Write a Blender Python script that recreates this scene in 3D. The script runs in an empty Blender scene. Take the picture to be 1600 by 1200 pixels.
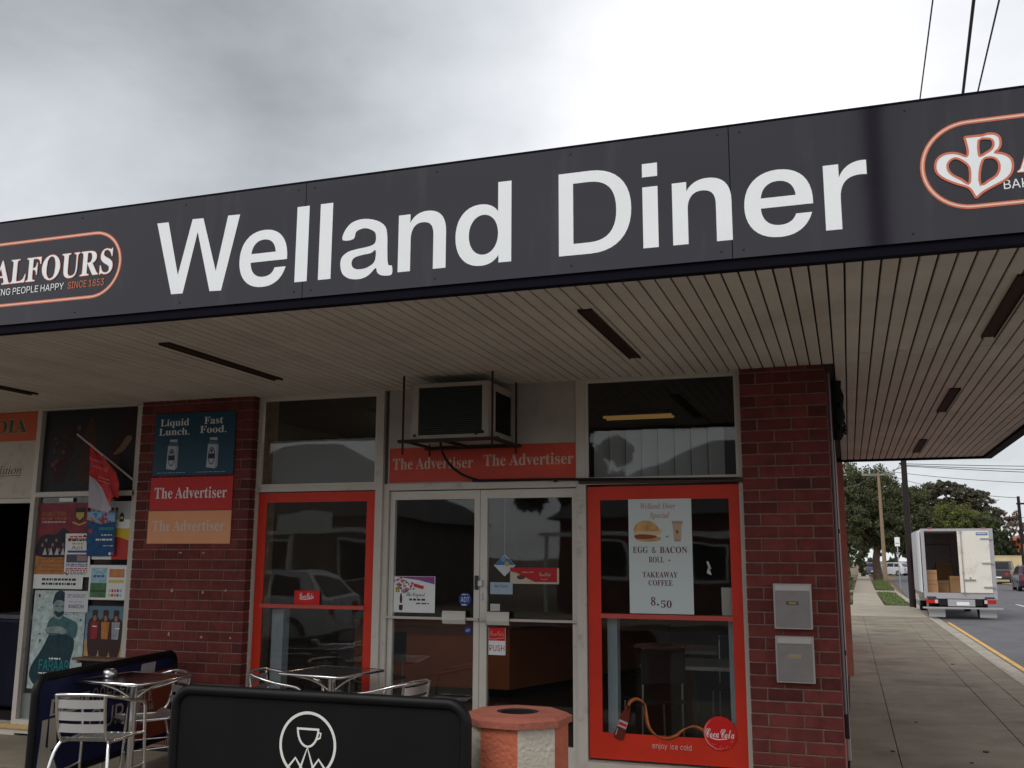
import bpy, bmesh, math, random
from mathutils import Vector, Matrix, Euler
from mathutils.geometry import tessellate_polygon
random.seed(7)
PI = math.pi
S = bpy.context.scene
COL = S.collection

# ---------------------------------------------------------------- camera
cam_d = bpy.data.cameras.new('camera'); cam = bpy.data.objects.new('camera', cam_d); COL.objects.link(cam)
S.camera = cam
cam_d.sensor_width = 36.0; cam_d.lens = 36.0 * 1530.0 / 1600.0
cam_d.clip_start = 0.05; cam_d.clip_end = 3000
YAW, PIT, ROL = math.radians(-18.75), math.radians(10.1), math.radians(0.25)
fw = Vector((math.sin(YAW) * math.cos(PIT), math.cos(YAW) * math.cos(PIT), math.sin(PIT)))
ri = Vector((math.cos(YAW), -math.sin(YAW), 0)); up = ri.cross(fw)
r2 = ri * math.cos(ROL) + up * math.sin(ROL); u2 = -ri * math.sin(ROL) + up * math.cos(ROL)
M = Matrix((r2, u2, -fw)).transposed().to_4x4(); M.translation = Vector((0, -7.4, 1.6))
cam.matrix_world = M

# ---------------------------------------------------------------- sky
W = bpy.data.worlds.new('World'); S.world = W; W.use_nodes = True
nt = W.node_tree; N = nt.nodes; L = nt.links; N.clear()
def nd(t, **k):
    n = N.new(t)
    for a, b in k.items(): setattr(n, a, b)
    return n
def mth(op, a, b=None, c=None, clamp=False):
    n = nd('ShaderNodeMath', operation=op, use_clamp=clamp)
    for i, v in enumerate((a, b, c)):
        if v is None: continue
        if isinstance(v, (int, float)): n.inputs[i].default_value = v
        else: L.new(v, n.inputs[i])
    return n.outputs[0]
SUN_EL, SUN_AZ = math.radians(48), math.radians(205)     # behind the camera, a little to its left
sky = nd('ShaderNodeTexSky', sky_type='NISHITA'); sky.sun_disc = False
sky.sun_elevation = SUN_EL; sky.sun_rotation = SUN_AZ
tc = nd('ShaderNodeTexCoord')
nrm = nd('ShaderNodeVectorMath', operation='NORMALIZE'); L.new(tc.outputs['Generated'], nrm.inputs[0])
sep = nd('ShaderNodeSeparateXYZ'); L.new(nrm.outputs[0], sep.inputs[0])
zz = mth('ADD', mth('MAXIMUM', sep.outputs[2], 0.0), 0.22)
cmb = nd('ShaderNodeCombineXYZ'); L.new(mth('DIVIDE', sep.outputs[0], zz), cmb.inputs[0]); L.new(mth('DIVIDE', sep.outputs[1], zz), cmb.inputs[1])
def noise(scale, detail, rough, dist=0.0, off=(0, 0, 0)):
    mp = nd('ShaderNodeMapping'); mp.inputs['Location'].default_value = off; L.new(cmb.outputs[0], mp.inputs[0])
    n = nd('ShaderNodeTexNoise'); n.inputs['Scale'].default_value = scale; n.inputs['Detail'].default_value = detail
    n.inputs['Roughness'].default_value = rough; n.inputs['Distortion'].default_value = dist; L.new(mp.outputs[0], n.inputs['Vector']); return n.outputs['Fac']
n1 = noise(1.35, 8, 0.55, 0.4, (3.1, 1.7, 0)); n2 = noise(3.4, 6, 0.55, 0.2, (0.4, 5.2, 0))
def lobe(d, p):
    v = nd('ShaderNodeVectorMath', operation='DOT_PRODUCT'); L.new(nrm.outputs[0], v.inputs[0]); v.inputs[1].default_value = Vector(d).normalized()
    return mth('POWER', mth('MAXIMUM', v.outputs['Value'], 0.0), p)
lum = mth('ADD', mth('MULTIPLY', mth('SUBTRACT', n1, 0.5), 0.58), mth('MULTIPLY', mth('SUBTRACT', n2, 0.5), 0.28))
lum = mth('ADD', lum, 0.93)
lum = mth('SUBTRACT', lum, mth('MULTIPLY', lobe((-0.56, 0.60, 0.60), 5.0), 0.58))   # the dark cloud bank
lum = mth('ADD', lum, mth('MULTIPLY', lobe((-0.05, 0.88, 0.44), 34), 0.46))        # the bright break
lum = mth('SUBTRACT', lum, mth('MULTIPLY', lobe((0.13, 0.86, 0.49), 120), 0.22))
lum = mth('ADD', lum, mth('MULTIPLY', lobe((-0.68, 0.65, 0.34), 90), 0.26))
lum = mth('SUBTRACT', lum, mth('MULTIPLY', lobe((0.16, 0.98, 0.12), 60), 0.28))
lum = mth('MAXIMUM', lum, 0.22)
ramp = nd('ShaderNodeValToRGB'); ramp.color_ramp.elements[0].position = 0.2; ramp.color_ramp.elements[0].color = (0.90, 0.99, 1.05, 1)
ramp.color_ramp.elements[1].position = 0.95; ramp.color_ramp.elements[1].color = (0.98, 0.985, 1.02, 1)
L.new(lum, ramp.inputs[0])
cl = nd('ShaderNodeVectorMath', operation='SCALE'); L.new(ramp.outputs[0], cl.inputs[0]); L.new(mth('MULTIPLY', lum, 11.5), cl.inputs['Scale'])
mx = nd('ShaderNodeMixRGB'); mx.inputs[0].default_value = 0.93; L.new(sky.outputs[0], mx.inputs[1]); L.new(cl.outputs[0], mx.inputs[2])
bg = nd('ShaderNodeBackground'); bg.inputs[1].default_value = 0.1; L.new(mx.outputs[0], bg.inputs[0])
wo = nd('ShaderNodeOutputWorld'); L.new(bg.outputs[0], wo.inputs[0])

# ---------------------------------------------------------------- sun (soft, through cloud)
sd = bpy.data.lights.new('sun', 'SUN'); sd.energy = 1.45; sd.angle = math.radians(28); sd.color = (1.0, 0.965, 0.91)
sun = bpy.data.objects.new('sun', sd); COL.objects.link(sun)
sdir = Vector((math.sin(SUN_AZ) * math.cos(SUN_EL), math.cos(SUN_AZ) * math.cos(SUN_EL), math.sin(SUN_EL)))
sun.rotation_euler = sdir.to_track_quat('Z', 'Y').to_euler(); sun.location = (0, 0, 30)
S.view_settings.view_transform = 'Standard'; S.view_settings.look = 'None'
S.view_settings.exposure = 0.0; S.view_settings.gamma = 1.0; S.view_settings.use_curve_mapping = False
S.cycles.max_bounces = 8; S.cycles.transparent_max_bounces = 24; S.cycles.glossy_bounces = 4; S.cycles.diffuse_bounces = 4
S.cycles.sample_clamp_indirect = 4.0

# ---------------------------------------------------------------- materials
MATS = {}
def mat(name, col, rough=0.6, metal=0.0, var=0.0, scale=6.0, bump=0.0, bscale=60.0, rnd=0.0, spec=0.25, emit=None, coat=0.0, stretch=None, dirt=None, world=False):
    if name in MATS: return MATS[name]
    m = bpy.data.materials.new(name); m.use_nodes = True; MATS[name] = m
    t = m.node_tree; b = t.nodes['Principled BSDF']
    b.inputs['Roughness'].default_value = rough; b.inputs['Metallic'].default_value = metal
    b.inputs['Specular IOR Level'].default_value = spec
    if coat: b.inputs['Coat Weight'].default_value = coat
    b.inputs['Base Color'].default_value = (*col, 1)
    src = None
    if var or bump or dirt:
        g = t.nodes.new('ShaderNodeNewGeometry' if world else 'ShaderNodeTexCoord'); base_vec = vec = g.outputs['Position' if world else 'Object']
        if stretch:
            mp = t.nodes.new('ShaderNodeMapping'); mp.inputs['Scale'].default_value = stretch; t.links.new(vec, mp.inputs[0]); vec = mp.outputs[0]
    if var:
        n = t.nodes.new('ShaderNodeTexNoise'); n.inputs['Scale'].default_value = scale; n.inputs['Detail'].default_value = 6; n.inputs['Roughness'].default_value = 0.62
        t.links.new(vec, n.inputs['Vector'])
        r = t.nodes.new('ShaderNodeMapRange'); r.inputs[1].default_value = 0.3; r.inputs[2].default_value = 0.7
        r.inputs[3].default_value = 1 - var; r.inputs[4].default_value = 1 + var; t.links.new(n.outputs['Fac'], r.inputs[0]); src = r.outputs[0]
    if rnd:
        oi = t.nodes.new('ShaderNodeObjectInfo'); r = t.nodes.new('ShaderNodeMapRange'); r.inputs[3].default_value = 1 - rnd; r.inputs[4].default_value = 1 + rnd
        t.links.new(oi.outputs['Random'], r.inputs[0])
        if src:
            k = t.nodes.new('ShaderNodeMath'); k.operation = 'MULTIPLY'; t.links.new(src, k.inputs[0]); t.links.new(r.outputs[0], k.inputs[1]); src = k.outputs[0]
        else: src = r.outputs[0]
    out = None
    if src:
        v = t.nodes.new('ShaderNodeVectorMath'); v.operation = 'SCALE'; v.inputs[0].default_value = col; t.links.new(src, v.inputs['Scale']); out = v.outputs[0]
    if dirt:    # (colour, scale, threshold, strength, stretch)
        dm = t.nodes.new('ShaderNodeMapping'); dm.inputs['Scale'].default_value = dirt[4] if len(dirt) > 4 else (1, 1, 1); t.links.new(base_vec, dm.inputs[0])
        n = t.nodes.new('ShaderNodeTexNoise'); n.inputs['Scale'].default_value = dirt[1]; n.inputs['Detail'].default_value = 8; n.inputs['Roughness'].default_value = 0.65
        t.links.new(dm.outputs[0], n.inputs['Vector'])
        r = t.nodes.new('ShaderNodeMapRange'); r.inputs[1].default_value = dirt[2]; r.inputs[2].default_value = dirt[2] + 0.16; r.inputs[4].default_value = dirt[3]
        t.links.new(n.outputs['Fac'], r.inputs[0])
        x = t.nodes.new('ShaderNodeMixRGB'); t.links.new(r.outputs[0], x.inputs[0]); x.inputs[2].default_value = (*dirt[0], 1)
        if out: t.links.new(out, x.inputs[1])
        else: x.inputs[1].default_value = (*col, 1)
        out = x.outputs[0]
    if out: t.links.new(out, b.inputs['Base Color'])
    if bump:
        n = t.nodes.new('ShaderNodeTexNoise'); n.inputs['Scale'].default_value = bscale; n.inputs['Detail'].default_value = 4; t.links.new(vec, n.inputs['Vector'])
        bp = t.nodes.new('ShaderNodeBump'); bp.inputs['Strength'].default_value = bump; bp.inputs['Distance'].default_value = 0.01
        t.links.new(n.outputs['Fac'], bp.inputs['Height']); t.links.new(bp.outputs[0], b.inputs['Normal'])
    if emit:
        b.inputs['Emission Color'].default_value = (*emit[0], 1); b.inputs['Emission Strength'].default_value = emit[1]
    return m
def glass_mat(name, tint=(0.93, 0.955, 0.95), wav=0.0, dirt=0.008):
    m = bpy.data.materials.new(name); m.use_nodes = True; MATS[name] = m
    t = m.node_tree; t.nodes.clear(); A = t.nodes.new
    out = A('ShaderNodeOutputMaterial'); tr = A('ShaderNodeBsdfTransparent'); tr.inputs[0].default_value = (*tint, 1)
    gl = A('ShaderNodeBsdfGlossy'); gl.inputs['Roughness'].default_value = 0.02
    geo = A('ShaderNodeNewGeometry'); d = A('ShaderNodeVectorMath'); d.operation = 'DOT_PRODUCT'
    t.links.new(geo.outputs['Incoming'], d.inputs[0]); t.links.new(geo.outputs['Normal'], d.inputs[1])
    def mm(op, a, b):
        n = A('ShaderNodeMath'); n.operation = op
        for i, v in enumerate((a, b)):
            if v is None: continue
            if isinstance(v, (int, float)): n.inputs[i].default_value = v
            else: t.links.new(v, n.inputs[i])
        return n.outputs[0]
    c = mm('ABSOLUTE', d.outputs['Value'], None)
    f = mm('ADD', mm('MULTIPLY', mm('POWER', mm('SUBTRACT', 1.0, c), 5.0), 0.95), 0.034)
    mix = A('ShaderNodeMixShader'); t.links.new(f, mix.inputs[0]); t.links.new(tr.outputs[0], mix.inputs[1]); t.links.new(gl.outputs[0], mix.inputs[2])
    df = A('ShaderNodeBsdfDiffuse'); df.inputs[0].default_value = (0.5, 0.5, 0.48, 1); m2 = A('ShaderNodeMixShader')
    tcx = A('ShaderNodeTexCoord'); nz = A('ShaderNodeTexNoise'); nz.inputs['Scale'].default_value = 2.5; nz.inputs['Detail'].default_value = 6; t.links.new(tcx.outputs['Object'], nz.inputs['Vector'])
    t.links.new(mm('MULTIPLY', nz.outputs['Fac'], dirt), m2.inputs[0]); t.links.new(mix.outputs[0], m2.inputs[1]); t.links.new(df.outputs[0], m2.inputs[2])
    if wav:
        n = A('ShaderNodeTexNoise'); n.inputs['Scale'].default_value = 1.6; n.inputs['Detail'].default_value = 1; t.links.new(tcx.outputs['Object'], n.inputs['Vector'])
        bp = A('ShaderNodeBump'); bp.inputs['Strength'].default_value = wav; bp.inputs['Distance'].default_value = 0.02
        t.links.new(n.outputs['Fac'], bp.inputs['Height']); t.links.new(bp.outputs[0], gl.inputs['Normal'])
    t.links.new(m2.outputs[0], out.inputs[0]); return m
GLASS = glass_mat('shop_glass', wav=0.12)
CARGLASS = glass_mat('car_glass', tint=(0.35, 0.38, 0.38))

# ---------------------------------------------------------------- mesh helpers
def wloc(o):
    v = Vector((0, 0, 0))
    while o is not None: v += Vector(o.location); o = o.parent
    return v
class MB:
    def __init__(s): s.v = []; s.f = []; s.m = []; s.s = []
    def add(s, vs, fs, mi=0, sm=False):
        k = len(s.v); s.v += [tuple(p) for p in vs]
        for f in fs: s.f.append([k + i for i in f]); s.m.append(mi); s.s.append(sm)
        return s
    def box(s, x0, y0, z0, x1, y1, z1, mi=0):
        x0, x1 = min(x0, x1), max(x0, x1); y0, y1 = min(y0, y1), max(y0, y1); z0, z1 = min(z0, z1), max(z0, z1)
        return s.add([(x0, y0, z0), (x1, y0, z0), (x1, y1, z0), (x0, y1, z0), (x0, y0, z1), (x1, y0, z1), (x1, y1, z1), (x0, y1, z1)],
              [(0, 3, 2, 1), (4, 5, 6, 7), (0, 1, 5, 4), (1, 2, 6, 5), (2, 3, 7, 6), (3, 0, 4, 7)], mi)
    def bbox(s, x0, y0, z0, x1, y1, z1, b=0.01, mi=0):      # box with bevelled edges
        bm = bmesh.new(); bmesh.ops.create_cube(bm, size=1)
        for v in bm.verts: v.co = Vector(((x0 + x1) / 2 + v.co.x * (x1 - x0), (y0 + y1) / 2 + v.co.y * (y1 - y0), (z0 + z1) / 2 + v.co.z * (z1 - z0)))
        bmesh.ops.bevel(bm, geom=bm.edges[:], offset=b, segments=2, affect='EDGES', profile=0.5)
        bm.verts.index_update(); s.add([v.co[:] for v in bm.verts], [[v.index for v in f.verts] for f in bm.faces], mi); bm.free(); return s
    def prism(s, poly, axis, a, b, mi=0):    # extrude a 2-D polygon along an axis ('x','y','z')
        n = len(poly)
        def P(p, t): return {'x': (t, p[0], p[1]), 'y': (p[0], t, p[1]), 'z': (p[0], p[1], t)}[axis]
        vs = [P(p, a) for p in poly] + [P(p, b) for p in poly]
        return s.add(vs, [list(range(n))[::-1], list(range(n, 2 * n))] + [(i, (i + 1) % n, n + (i + 1) % n, n + i) for i in range(n)], mi)
    def tube(s, pts, r, n=8, mi=0, closed=False):
        P = [Vector(p) for p in pts]; m = len(P); rings = []; ref = None
        for i in range(m):
            if closed: t = (P[(i + 1) % m] - P[i - 1]).normalized()
            else: t = ((P[min(i + 1, m - 1)] - P[max(i - 1, 0)])).normalized()
            if ref is None:
                ref = t.orthogonal().normalized()
            ref = (ref - t * ref.dot(t)).normalized(); bi = t.cross(ref)
            rr = r[i] if isinstance(r, (list, tuple)) else r
            rings.append([P[i] + (ref * math.cos(2 * PI * k / n) + bi * math.sin(2 * PI * k / n)) * rr for k in range(n)])
        vs = [p for R in rings for p in R]; fs = []
        for i in range(m if closed else m - 1):
            j = (i + 1) % m
            for k in range(n): fs.append((i * n + k, i * n + (k + 1) % n, j * n + (k + 1) % n, j * n + k))
        s.add(vs, fs, mi, True)
        if not closed: s.add(rings[0], [list(range(n))[::-1]], mi); s.add(rings[-1], [list(range(n))], mi)
        return s
    def lathe(s, prof, n=24, c=(0, 0, 0), mi=0, sm=True, cap=True, ax='z'):
        vs = []
        for r, z in prof:
            for k in range(n):
                a = 2 * PI * (k + 0.5) / n; q = (r * math.cos(a), r * math.sin(a), z)
                if ax == 'x': q = (q[2], q[0], q[1])
                if ax == 'y': q = (q[0], q[2], q[1])
                vs.append((c[0] + q[0], c[1] + q[1], c[2] + q[2]))
        fs = []
        for i in range(len(prof) - 1):
            for k in range(n): fs.append((i * n + k, i * n + (k + 1) % n, (i + 1) * n + (k + 1) % n, (i + 1) * n + k))
        s.add(vs, fs, mi, sm)
        if cap:
            s.add(vs[:n], [list(range(n))[::-1]], mi); s.add(vs[-n:], [list(range(n))], mi)
        return s
    def build(s, name, mats, parent=None, label=None, kind=None, link=True):
        me = bpy.data.meshes.new(name); off = wloc(parent) if parent else Vector((0, 0, 0))
        me.from_pydata([(p[0] - off.x, p[1] - off.y, p[2] - off.z) for p in s.v], [], s.f)
        if not isinstance(mats, (list, tuple)): mats = [mats]
        for m in mats: me.materials.append(m)
        me.polygons.foreach_set('material_index', s.m); me.polygons.foreach_set('use_smooth', s.s); me.update()
        o = bpy.data.objects.new(name, me); COL.objects.link(o); o.parent = parent
        if label: o['label'] = label
        if kind: o['kind'] = kind
        return o
def recenter(o):      # top-level mesh: put its origin at the base of its bounds
    me = o.data; xs = [v.co for v in me.vertices]
    c = Vector(((min(v.x for v in xs) + max(v.x for v in xs)) / 2, (min(v.y for v in xs) + max(v.y for v in xs)) / 2, min(v.z for v in xs)))
    me.transform(Matrix.Translation(-c)); o.location = c; return o
def thing(name, label, cat, loc=(0, 0, 0), group=None):
    o = bpy.data.objects.new(name, None); COL.objects.link(o); o.location = loc; o.empty_display_size = 0.2
    o['label'] = label; o['category'] = cat
    if group: o['group'] = group
    return o
def tag(o, label, cat, group=None):
    o['label'] = label; o['category'] = cat
    if group: o['group'] = group
    recenter(o); return o
def copy_tree(o, parent=None):
    c = o.copy(); COL.objects.link(c); c.parent = parent
    for ch in [x for x in KIDS(o)]: copy_tree(ch, c)
    return c
def KIDS(o): return [x for x in bpy.data.objects if x.parent == o]
def empty_part(name, parent, loc=None):
    o = bpy.data.objects.new(name, None); COL.objects.link(o); o.parent = parent; o.location = (0, 0, 0) if loc is None else Vector(loc) - wloc(parent); o.empty_display_size = 0.1
    return o

# letter outlines: key -> (advance, contours of int16 point pairs in base85)
G={
87:[686,[670,509,-140,-509,-75,0,-96,356,-2,12,-6,23,-13,69,-2,15,14,0,-20,-104,-12,-48,-88,-323,-75,0,-139,509,66,0,85,-330,3,-8,4,-17,1,-9,14,-60,8,-45,-8,0,16,80,19,76,82,313,74,0,84,-321,22,-94,8,-36,3,-18,-9,0,4,18,1,9,10,44,1,9,99,389]],
101:[404,[327,333,14,-18,6,-10,10,-23,8,-26,5,-29,1,-16,0,-42,-296,0,0,52,263,0,-28,-19,-3,35,-9,32,-15,25,-6,7,-14,13,-8,5,-9,4,-9,3,-21,4,-22,0,-21,-4,-18,-7,-17,-11,-7,-7,-12,-15,-10,-16,-4,-10,-6,-19,-3,-20,0,-57,6,-37,4,-11,4,-10,11,-18,14,-15,16,-12,18,-8,10,-3,11,-2,30,-2,21,3,19,6,11,6,10,7,4,5,5,4,4,5,12,23,59,-14,-3,-10,-4,-9,-10,-17,-6,-8,-14,-15,-17,-13,-28,-15,-22,-7,-24,-4,-12,-1,-31,0,-33,6,-16,5,-14,6,-14,7,-13,9,-12,10,-10,11,-10,12,-9,13,-14,29,-9,32,-3,18,-3,37,2,37,3,18,10,32,6,16,16,27,20,23,24,19,13,8,14,6,15,5,15,4,16,2,28,0,20,-2,10,-2,20,-6,19,-8,18,-11]],
108:[189,[114,509,0,-426,4,-17,2,-4,10,-8,10,-2,30,2,11,-51,-27,-5,-29,0,-13,2,-11,3,-19,10,-8,7,-7,8,-5,9,-4,10,-5,24,0,438]],
97:[389,[300,350,17,-21,10,-18,6,-21,2,-12,2,-27,0,-251,-60,0,0,52,-5,0,-2,-5,-6,-9,-8,-9,-14,-13,-19,-12,-16,-6,-17,-4,-30,-3,-23,2,-22,4,-21,8,-18,10,-16,14,-6,7,-12,18,-4,9,-6,21,-2,24,2,20,4,18,3,8,9,14,10,11,13,10,14,8,32,12,17,4,27,4,8,2,65,8,23,4,5,2,9,7,3,6,2,11,-1,15,-3,13,-5,12,-7,10,-4,4,-10,8,-12,6,-14,4,-16,2,-17,0,-9,-1,-22,-5,-19,-9,-15,-11,-15,-17,-7,-14,-59,17,10,22,6,9,14,17,8,7,25,18,19,8,20,6,20,4,21,2,24,0,23,-3,24,-6,16,-6,15,-9],[276,190,-9,-6,-16,-4,-20,-4,-70,-10,-14,-3,-13,-4,-22,-12,-9,-8,-6,-9,-4,-12,-1,-6,0,-13,2,-12,8,-15,7,-8,10,-7,11,-5,12,-4,28,-3,22,2,19,4,24,12,7,5,17,18,8,14,3,8,4,14,2,16]],
110:[410,[321,349,14,-18,6,-10,5,-11,4,-12,3,-13,4,-29,0,-256,-61,0,0,235,-3,28,-3,12,-4,11,-6,10,-15,16,-9,6,-10,5,-11,3,-25,3,-18,-1,-16,-4,-8,-3,-14,-8,-13,-10,-15,-20,-4,-8,-3,-9,-4,-18,-1,-11,0,-237,-61,0,0,379,59,0,0,-92,-10,0,14,32,16,25,10,10,10,8,11,7,24,10,26,5,27,0,12,-1,23,-6,20,-8,9,-6]],
100:[424,[372,509,0,-509,-59,0,0,59,-6,0,-12,-18,-8,-10,-10,-10,-11,-9,-21,-12,-9,-3,-19,-4,-10,-1,-27,0,-15,2,-14,4,-14,5,-13,6,-13,7,-22,18,-10,11,-9,12,-8,13,-14,30,-5,16,-7,35,-2,38,2,38,3,18,4,16,5,16,7,16,7,14,8,13,9,12,21,20,12,9,12,7,13,6,28,8,15,2,27,0,11,-1,19,-4,16,-6,14,-9,16,-13,12,-15,11,-17,5,0,0,190],[278,299,-7,7,-8,6,-17,10,-9,3,-10,3,-22,2,-23,-2,-20,-6,-9,-5,-16,-12,-7,-7,-12,-17,-10,-20,-9,-34,-3,-38,3,-38,3,-12,3,-11,8,-22,11,-18,13,-16,16,-12,9,-5,10,-4,21,-4,23,0,20,4,19,8,16,12,7,7,6,8,6,9,5,10,8,21,6,24,3,39,-3,40,-9,34,-10,19]],
68:[502,[399,441,13,-15,11,-17,10,-18,9,-19,7,-21,6,-22,6,-48,1,-26,-1,-26,-6,-48,-6,-22,-7,-21,-19,-38,-12,-17,-13,-15,-14,-14,-16,-12,-17,-11,-19,-10,-20,-7,-21,-6,-23,-5,-24,-2,-25,-1,-123,0,0,57,119,0,20,1,37,5,32,10,27,16,12,10,11,11,18,25,7,14,6,15,9,34,3,18,2,19,0,40,-5,37,-4,17,-11,32,-7,14,-8,13,-20,22,-12,10,-12,8,-14,7,-15,6,-16,5,-17,3,-37,3,-128,0,0,57,132,0,25,-1,23,-3,21,-4,21,-6,19,-7,19,-10,32,-23],[125,509,0,-509,-65,0,0,509]],
105:[167,[114,379,0,-379,-61,0,0,379],[118,508,3,-4,4,-10,1,-5,0,-11,-1,-6,-4,-9,-3,-4,-8,-8,-5,-3,-10,-4,-6,-1,-11,0,-5,1,-6,2,-9,5,-8,8,-6,9,-3,15,3,16,6,9,8,8,5,2,4,3,17,3,16,-3,10,-5]],
114:[259,[243,384,0,-62,-17,3,-19,1,-25,-3,-8,-2,-15,-6,-7,-4,-12,-10,-10,-11,-8,-13,-5,-15,-3,-16,0,-246,-61,0,0,379,59,0,0,-58,3,0,9,18,6,8,14,14,17,12,10,4,20,6,22,2]],
1065:[480,[276,509,187,-509,-68,0,-108,302,-55,176,13,0,-32,-107,-128,-371,-69,0,185,509],[370,199,0,-57,-260,0,0,57]],
1066:[456,[367,461,14,-19,15,-44,1,-45,-4,-17,-6,-16,-19,-25,-25,-17,-28,-11,0,-5,16,-2,16,-6,31,-20,13,-14,20,-36,7,-48,-2,-25,-6,-23,-10,-21,-14,-19,-18,-17,-24,-13,-27,-10,-33,-6,-37,-2,-187,0,0,509,214,-2,30,-6,25,-10,21,-14],[333,197,-27,21,-17,7,-20,4,-144,2,0,-174,120,0,36,3,28,7,21,13,14,16,9,19,2,22,-5,32],[313,429,-19,13,-24,7,-30,3,-115,0,0,-167,113,0,35,5,29,14,21,22,12,29,1,17,-3,21,-7,19]],
1067:[510,[419,456,16,-18,24,-41,14,-49,-65,0,-11,32,-17,27,-36,30,-29,12,-48,7,-30,-3,-28,-8,-25,-13,-23,-18,-20,-23,-16,-27,-12,-32,-7,-37,-3,-41,3,-41,7,-36,12,-32,16,-28,20,-23,23,-18,26,-13,27,-7,30,-3,33,3,30,9,27,16,23,21,17,26,11,32,65,0,-14,-48,-11,-21,-28,-38,-37,-29,-20,-11,-46,-15,-50,-5,-42,4,-39,10,-36,18,-31,24,-27,30,-22,36,-17,42,-9,46,-4,51,4,51,9,47,17,41,22,36,27,30,31,25,36,17,39,11,42,4,50,-5,45,-15,21,-11]],
1068:[502,[385,455,27,-29,21,-35,16,-40,9,-45,4,-51,-4,-50,-9,-46,-16,-40,-22,-36,-27,-29,-33,-23,-39,-17,-44,-11,-49,-3,-123,0,0,57,119,0,39,3,34,8,30,13,25,18,20,23,16,27,11,32,7,35,2,39,-2,39,-7,35,-11,32,-15,27,-20,22,-24,18,-29,13,-33,8,-37,3,-128,0,0,57,132,0,48,-4,42,-10,38,-17],[125,509,0,-509,-65,0,0,509]],
1069:[419,[372,509,0,-57,-247,0,0,-166,230,0,0,-57,-230,0,0,-172,250,0,0,-57,-315,0,0,509]],
1070:[410,[369,509,0,-57,-244,0,0,-174,221,0,0,-57,-221,0,0,-221,-65,0,0,509]],
1071:[520,[421,453,15,-17,24,-41,14,-46,-66,0,-21,44,-19,24,-24,19,-44,17,-35,3,-29,-3,-27,-8,-26,-13,-23,-18,-19,-22,-16,-28,-12,-32,-7,-37,-3,-41,3,-41,7,-36,12,-32,16,-28,20,-22,23,-19,26,-13,28,-7,31,-3,27,2,26,6,23,10,20,14,17,17,14,21,11,24,6,26,2,29,19,-3,-151,0,0,57,195,0,-3,-96,-9,-36,-15,-33,-20,-29,-25,-24,-29,-19,-33,-14,-36,-9,-39,-3,-44,4,-40,10,-36,18,-31,24,-27,30,-22,37,-16,41,-10,46,-3,51,3,51,10,47,16,41,22,36,26,30,32,25,35,17,39,11,42,4,26,-2,49,-10,44,-21]],
1072:[517,[457,509,0,-509,-65,0,0,232,-267,0,0,-232,-65,0,0,509,65,0,0,-220,267,0,0,220]],
1073:[300,[269,509,0,-57,-86,0,0,-395,86,0,0,-57,-238,0,0,57,87,0,0,395,-87,0,0,57]],
1074:[396,[336,509,0,-364,-4,-45,-14,-37,-24,-30,-31,-22,-36,-13,-42,-5,-42,5,-37,13,-31,22,-23,30,-14,37,-5,45,0,28,65,0,2,-56,8,-24,14,-19,17,-13,21,-8,25,-3,24,3,21,8,18,13,13,19,8,24,3,28,0,364]],
1075:[467,[448,509,-217,-233,-3,0,-124,-131,0,71,70,87,190,206],[125,509,0,-509,-65,0,0,509],[228,309,221,-309,-77,0,-184,259]],
1076:[393,[125,509,0,-452,236,0,0,-57,-301,0,0,509]],
1077:[628,[568,509,0,-509,-64,0,0,327,3,130,6,0,-31,-94,-140,-363,-56,0,-116,291,-58,166,7,0,3,-129,0,-328,-62,0,0,509,92,0,125,-322,45,-138,-15,0,35,109,134,351]],
1078:[523,[463,509,0,-509,-76,0,-219,346,-60,106,11,2,6,-163,0,-291,-65,0,0,509,76,0,227,-358,51,-96,-9,-1,-6,88,0,367]],
1079:[533,[415,459,27,-30,22,-36,16,-41,10,-47,3,-51,-3,-51,-10,-46,-16,-42,-22,-36,-27,-30,-31,-24,-36,-18,-39,-10,-42,-4,-42,4,-39,10,-36,18,-31,24,-27,30,-22,36,-17,42,-9,46,-4,51,4,51,9,47,17,41,22,36,27,30,31,25,36,17,39,11,42,4,42,-4,39,-11,36,-17],[372,415,-23,18,-25,13,-28,7,-29,3,-30,-3,-27,-8,-26,-12,-23,-18,-19,-23,-17,-28,-12,-32,-7,-37,-3,-41,3,-41,7,-37,12,-32,17,-27,19,-23,23,-18,26,-13,27,-8,30,-2,29,2,28,8,25,13,23,18,20,22,16,28,12,32,8,37,2,41,-2,41,-8,37,-12,33,-16,27]],
1080:[445,[375,452,15,-22,17,-53,2,-29,-2,-30,-17,-53,-15,-22,-19,-20,-24,-16,-27,-12,-33,-7,-37,-2,-126,0,0,56,148,2,22,4,33,18,21,28,10,34,0,39,-10,35,-21,26,-15,11,-18,7,-22,5,-25,1,-107,0,0,-452,-65,0,0,509,175,0,37,-3,33,-7,27,-12,24,-16]],
1081:[533,[313,159,155,-207,-67,0,-156,207],[415,459,27,-30,22,-36,16,-41,10,-47,3,-51,-3,-51,-10,-46,-16,-42,-22,-36,-27,-30,-31,-24,-36,-18,-39,-10,-42,-4,-42,4,-39,10,-36,18,-31,24,-27,30,-22,36,-17,42,-9,46,-4,51,4,51,9,47,17,41,22,36,27,30,31,25,36,17,39,11,42,4,42,-4,39,-11,36,-17],[372,415,-23,18,-25,13,-28,7,-29,3,-30,-3,-27,-8,-26,-12,-23,-18,-19,-23,-17,-28,-12,-32,-7,-37,-3,-41,3,-41,7,-37,12,-32,17,-27,19,-23,23,-18,26,-13,27,-8,30,-2,29,2,28,8,25,13,23,18,20,22,16,28,12,32,8,37,2,41,-2,41,-8,37,-12,33,-16,27]],
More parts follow.
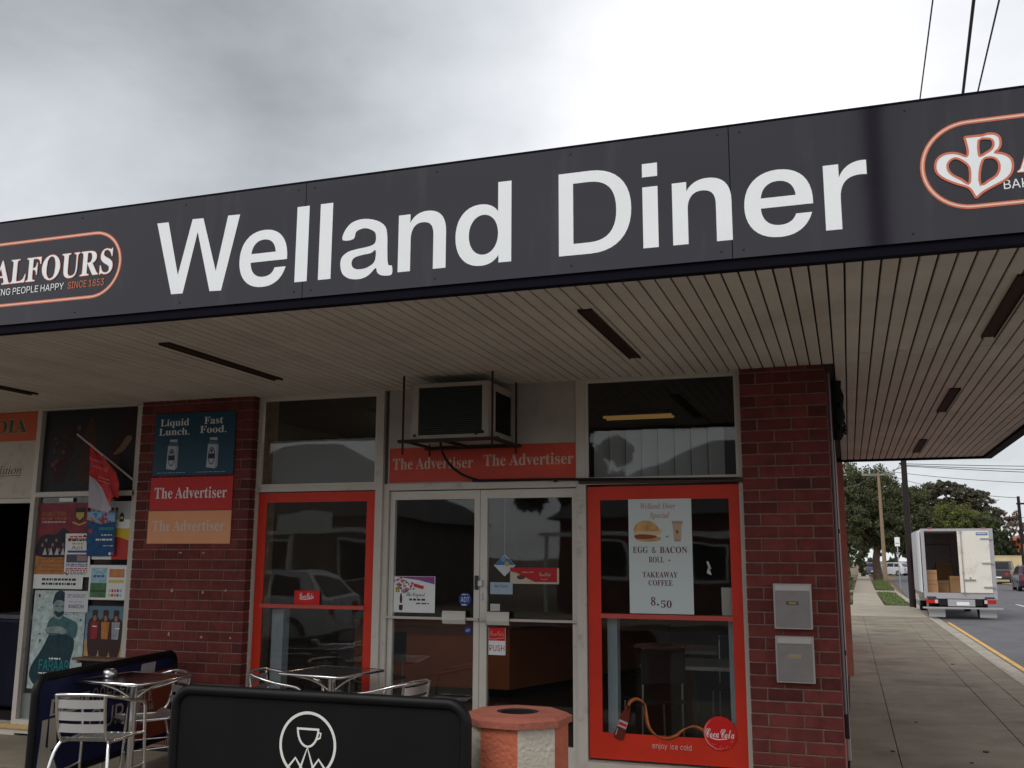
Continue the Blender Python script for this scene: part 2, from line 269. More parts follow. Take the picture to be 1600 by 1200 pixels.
1082:[449,[376,455,14,-22,11,-25,6,-27,2,-29,-2,-29,-6,-27,-11,-25,-14,-21,-20,-18,-23,-15,-28,-11,-32,-6,-37,-2,-140,0,0,57,162,1,22,4,33,16,21,24,10,33,0,38,-10,34,-9,14,-27,21,-40,11,-133,1,0,-452,-65,0,0,509,176,0,37,-3,32,-6,28,-11],[303,229,125,-229,-75,0,-123,229]],
1083:[447,[360,468,17,-19,13,-22,8,-24,3,-25,-64,0,-5,24,-12,19,-18,16,-22,12,-26,7,-29,3,-40,-5,-33,-14,-13,-10,-18,-25,-6,-29,7,-31,9,-11,24,-19,43,-18,114,-33,47,-26,25,-25,11,-15,7,-18,5,-19,1,-22,-2,-27,-7,-25,-13,-23,-16,-21,-21,-18,-26,-14,-29,-11,-33,-7,-37,-2,-36,2,-32,6,-28,10,-26,14,-21,17,-17,20,-13,23,-9,26,-4,28,66,0,10,-35,9,-14,13,-12,14,-10,35,-13,39,-4,22,1,40,10,31,19,21,27,6,16,2,17,-6,29,-18,21,-12,8,-14,8,-33,12,-79,22,-39,14,-33,16,-26,20,-19,24,-11,28,-4,31,2,28,8,25,13,23,17,20,21,16,25,14,27,10,30,6,32,2,32,-2,30,-6,27,-10,24,-14]],
1084:[449,[417,509,0,-57,-160,0,0,-452,-64,0,0,452,-161,0,0,57]],
1085:[517,[457,509,0,-336,-3,-33,-8,-32,-13,-28,-19,-25,-23,-22,-28,-18,-31,-13,-35,-8,-38,-2,-39,2,-34,8,-32,13,-28,18,-23,22,-18,25,-14,28,-8,32,-3,33,0,336,64,0,0,-331,2,-23,6,-22,21,-38,34,-27,21,-9,24,-6,27,-1,26,1,46,15,18,12,28,33,14,42,2,23,0,331]],
1086:[480,[463,509,-185,-509,-74,0,-188,509,68,0,123,-345,41,-133,-13,0,22,76,138,402]],
1087:[686,[670,509,-140,-509,-75,0,-93,345,-26,130,14,0,-20,-104,-100,-371,-75,0,-139,509,66,0,90,-347,25,-122,-8,0,14,71,103,398,74,0,82,-313,35,-156,-9,0,18,88,97,381]],
1089:[472,[455,509,-187,-301,0,-208,-65,0,0,208,-187,301,75,0,112,-182,28,-53,19,-44,-26,0,18,45,38,69,101,165]],
1090:[438,[397,509,0,-47,-263,-381,-37,-48,-7,21,62,3,247,0,0,-57,-357,0,0,46,264,385,35,45,7,-22,-308,-2,0,57]],
1097:[389,[300,350,22,-30,8,-19,5,-23,2,-27,0,-251,-60,0,0,52,-5,0,-12,-18,-18,-18,-27,-15,-16,-5,-39,-5,-23,2,-22,4,-39,18,-16,14,-12,16,-10,18,-6,21,-2,24,6,38,7,15,10,13,25,19,47,18,132,20,14,9,3,6,1,26,-8,25,-7,10,-20,15,-28,8,-34,0,-29,-8,-31,-21,-18,-27,-59,17,10,22,13,18,31,27,38,17,40,8,35,1,47,-9,16,-6],[276,190,-9,-6,-16,-4,-104,-17,-35,-16,-15,-17,-4,-12,0,-25,9,-21,7,-8,21,-12,12,-4,28,-3,41,6,31,17,21,25,11,29]],
1098:[424,[335,342,19,-22,16,-27,11,-32,7,-34,2,-38,-2,-38,-7,-35,-11,-32,-15,-27,-19,-23,-23,-18,-25,-13,-28,-9,-31,-2,-21,1,-36,11,-25,17,-29,38,-6,0,0,-59,-59,0,0,509,61,0,0,-190,4,0,19,27,34,27,36,10,52,-1,28,-8,26,-13],[295,298,-33,24,-19,6,-23,2,-22,-2,-20,-6,-17,-10,-27,-30,-16,-41,-4,-25,0,-54,4,-24,7,-23,22,-37,15,-13,17,-10,19,-6,22,-2,22,2,20,6,32,25,22,37,11,46,0,52,-11,46,-9,20]],
1099:[396,[330,335,19,-27,13,-31,-59,-15,-8,19,-17,23,-8,7,-28,14,-35,5,-23,-2,-21,-7,-18,-11,-15,-14,-22,-38,-6,-22,-6,-49,6,-48,6,-22,10,-20,12,-17,15,-14,18,-11,44,-9,25,3,21,6,18,11,14,14,12,18,7,19,59,-15,-13,-32,-9,-14,-22,-24,-27,-20,-31,-13,-17,-4,-37,-3,-33,3,-30,8,-27,13,-24,19,-21,23,-16,27,-12,31,-7,34,-3,37,3,38,7,35,12,31,16,27,21,23,24,19,27,14,30,8,52,2,34,-7,45,-21]],
1100:[424,[372,509,0,-509,-59,0,0,59,-6,0,-20,-28,-21,-19,-30,-15,-41,-5,-30,2,-28,9,-26,13,-22,18,-19,23,-15,27,-12,32,-7,35,-2,38,2,38,7,34,12,32,15,27,19,22,23,19,25,13,28,8,53,1,35,-10,25,-18,28,-36,5,0,0,190],[278,299,-15,13,-17,10,-19,6,-22,2,-23,-2,-20,-6,-32,-24,-22,-37,-6,-22,-6,-50,6,-50,16,-42,12,-17,32,-25,20,-6,23,-2,21,2,20,6,17,10,15,13,12,17,16,43,6,51,-6,52,-6,22]],
1101:[404,[319,341,28,-36,18,-49,5,-29,1,-58,-296,0,0,52,263,0,-28,-19,-2,24,-10,43,-21,32,-14,13,-17,9,-41,7,-41,-7,-33,-22,-12,-15,-10,-16,-12,-39,-1,-53,6,-51,8,-21,11,-18,30,-27,18,-8,43,-7,29,3,13,4,22,12,9,8,9,9,12,23,59,-14,-17,-36,-28,-29,-37,-22,-22,-7,-49,-5,-35,3,-32,8,-28,13,-25,19,-20,23,-16,27,-12,31,-7,34,-3,37,2,37,19,66,16,27,20,23,24,19,27,14,30,9,33,2,41,-4,39,-14,18,-11]],
1102:[254,[228,379,0,-52,-222,0,0,52],[243,521,-16,-53,-25,6,-24,-2,-14,-4,-10,-8,-7,-11,-5,-30,0,-419,-61,0,0,432,1,20,5,18,20,29,28,20,17,6,17,4,32,1]],
1103:[425,[372,379,0,-388,-2,-31,-7,-27,-13,-23,-16,-19,-20,-15,-23,-12,-26,-8,-58,-7,-27,2,-24,3,-42,14,-32,22,-23,26,-8,15,50,28,30,-33,11,-8,27,-11,38,-4,29,2,25,8,21,12,16,17,10,24,3,28,0,74,-5,0,-19,-27,-21,-18,-30,-13,-19,-4,-52,1,-27,7,-25,13,-23,16,-19,22,-16,25,-12,30,-7,34,-2,37,2,38,7,34,12,30,16,27,19,22,22,19,26,13,28,8,52,1,35,-10,26,-17,29,-37,5,0,0,60],[279,299,-15,13,-17,10,-20,6,-22,2,-23,-2,-19,-6,-18,-10,-27,-30,-16,-41,-4,-23,-2,-25,6,-49,16,-40,27,-28,18,-10,42,-7,41,7,18,9,14,12,22,34,7,21,4,24,0,53,-11,45,-9,19]],
1104:[410,[313,356,28,-35,9,-23,5,-27,2,-271,-61,0,0,235,-3,28,-7,23,-13,18,-17,14,-21,8,-25,3,-18,-1,-31,-11,-14,-9,-21,-25,-11,-35,-1,-21,0,-227,-61,0,0,509,61,0,0,-222,-12,0,14,32,16,25,20,18,23,12,25,8,52,1,43,-14]],
1105:[167,[114,379,0,-379,-61,0,0,379],[114,512,7,-8,4,-10,0,-22,-4,-9,-16,-15,-10,-4,-22,0,-10,4,-16,15,-6,20,6,21,7,8,9,6,21,6,11,-2]],
1106:[167,[114,379,0,-409,-6,-42,-6,-18,-10,-16,-12,-13,-15,-10,-18,-8,-20,-4,-37,-2,0,56,28,2,13,5,16,19,4,15,2,17,0,408],[114,512,11,-18,1,-11,-1,-11,-11,-17,-19,-11,-12,-1,-11,1,-19,11,-11,17,-1,11,1,11,11,18,9,6,21,6,12,-2]],
1107:[381,[360,379,-176,-180,-7,0,-67,-62,0,75,11,0,163,167],[114,509,0,-509,-61,0,0,509],[191,229,181,-229,-78,0,-146,186]],
1108:[189,[114,509,0,-426,6,-21,6,-5,20,-5,24,2,11,-51,-27,-5,-42,2,-21,8,-17,12,-12,17,-7,22,-2,25,0,425]],
1109:[610,[529,346,12,-18,9,-21,5,-24,2,-28,0,-255,-61,0,0,254,-3,25,-8,19,-12,15,-17,10,-18,6,-19,1,-32,-4,-24,-14,-18,-22,-9,-27,-1,-263,-61,0,0,260,-2,20,-7,17,-12,14,-15,11,-18,6,-21,2,-28,-4,-26,-14,-19,-23,-7,-15,-5,-36,0,-238,-61,0,0,379,59,0,0,-84,-4,0,14,36,22,27,28,18,31,9,42,-2,23,-8,19,-14,16,-19,11,-22,7,-25,-9,0,14,34,11,14,27,23,34,15,39,5,21,-1,20,-5,36,-19]],
1110:[410,[313,356,28,-35,9,-23,5,-27,2,-271,-61,0,0,235,-3,28,-7,23,-13,18,-17,14,-21,8,-25,3,-18,-1,-31,-11,-14,-9,-21,-25,-11,-35,-1,-21,0,-227,-61,0,0,379,59,0,0,-92,-10,0,14,32,16,25,20,18,23,12,25,8,52,1,43,-14]],
1111:[415,[323,341,20,-23,16,-27,12,-31,8,-35,2,-38,-2,-37,-8,-34,-12,-31,-16,-27,-20,-23,-24,-19,-28,-13,-30,-8,-34,-3,-33,3,-30,8,-27,13,-24,19,-21,23,-16,27,-12,31,-7,34,-3,37,3,38,7,35,12,31,16,27,21,23,24,19,27,14,30,8,33,2,34,-2,30,-8,28,-14],[285,296,-15,14,-18,11,-21,7,-24,2,-23,-2,-21,-7,-18,-11,-15,-14,-12,-18,-10,-20,-10,-46,-2,-25,6,-48,6,-22,22,-37,15,-14,18,-11,44,-9,45,9,18,11,28,31,16,42,4,24,0,49,-11,46,-9,20]],
1112:[424,[335,342,19,-22,16,-27,11,-32,7,-34,2,-38,-2,-38,-7,-35,-11,-32,-15,-27,-19,-23,-23,-18,-25,-13,-28,-9,-31,-2,-40,5,-30,15,-21,19,-20,28,-4,0,0,-202,-61,0,0,522,59,0,0,-60,6,0,19,27,34,27,36,10,52,-1,28,-8,26,-13],[295,298,-33,24,-19,6,-23,2,-22,-2,-20,-6,-17,-10,-27,-30,-16,-41,-4,-25,0,-54,4,-24,7,-23,22,-37,15,-13,17,-10,19,-6,22,-2,22,2,20,6,32,25,22,37,11,46,0,52,-11,46,-9,20]],
1113:[424,[372,379,0,-522,-61,0,0,202,-5,0,-11,-18,-18,-20,-11,-9,-30,-15,-41,-5,-30,2,-28,9,-26,13,-22,18,-19,23,-15,27,-12,32,-7,35,-2,38,2,38,7,34,12,32,15,27,19,22,23,19,25,13,28,8,31,2,41,-5,30,-15,20,-18,20,-27,6,0,0,60],[278,299,-15,13,-17,10,-19,6,-22,2,-23,-2,-20,-6,-32,-24,-22,-37,-6,-22,-6,-50,6,-50,16,-42,12,-17,32,-25,20,-6,23,-2,21,2,20,6,17,10,15,13,12,17,16,43,6,51,-6,52,-6,22]],
1114:[259,[243,384,0,-62,-36,4,-33,-5,-28,-15,-20,-22,-11,-30,-1,-17,0,-237,-61,0,0,379,59,0,0,-58,3,0,9,18,13,15,15,13,19,10,20,6]],
1115:[365,[299,339,19,-31,6,-18,-56,-13,-14,27,-11,12,-15,9,-18,6,-23,2,-40,-7,-16,-9,-12,-12,-8,-13,-2,-15,1,-13,5,-11,21,-18,36,-12,89,-23,26,-13,19,-16,14,-18,8,-22,3,-24,-2,-22,-6,-20,-11,-18,-14,-16,-38,-25,-50,-13,-53,0,-45,10,-19,9,-17,12,-26,30,-9,19,-5,21,58,13,7,-20,10,-15,13,-12,17,-8,40,-7,25,2,21,6,17,9,14,12,7,14,3,15,-6,23,-19,18,-31,11,-94,25,-26,12,-20,16,-14,19,-8,22,-3,25,2,21,6,19,10,18,30,28,20,10,46,13,26,1,25,-1,42,-11,17,-9]],
1116:[227,[204,379,0,-52,-198,0,0,52],[126,471,1,-388,3,-13,14,-15,26,-5,32,4,11,-52,-13,-4,-32,-2,-30,3,-25,8,-21,14,-15,20,-9,23,-3,29,0,378]],
1117:[410,[357,379,0,-379,-59,0,0,92,9,0,-13,-32,-17,-25,-20,-18,-23,-12,-25,-8,-27,-2,-24,2,-23,5,-38,21,-15,16,-13,20,-9,23,-6,27,-1,270,61,0,2,-262,8,-23,13,-19,17,-14,21,-8,25,-3,34,5,29,16,11,12,16,30,5,19,1,21,0,226]],
1118:[389,[371,379,-145,-379,-63,0,-146,379,67,0,89,-247,33,-111,-22,0,32,111,89,247]],
1119:[567,[545,379,-116,-379,-61,0,-49,172,-42,166,14,0,-28,-113,-64,-225,-61,0,-115,379,64,0,60,-215,28,-123,-10,0,27,122,60,216,64,0,66,-243,20,-95,-11,0,29,122,60,216]],
1120:[379,[352,379,-143,-210,0,45,149,-214,-71,0,-68,103,-46,79,32,0,-45,-79,-69,-103,-70,0,150,218,0,-47,-142,208,71,0,70,-109,37,-64,-32,0,58,100,49,73]],
1121:[389,[371,379,-167,-437,-17,-35,-22,-26,-26,-17,-14,-5,-43,-4,-35,6,14,53,33,-4,10,1,18,8,16,17,7,13,18,50,-146,380,67,0,89,-247,33,-111,-22,0,18,66,22,68,81,224]],
1122:[380,[333,379,0,-48,-207,-271,0,-4,213,0,0,-56,-297,0,0,46,212,274,0,3,-206,0,0,56]],
1048:[453,[348,461,20,-30,16,-36,12,-42,7,-47,2,-52,-2,-52,-7,-47,-12,-42,-16,-36,-20,-29,-25,-24,-28,-17,-32,-10,-36,-4,-36,4,-33,10,-28,17,-25,24,-20,29,-16,36,-12,42,-7,47,-2,52,2,52,7,47,12,42,16,36,21,30,24,23,29,18,32,10,36,4,35,-4,33,-10,28,-18],[290,435,-19,14,-21,8,-23,3,-24,-3,-21,-8,-19,-14,-16,-19,-13,-23,-11,-28,-8,-33,-6,-78,6,-78,8,-32,24,-52,16,-18,19,-14,21,-8,24,-2,23,2,21,8,19,14,16,18,14,24,18,60,6,78,-6,78,-18,61,-14,23]],
1049:[453,[391,55,0,-55,-315,0,0,55],[276,509,0,-509,-64,0,0,448,-126,-90,0,69,112,82]],
1050:[453,[346,465,15,-20,11,-22,7,-25,1,-44,-3,-18,-14,-37,-46,-64,-164,-175,0,-3,236,0,0,-57,-325,0,0,47,218,235,29,45,5,14,4,30,-5,34,-7,14,-10,12,-11,10,-29,14,-34,5,-36,-6,-16,-7,-24,-20,-16,-29,-5,-36,-61,0,2,29,7,27,11,24,16,22,19,18,22,14,25,11,57,9,56,-9,25,-10,22,-15]],
1051:[453,[372,509,0,-48,-161,-183,0,11,36,1,32,-4,29,-10,25,-14,21,-18,17,-22,12,-24,8,-25,2,-28,-3,-29,-7,-26,-13,-24,-16,-21,-21,-18,-24,-15,-58,-17,-33,-2,-30,2,-29,6,-51,21,-38,35,-13,22,-9,25,-4,28,65,0,3,-17,14,-28,24,-21,32,-12,18,-3,39,0,19,4,33,14,24,24,13,32,0,38,-12,33,-10,15,-31,23,-46,12,-72,2,0,51,131,149,0,4,-218,0,0,57]],
1052:[453,[311,509,-202,-346,304,0,0,-58,-373,0,0,53,207,351],[343,318,0,-318,-61,0,0,318]],
1053:[453,[366,509,0,-57,-215,0,-17,-151,14,10,30,14,16,5,35,4,45,-6,20,-7,36,-22,15,-14,25,-34,16,-41,5,-47,-3,-31,-7,-30,-12,-26,-17,-24,-20,-20,-23,-17,-27,-12,-29,-7,-32,-3,-29,2,-27,6,-25,10,-41,30,-16,19,-12,22,-8,23,-3,25,62,0,8,-28,8,-13,22,-21,28,-14,33,-4,20,1,35,13,28,25,18,33,6,40,-2,21,-12,38,-24,30,-15,11,-18,8,-39,7,-34,-4,-32,-11,-24,-16,-61,7,29,256]],
1054:[453,[322,509,-171,-248,-6,0,20,27,19,14,24,9,27,3,30,-2,51,-17,21,-15,18,-18,15,-22,10,-25,7,-28,2,-30,-2,-30,-8,-29,-11,-25,-16,-23,-19,-20,-23,-16,-26,-11,-27,-7,-31,-3,-30,3,-28,7,-26,12,-23,16,-19,20,-16,23,-11,27,-7,29,-1,57,6,25,22,56,19,34,140,207],[293,241,-30,18,-18,5,-38,0,-33,-12,-26,-23,-10,-15,-12,-35,0,-41,12,-36,22,-29,30,-18,36,-7,37,7,30,18,11,13,18,33,4,18,0,41,-4,18,-8,17]],
1055:[453,[391,509,0,-60,-226,-449,-68,0,226,452,-261,0,0,57]],
1056:[453,[346,469,15,-19,12,-21,9,-49,-3,-26,-7,-24,-13,-22,-16,-19,-43,-24,19,-5,32,-19,14,-13,22,-33,8,-19,6,-41,-3,-26,-7,-25,-13,-22,-16,-20,-21,-17,-24,-14,-28,-10,-30,-6,-33,-2,-33,2,-30,6,-27,10,-25,14,-20,17,-17,20,-12,22,-8,25,-1,47,12,39,10,17,12,16,30,24,36,13,0,2,-24,9,-20,13,-16,19,-13,22,-7,24,-3,26,9,49,11,21,34,35,46,23,27,6,29,2,29,-2,27,-6,46,-23],[312,202,-29,21,-36,11,-41,0,-37,-11,-29,-21,-10,-13,-13,-32,-2,-18,2,-18,4,-15,8,-15,10,-12,28,-19,38,-10,43,0,37,10,15,9,13,10,18,27,6,33,-7,34],[299,432,-11,10,-13,7,-31,10,-36,0,-16,-4,-28,-13,-19,-22,-11,-28,0,-33,11,-29,9,-12,24,-18,31,-9,35,0,16,3,27,14,20,22,11,29,0,33,-10,28]],
1057:[453,[333,478,19,-20,16,-24,12,-26,7,-30,2,-31,-2,-25,-5,-26,-9,-26,-33,-63,-140,-207,-70,0,171,248,6,0,-12,-19,-17,-15,-21,-12,-25,-7,-44,2,-27,6,-24,11,-21,15,-18,18,-15,22,-11,25,-6,27,-2,31,2,30,7,29,12,25,16,23,19,20,48,27,28,7,30,3,30,-3,29,-7,25,-12],[293,435,-14,11,-16,8,-18,5,-38,0,-33,-13,-26,-23,-17,-33,-6,-38,2,-21,11,-36,10,-15,26,-23,33,-12,19,-2,19,2,18,4,16,8,26,23,17,32,4,18,0,41,-4,19,-8,17]],
1038:[448,[297,475,20,-33,7,-38,-4,-29,-11,-26,-8,-13,-32,-33,-115,-86,-33,-29,-11,-14,-12,-28,0,-31,4,-14,16,-25,25,-19,15,-6,35,-5,39,6,19,7,35,22,15,14,26,36,16,43,5,24,1,26,59,0,-5,-57,-6,-23,-26,-52,-38,-45,-18,-17,-21,-13,-48,-18,-25,-4,-24,-2,-32,2,-29,6,-26,11,-22,14,-19,16,-15,20,-11,22,-7,24,-2,25,2,21,4,19,7,16,23,31,50,44,103,76,14,12,18,23,4,9,3,21,-7,29,-22,20,-14,5,-18,2,-12,-1,-21,-7,-17,-13,-6,-9,-7,-20,-1,-12,1,-13,7,-23,34,-49,259,-314,-74,0,-243,293,-25,34,-15,34,-6,37,7,42,20,34,32,25,42,13,48,0,42,-13]],
1043:[453,[255,364,0,-330,-57,0,0,330],[391,226,0,-54,-330,0,0,54]],
1046:[188,[128,73,12,-20,0,-24,-12,-20,-10,-8,-11,-4,-24,0,-10,4,-18,17,-4,11,0,24,4,11,18,17,22,6,23,-6]],
1045:[453,[337,244,0,-56,-223,0,0,56]],
1044:[188,[137,71,-53,-190,-46,0,30,190]],
2084:[423,[410,455,0,-138,-16,0,-19,65,-42,38,-70,13,0,-352,2,-23,4,-17,7,-11,12,-7,40,-6,0,-17,-236,0,0,17,38,6,12,8,8,11,4,17,2,22,0,352,-40,-3,-28,-10,-23,-17,-18,-23,-12,-28,-6,-34,-18,0,0,137]],
2104:[381,[148,455,0,-188,27,28,32,18,36,5,49,-12,29,-35,9,-59,1,-169,6,-17,15,-9,11,-1,0,-16,-161,0,0,16,21,5,9,13,3,22,-1,178,-5,24,-14,12,-12,1,-20,-4,-19,-12,-16,-20,0,-192,6,-17,14,-9,12,-1,0,-16,-162,0,0,16,12,1,9,4,6,5,7,17,0,369,-6,17,-6,6,-21,5,0,15]],
2101:[301,[249,280,19,-29,11,-35,4,-50,-166,0,10,-69,27,-41,45,-14,26,5,23,15,22,24,15,-13,-37,-46,-43,-28,-51,-9,-25,2,-23,7,-21,11,-19,16,-16,19,-13,24,-10,26,-6,30,-2,32,2,30,7,28,10,25,13,23,17,19,19,16,22,11,23,7,25,2,36,-4,31,-13],[186,288,-11,7,-14,2,-25,-11,-15,-31,-5,-63,85,0,0,49,-3,20,-5,16]],
2065:[437,[224,465,170,-400,17,-31,9,-9,10,-5,13,-2,0,-18,-214,0,0,18,30,3,18,9,6,16,-4,20,-26,66,-150,0,-24,-61,-4,-23,5,-16,16,-11,32,-3,0,-18,-137,0,0,18,13,1,20,11,17,25,165,411],[177,319,-64,-158,129,0]],
2100:[370,[319,455,1,-395,5,-19,5,-6,10,-5,13,-2,0,-17,-38,-3,-44,-7,-48,-11,0,49,-22,-27,-28,-17,-33,-5,-23,2,-20,7,-19,11,-17,16,-14,18,-12,22,-9,25,-5,27,-2,29,2,33,6,30,9,27,12,24,15,20,18,16,20,12,22,7,23,2,29,-4,26,-13,22,-21,-1,133,-4,10,-6,7,-9,5,-27,4,0,16],[214,262,-8,8,-20,9,-12,2,-19,-4,-14,-10,-11,-17,-7,-25,-4,-32,-1,-40,1,-38,4,-32,7,-25,10,-16,13,-10,18,-4,21,6,19,17,12,25,0,166]],
2118:[306,[305,310,0,-15,-21,-9,-18,-28,-106,-268,-18,0,-109,271,-17,27,-8,4,-11,1,0,17,167,0,0,-16,-23,-2,-9,-6,-3,-10,1,-8,55,-146,56,145,-4,17,-13,8,-21,2,0,16]],
2114:[287,[275,304,13,-23,1,-15,-5,-23,-6,-9,-8,-6,-22,-6,-19,4,-7,5,-20,24,-13,5,-10,-2,-8,-6,-16,-24,-6,-36,1,-150,3,-10,6,-7,8,-4,30,-5,0,-16,-179,0,0,16,21,5,10,11,3,11,0,224,-6,18,-14,7,-12,1,1,17,125,0,0,-58,12,20,14,16,31,23,30,7,17,-1,14,-5]],
2116:[228,[144,424,0,-114,64,0,0,-31,-64,0,0,-197,3,-23,2,-8,5,-6,6,-4,8,-1,15,4,12,12,11,19,16,-9,-24,-42,-33,-25,-41,-8,-25,2,-19,6,-14,11,-10,16,-6,20,-2,25,0,208,-28,0,0,21,26,24,42,45,17,20,24,35]],
2105:[198,[137,449,13,-23,1,-14,-6,-25,-9,-11,-10,-8,-25,-6,-26,6,-10,8,-8,11,-7,25,2,14,13,23,10,8,12,5,14,1,13,-1],[148,310,1,-267,5,-17,6,-5,20,-5,0,-16,-162,0,0,16,21,5,10,11,3,11,0,224,-5,18,-15,7,-12,1,1,17]],
2115:[288,[244,319,0,-97,-16,0,-8,22,-11,18,-13,15,-14,11,-16,6,-17,2,-24,-4,-9,-6,-6,-8,-5,-19,4,-19,14,-15,89,-47,17,-13,12,-14,9,-15,5,-19,2,-22,-3,-30,-10,-26,-16,-21,-22,-16,-25,-9,-30,-3,-19,2,-59,17,-9,-2,-8,-6,-5,-10,-15,0,0,114,17,0,8,-26,11,-22,15,-18,16,-13,18,-9,35,-1,12,4,11,7,7,8,5,11,1,12,-4,18,-12,16,-20,13,-71,37,-31,27,-15,33,-2,18,3,27,9,23,16,21,21,15,25,10,38,3,64,-14,7,1,6,5,4,8]],
2076:[426,[250,455,0,-16,-31,-3,-20,-6,-11,-14,-3,-9,-3,-28,0,-311,3,-21,3,-7,12,-9,20,-3,44,1,27,4,24,7,20,9,19,14,16,17,14,20,25,54,18,0,-25,-154,-387,0,0,17,37,7,10,8,7,11,6,38,0,298,-2,20,-4,15,-7,11,-11,7,-35,7,0,16]],
2113:[364,[320,320,0,-416,6,-17,6,-5,10,-4,12,-1,0,-16,-179,0,0,16,17,2,22,7,9,17,1,126,-24,-21,-27,-13,-31,-4,-23,2,-21,6,-19,11,-17,15,-15,18,-11,21,-9,24,-5,27,-2,29,2,32,7,31,11,27,14,25,18,21,21,17,24,12,25,8,28,2,30,-4,29,-13,28,-21,52,39],[204,289,-25,6,-20,-4,-16,-11,-12,-19,-8,-27,-5,-35,0,-82,5,-32,8,-25,11,-17,16,-10,21,-3,19,4,10,6,13,16,3,11,0,174,-5,30]],
2117:[375,[324,310,1,-254,6,-17,16,-8,13,-1,0,-17,-39,-3,-44,-7,-49,-13,0,50,-26,-27,-16,-10,-36,-12,-19,-1,-28,3,-22,9,-16,15,-11,21,-6,27,-2,32,0,151,-3,26,-10,15,-9,4,-13,1,0,16,131,0,1,-247,8,-17,7,-6,19,-4,19,3,17,10,15,17,0,197,-7,20,-7,6,-10,4,-15,1,0,16]],
2110:[381,[292,306,29,-35,9,-59,0,-156,3,-23,10,-12,9,-4,11,-1,0,-16,-161,0,0,16,21,5,9,13,3,22,-1,178,-5,24,-14,12,-12,1,-20,-4,-19,-12,-16,-20,0,-192,6,-17,14,-9,12,-1,0,-16,-162,0,0,16,12,1,9,4,6,5,7,17,0,223,-6,18,-15,9,-12,1,0,16,129,0,0,-43,27,29,32,17,36,5]],
2099:[293,[265,283,9,-18,3,-20,-1,-12,-4,-10,-14,-14,-10,-4,-12,-1,-22,5,-13,16,-5,26,1,20,-3,15,-9,8,-16,3,-31,-12,-20,-37,-6,-61,3,-45,8,-37,14,-29,19,-21,22,-13,26,-4,23,4,23,11,21,19,14,-12,-37,-39,-43,-23,-49,-8,-25,2,-23,7,-21,12,-20,15,-16,19,-13,23,-10,25,-7,27,-2,30,3,31,7,29,11,27,15,23,19,20,22,17,24,12,26,8,29,2,29,-2,26,-7,20,-12]],
2070:[404,[394,455,0,-135,-17,0,-12,47,-10,18,-12,15,-15,12,-18,8,-22,6,-27,4,-31,1,-36,-3,-5,-3,-5,-9,-2,-8,0,-161,35,3,22,7,17,13,13,19,9,25,6,33,18,0,0,-229,-17,0,-6,36,-10,27,-12,19,-18,13,-22,8,-35,3,0,-143,6,-38,5,-9,7,-6,10,-4,12,-4,35,-3,0,-17,-242,0,0,17,21,3,16,6,10,8,7,11,4,17,2,22,0,291,-6,37,-8,11,-11,7,-36,9,0,16]],
2111:[336,[266,282,17,-19,15,-23,10,-26,7,-29,2,-31,-2,-31,-7,-29,-10,-25,-14,-23,-18,-20,-21,-15,-23,-12,-25,-7,-28,-2,-29,2,-26,7,-24,12,-21,16,-17,20,-14,23,-11,26,-6,28,-2,30,2,30,6,29,11,26,14,23,17,19,21,16,24,12,26,7,28,2,28,-2,26,-7,23,-11],[198,286,-13,10,-16,3,-18,-3,-13,-10,-10,-15,-6,-26,-4,-39,-1,-52,1,-51,4,-39,6,-25,10,-15,14,-10,17,-3,17,3,13,10,10,15,8,42,3,73,-2,52,-4,39,-6,26]],
2066:[443,[377,409,19,-58,-12,-49,-36,-34,-61,-21,73,-24,44,-38,14,-53,-5,-39,-16,-32,-26,-26,-36,-20,-44,-11,-53,-4,-222,0,0,17,36,8,10,7,7,12,4,16,2,22,0,287,-3,32,-7,20,-14,12,-36,6,0,16,205,0,98,-11],[269,412,-12,12,-18,7,-23,3,-13,-1,-10,-3,-5,-5,-5,-19,-1,-15,0,-139,38,2,25,7,18,11,12,18,7,24,3,31,-2,28,-5,22],[277,208,-19,13,-27,7,-49,3,1,-180,7,-18,8,-5,24,-4,26,3,20,8,15,14,10,20,6,26,2,33,-3,34,-8,26]],
2085:[492,[474,455,0,-16,-32,-10,-9,-8,-6,-10,-5,-33,0,-197,-4,-63,-15,-49,-23,-37,-34,-25,-44,-15,-54,-5,-56,5,-45,14,-33,23,-23,32,-13,42,-5,52,-1,243,-4,15,-7,11,-11,7,-15,5,-20,3,0,16,225,0,0,-16,-38,-7,-13,-10,-4,-7,-4,-21,0,-254,2,-36,8,-30,12,-23,18,-16,24,-10,30,-3,65,15,39,46,13,76,-1,239,-4,15,-8,10,-11,8,-40,8,0,16]],
2082:[473,[395,403,17,-31,5,-38,-11,-49,-34,-37,-57,-24,124,-184,20,-19,21,-4,0,-17,-142,0,-137,212,-19,0,1,-153,4,-16,7,-11,11,-8,37,-7,0,-17,-227,0,0,17,37,7,10,8,7,11,6,38,0,298,-2,19,-4,15,-7,11,-11,7,-15,5,-20,3,0,16,201,0,61,-3,51,-10,38,-16],[268,421,-44,10,-15,-1,-12,-3,-7,-5,-5,-8,-3,-29,0,-151,53,2,26,9,19,13,13,20,8,26,3,32,-9,53]],
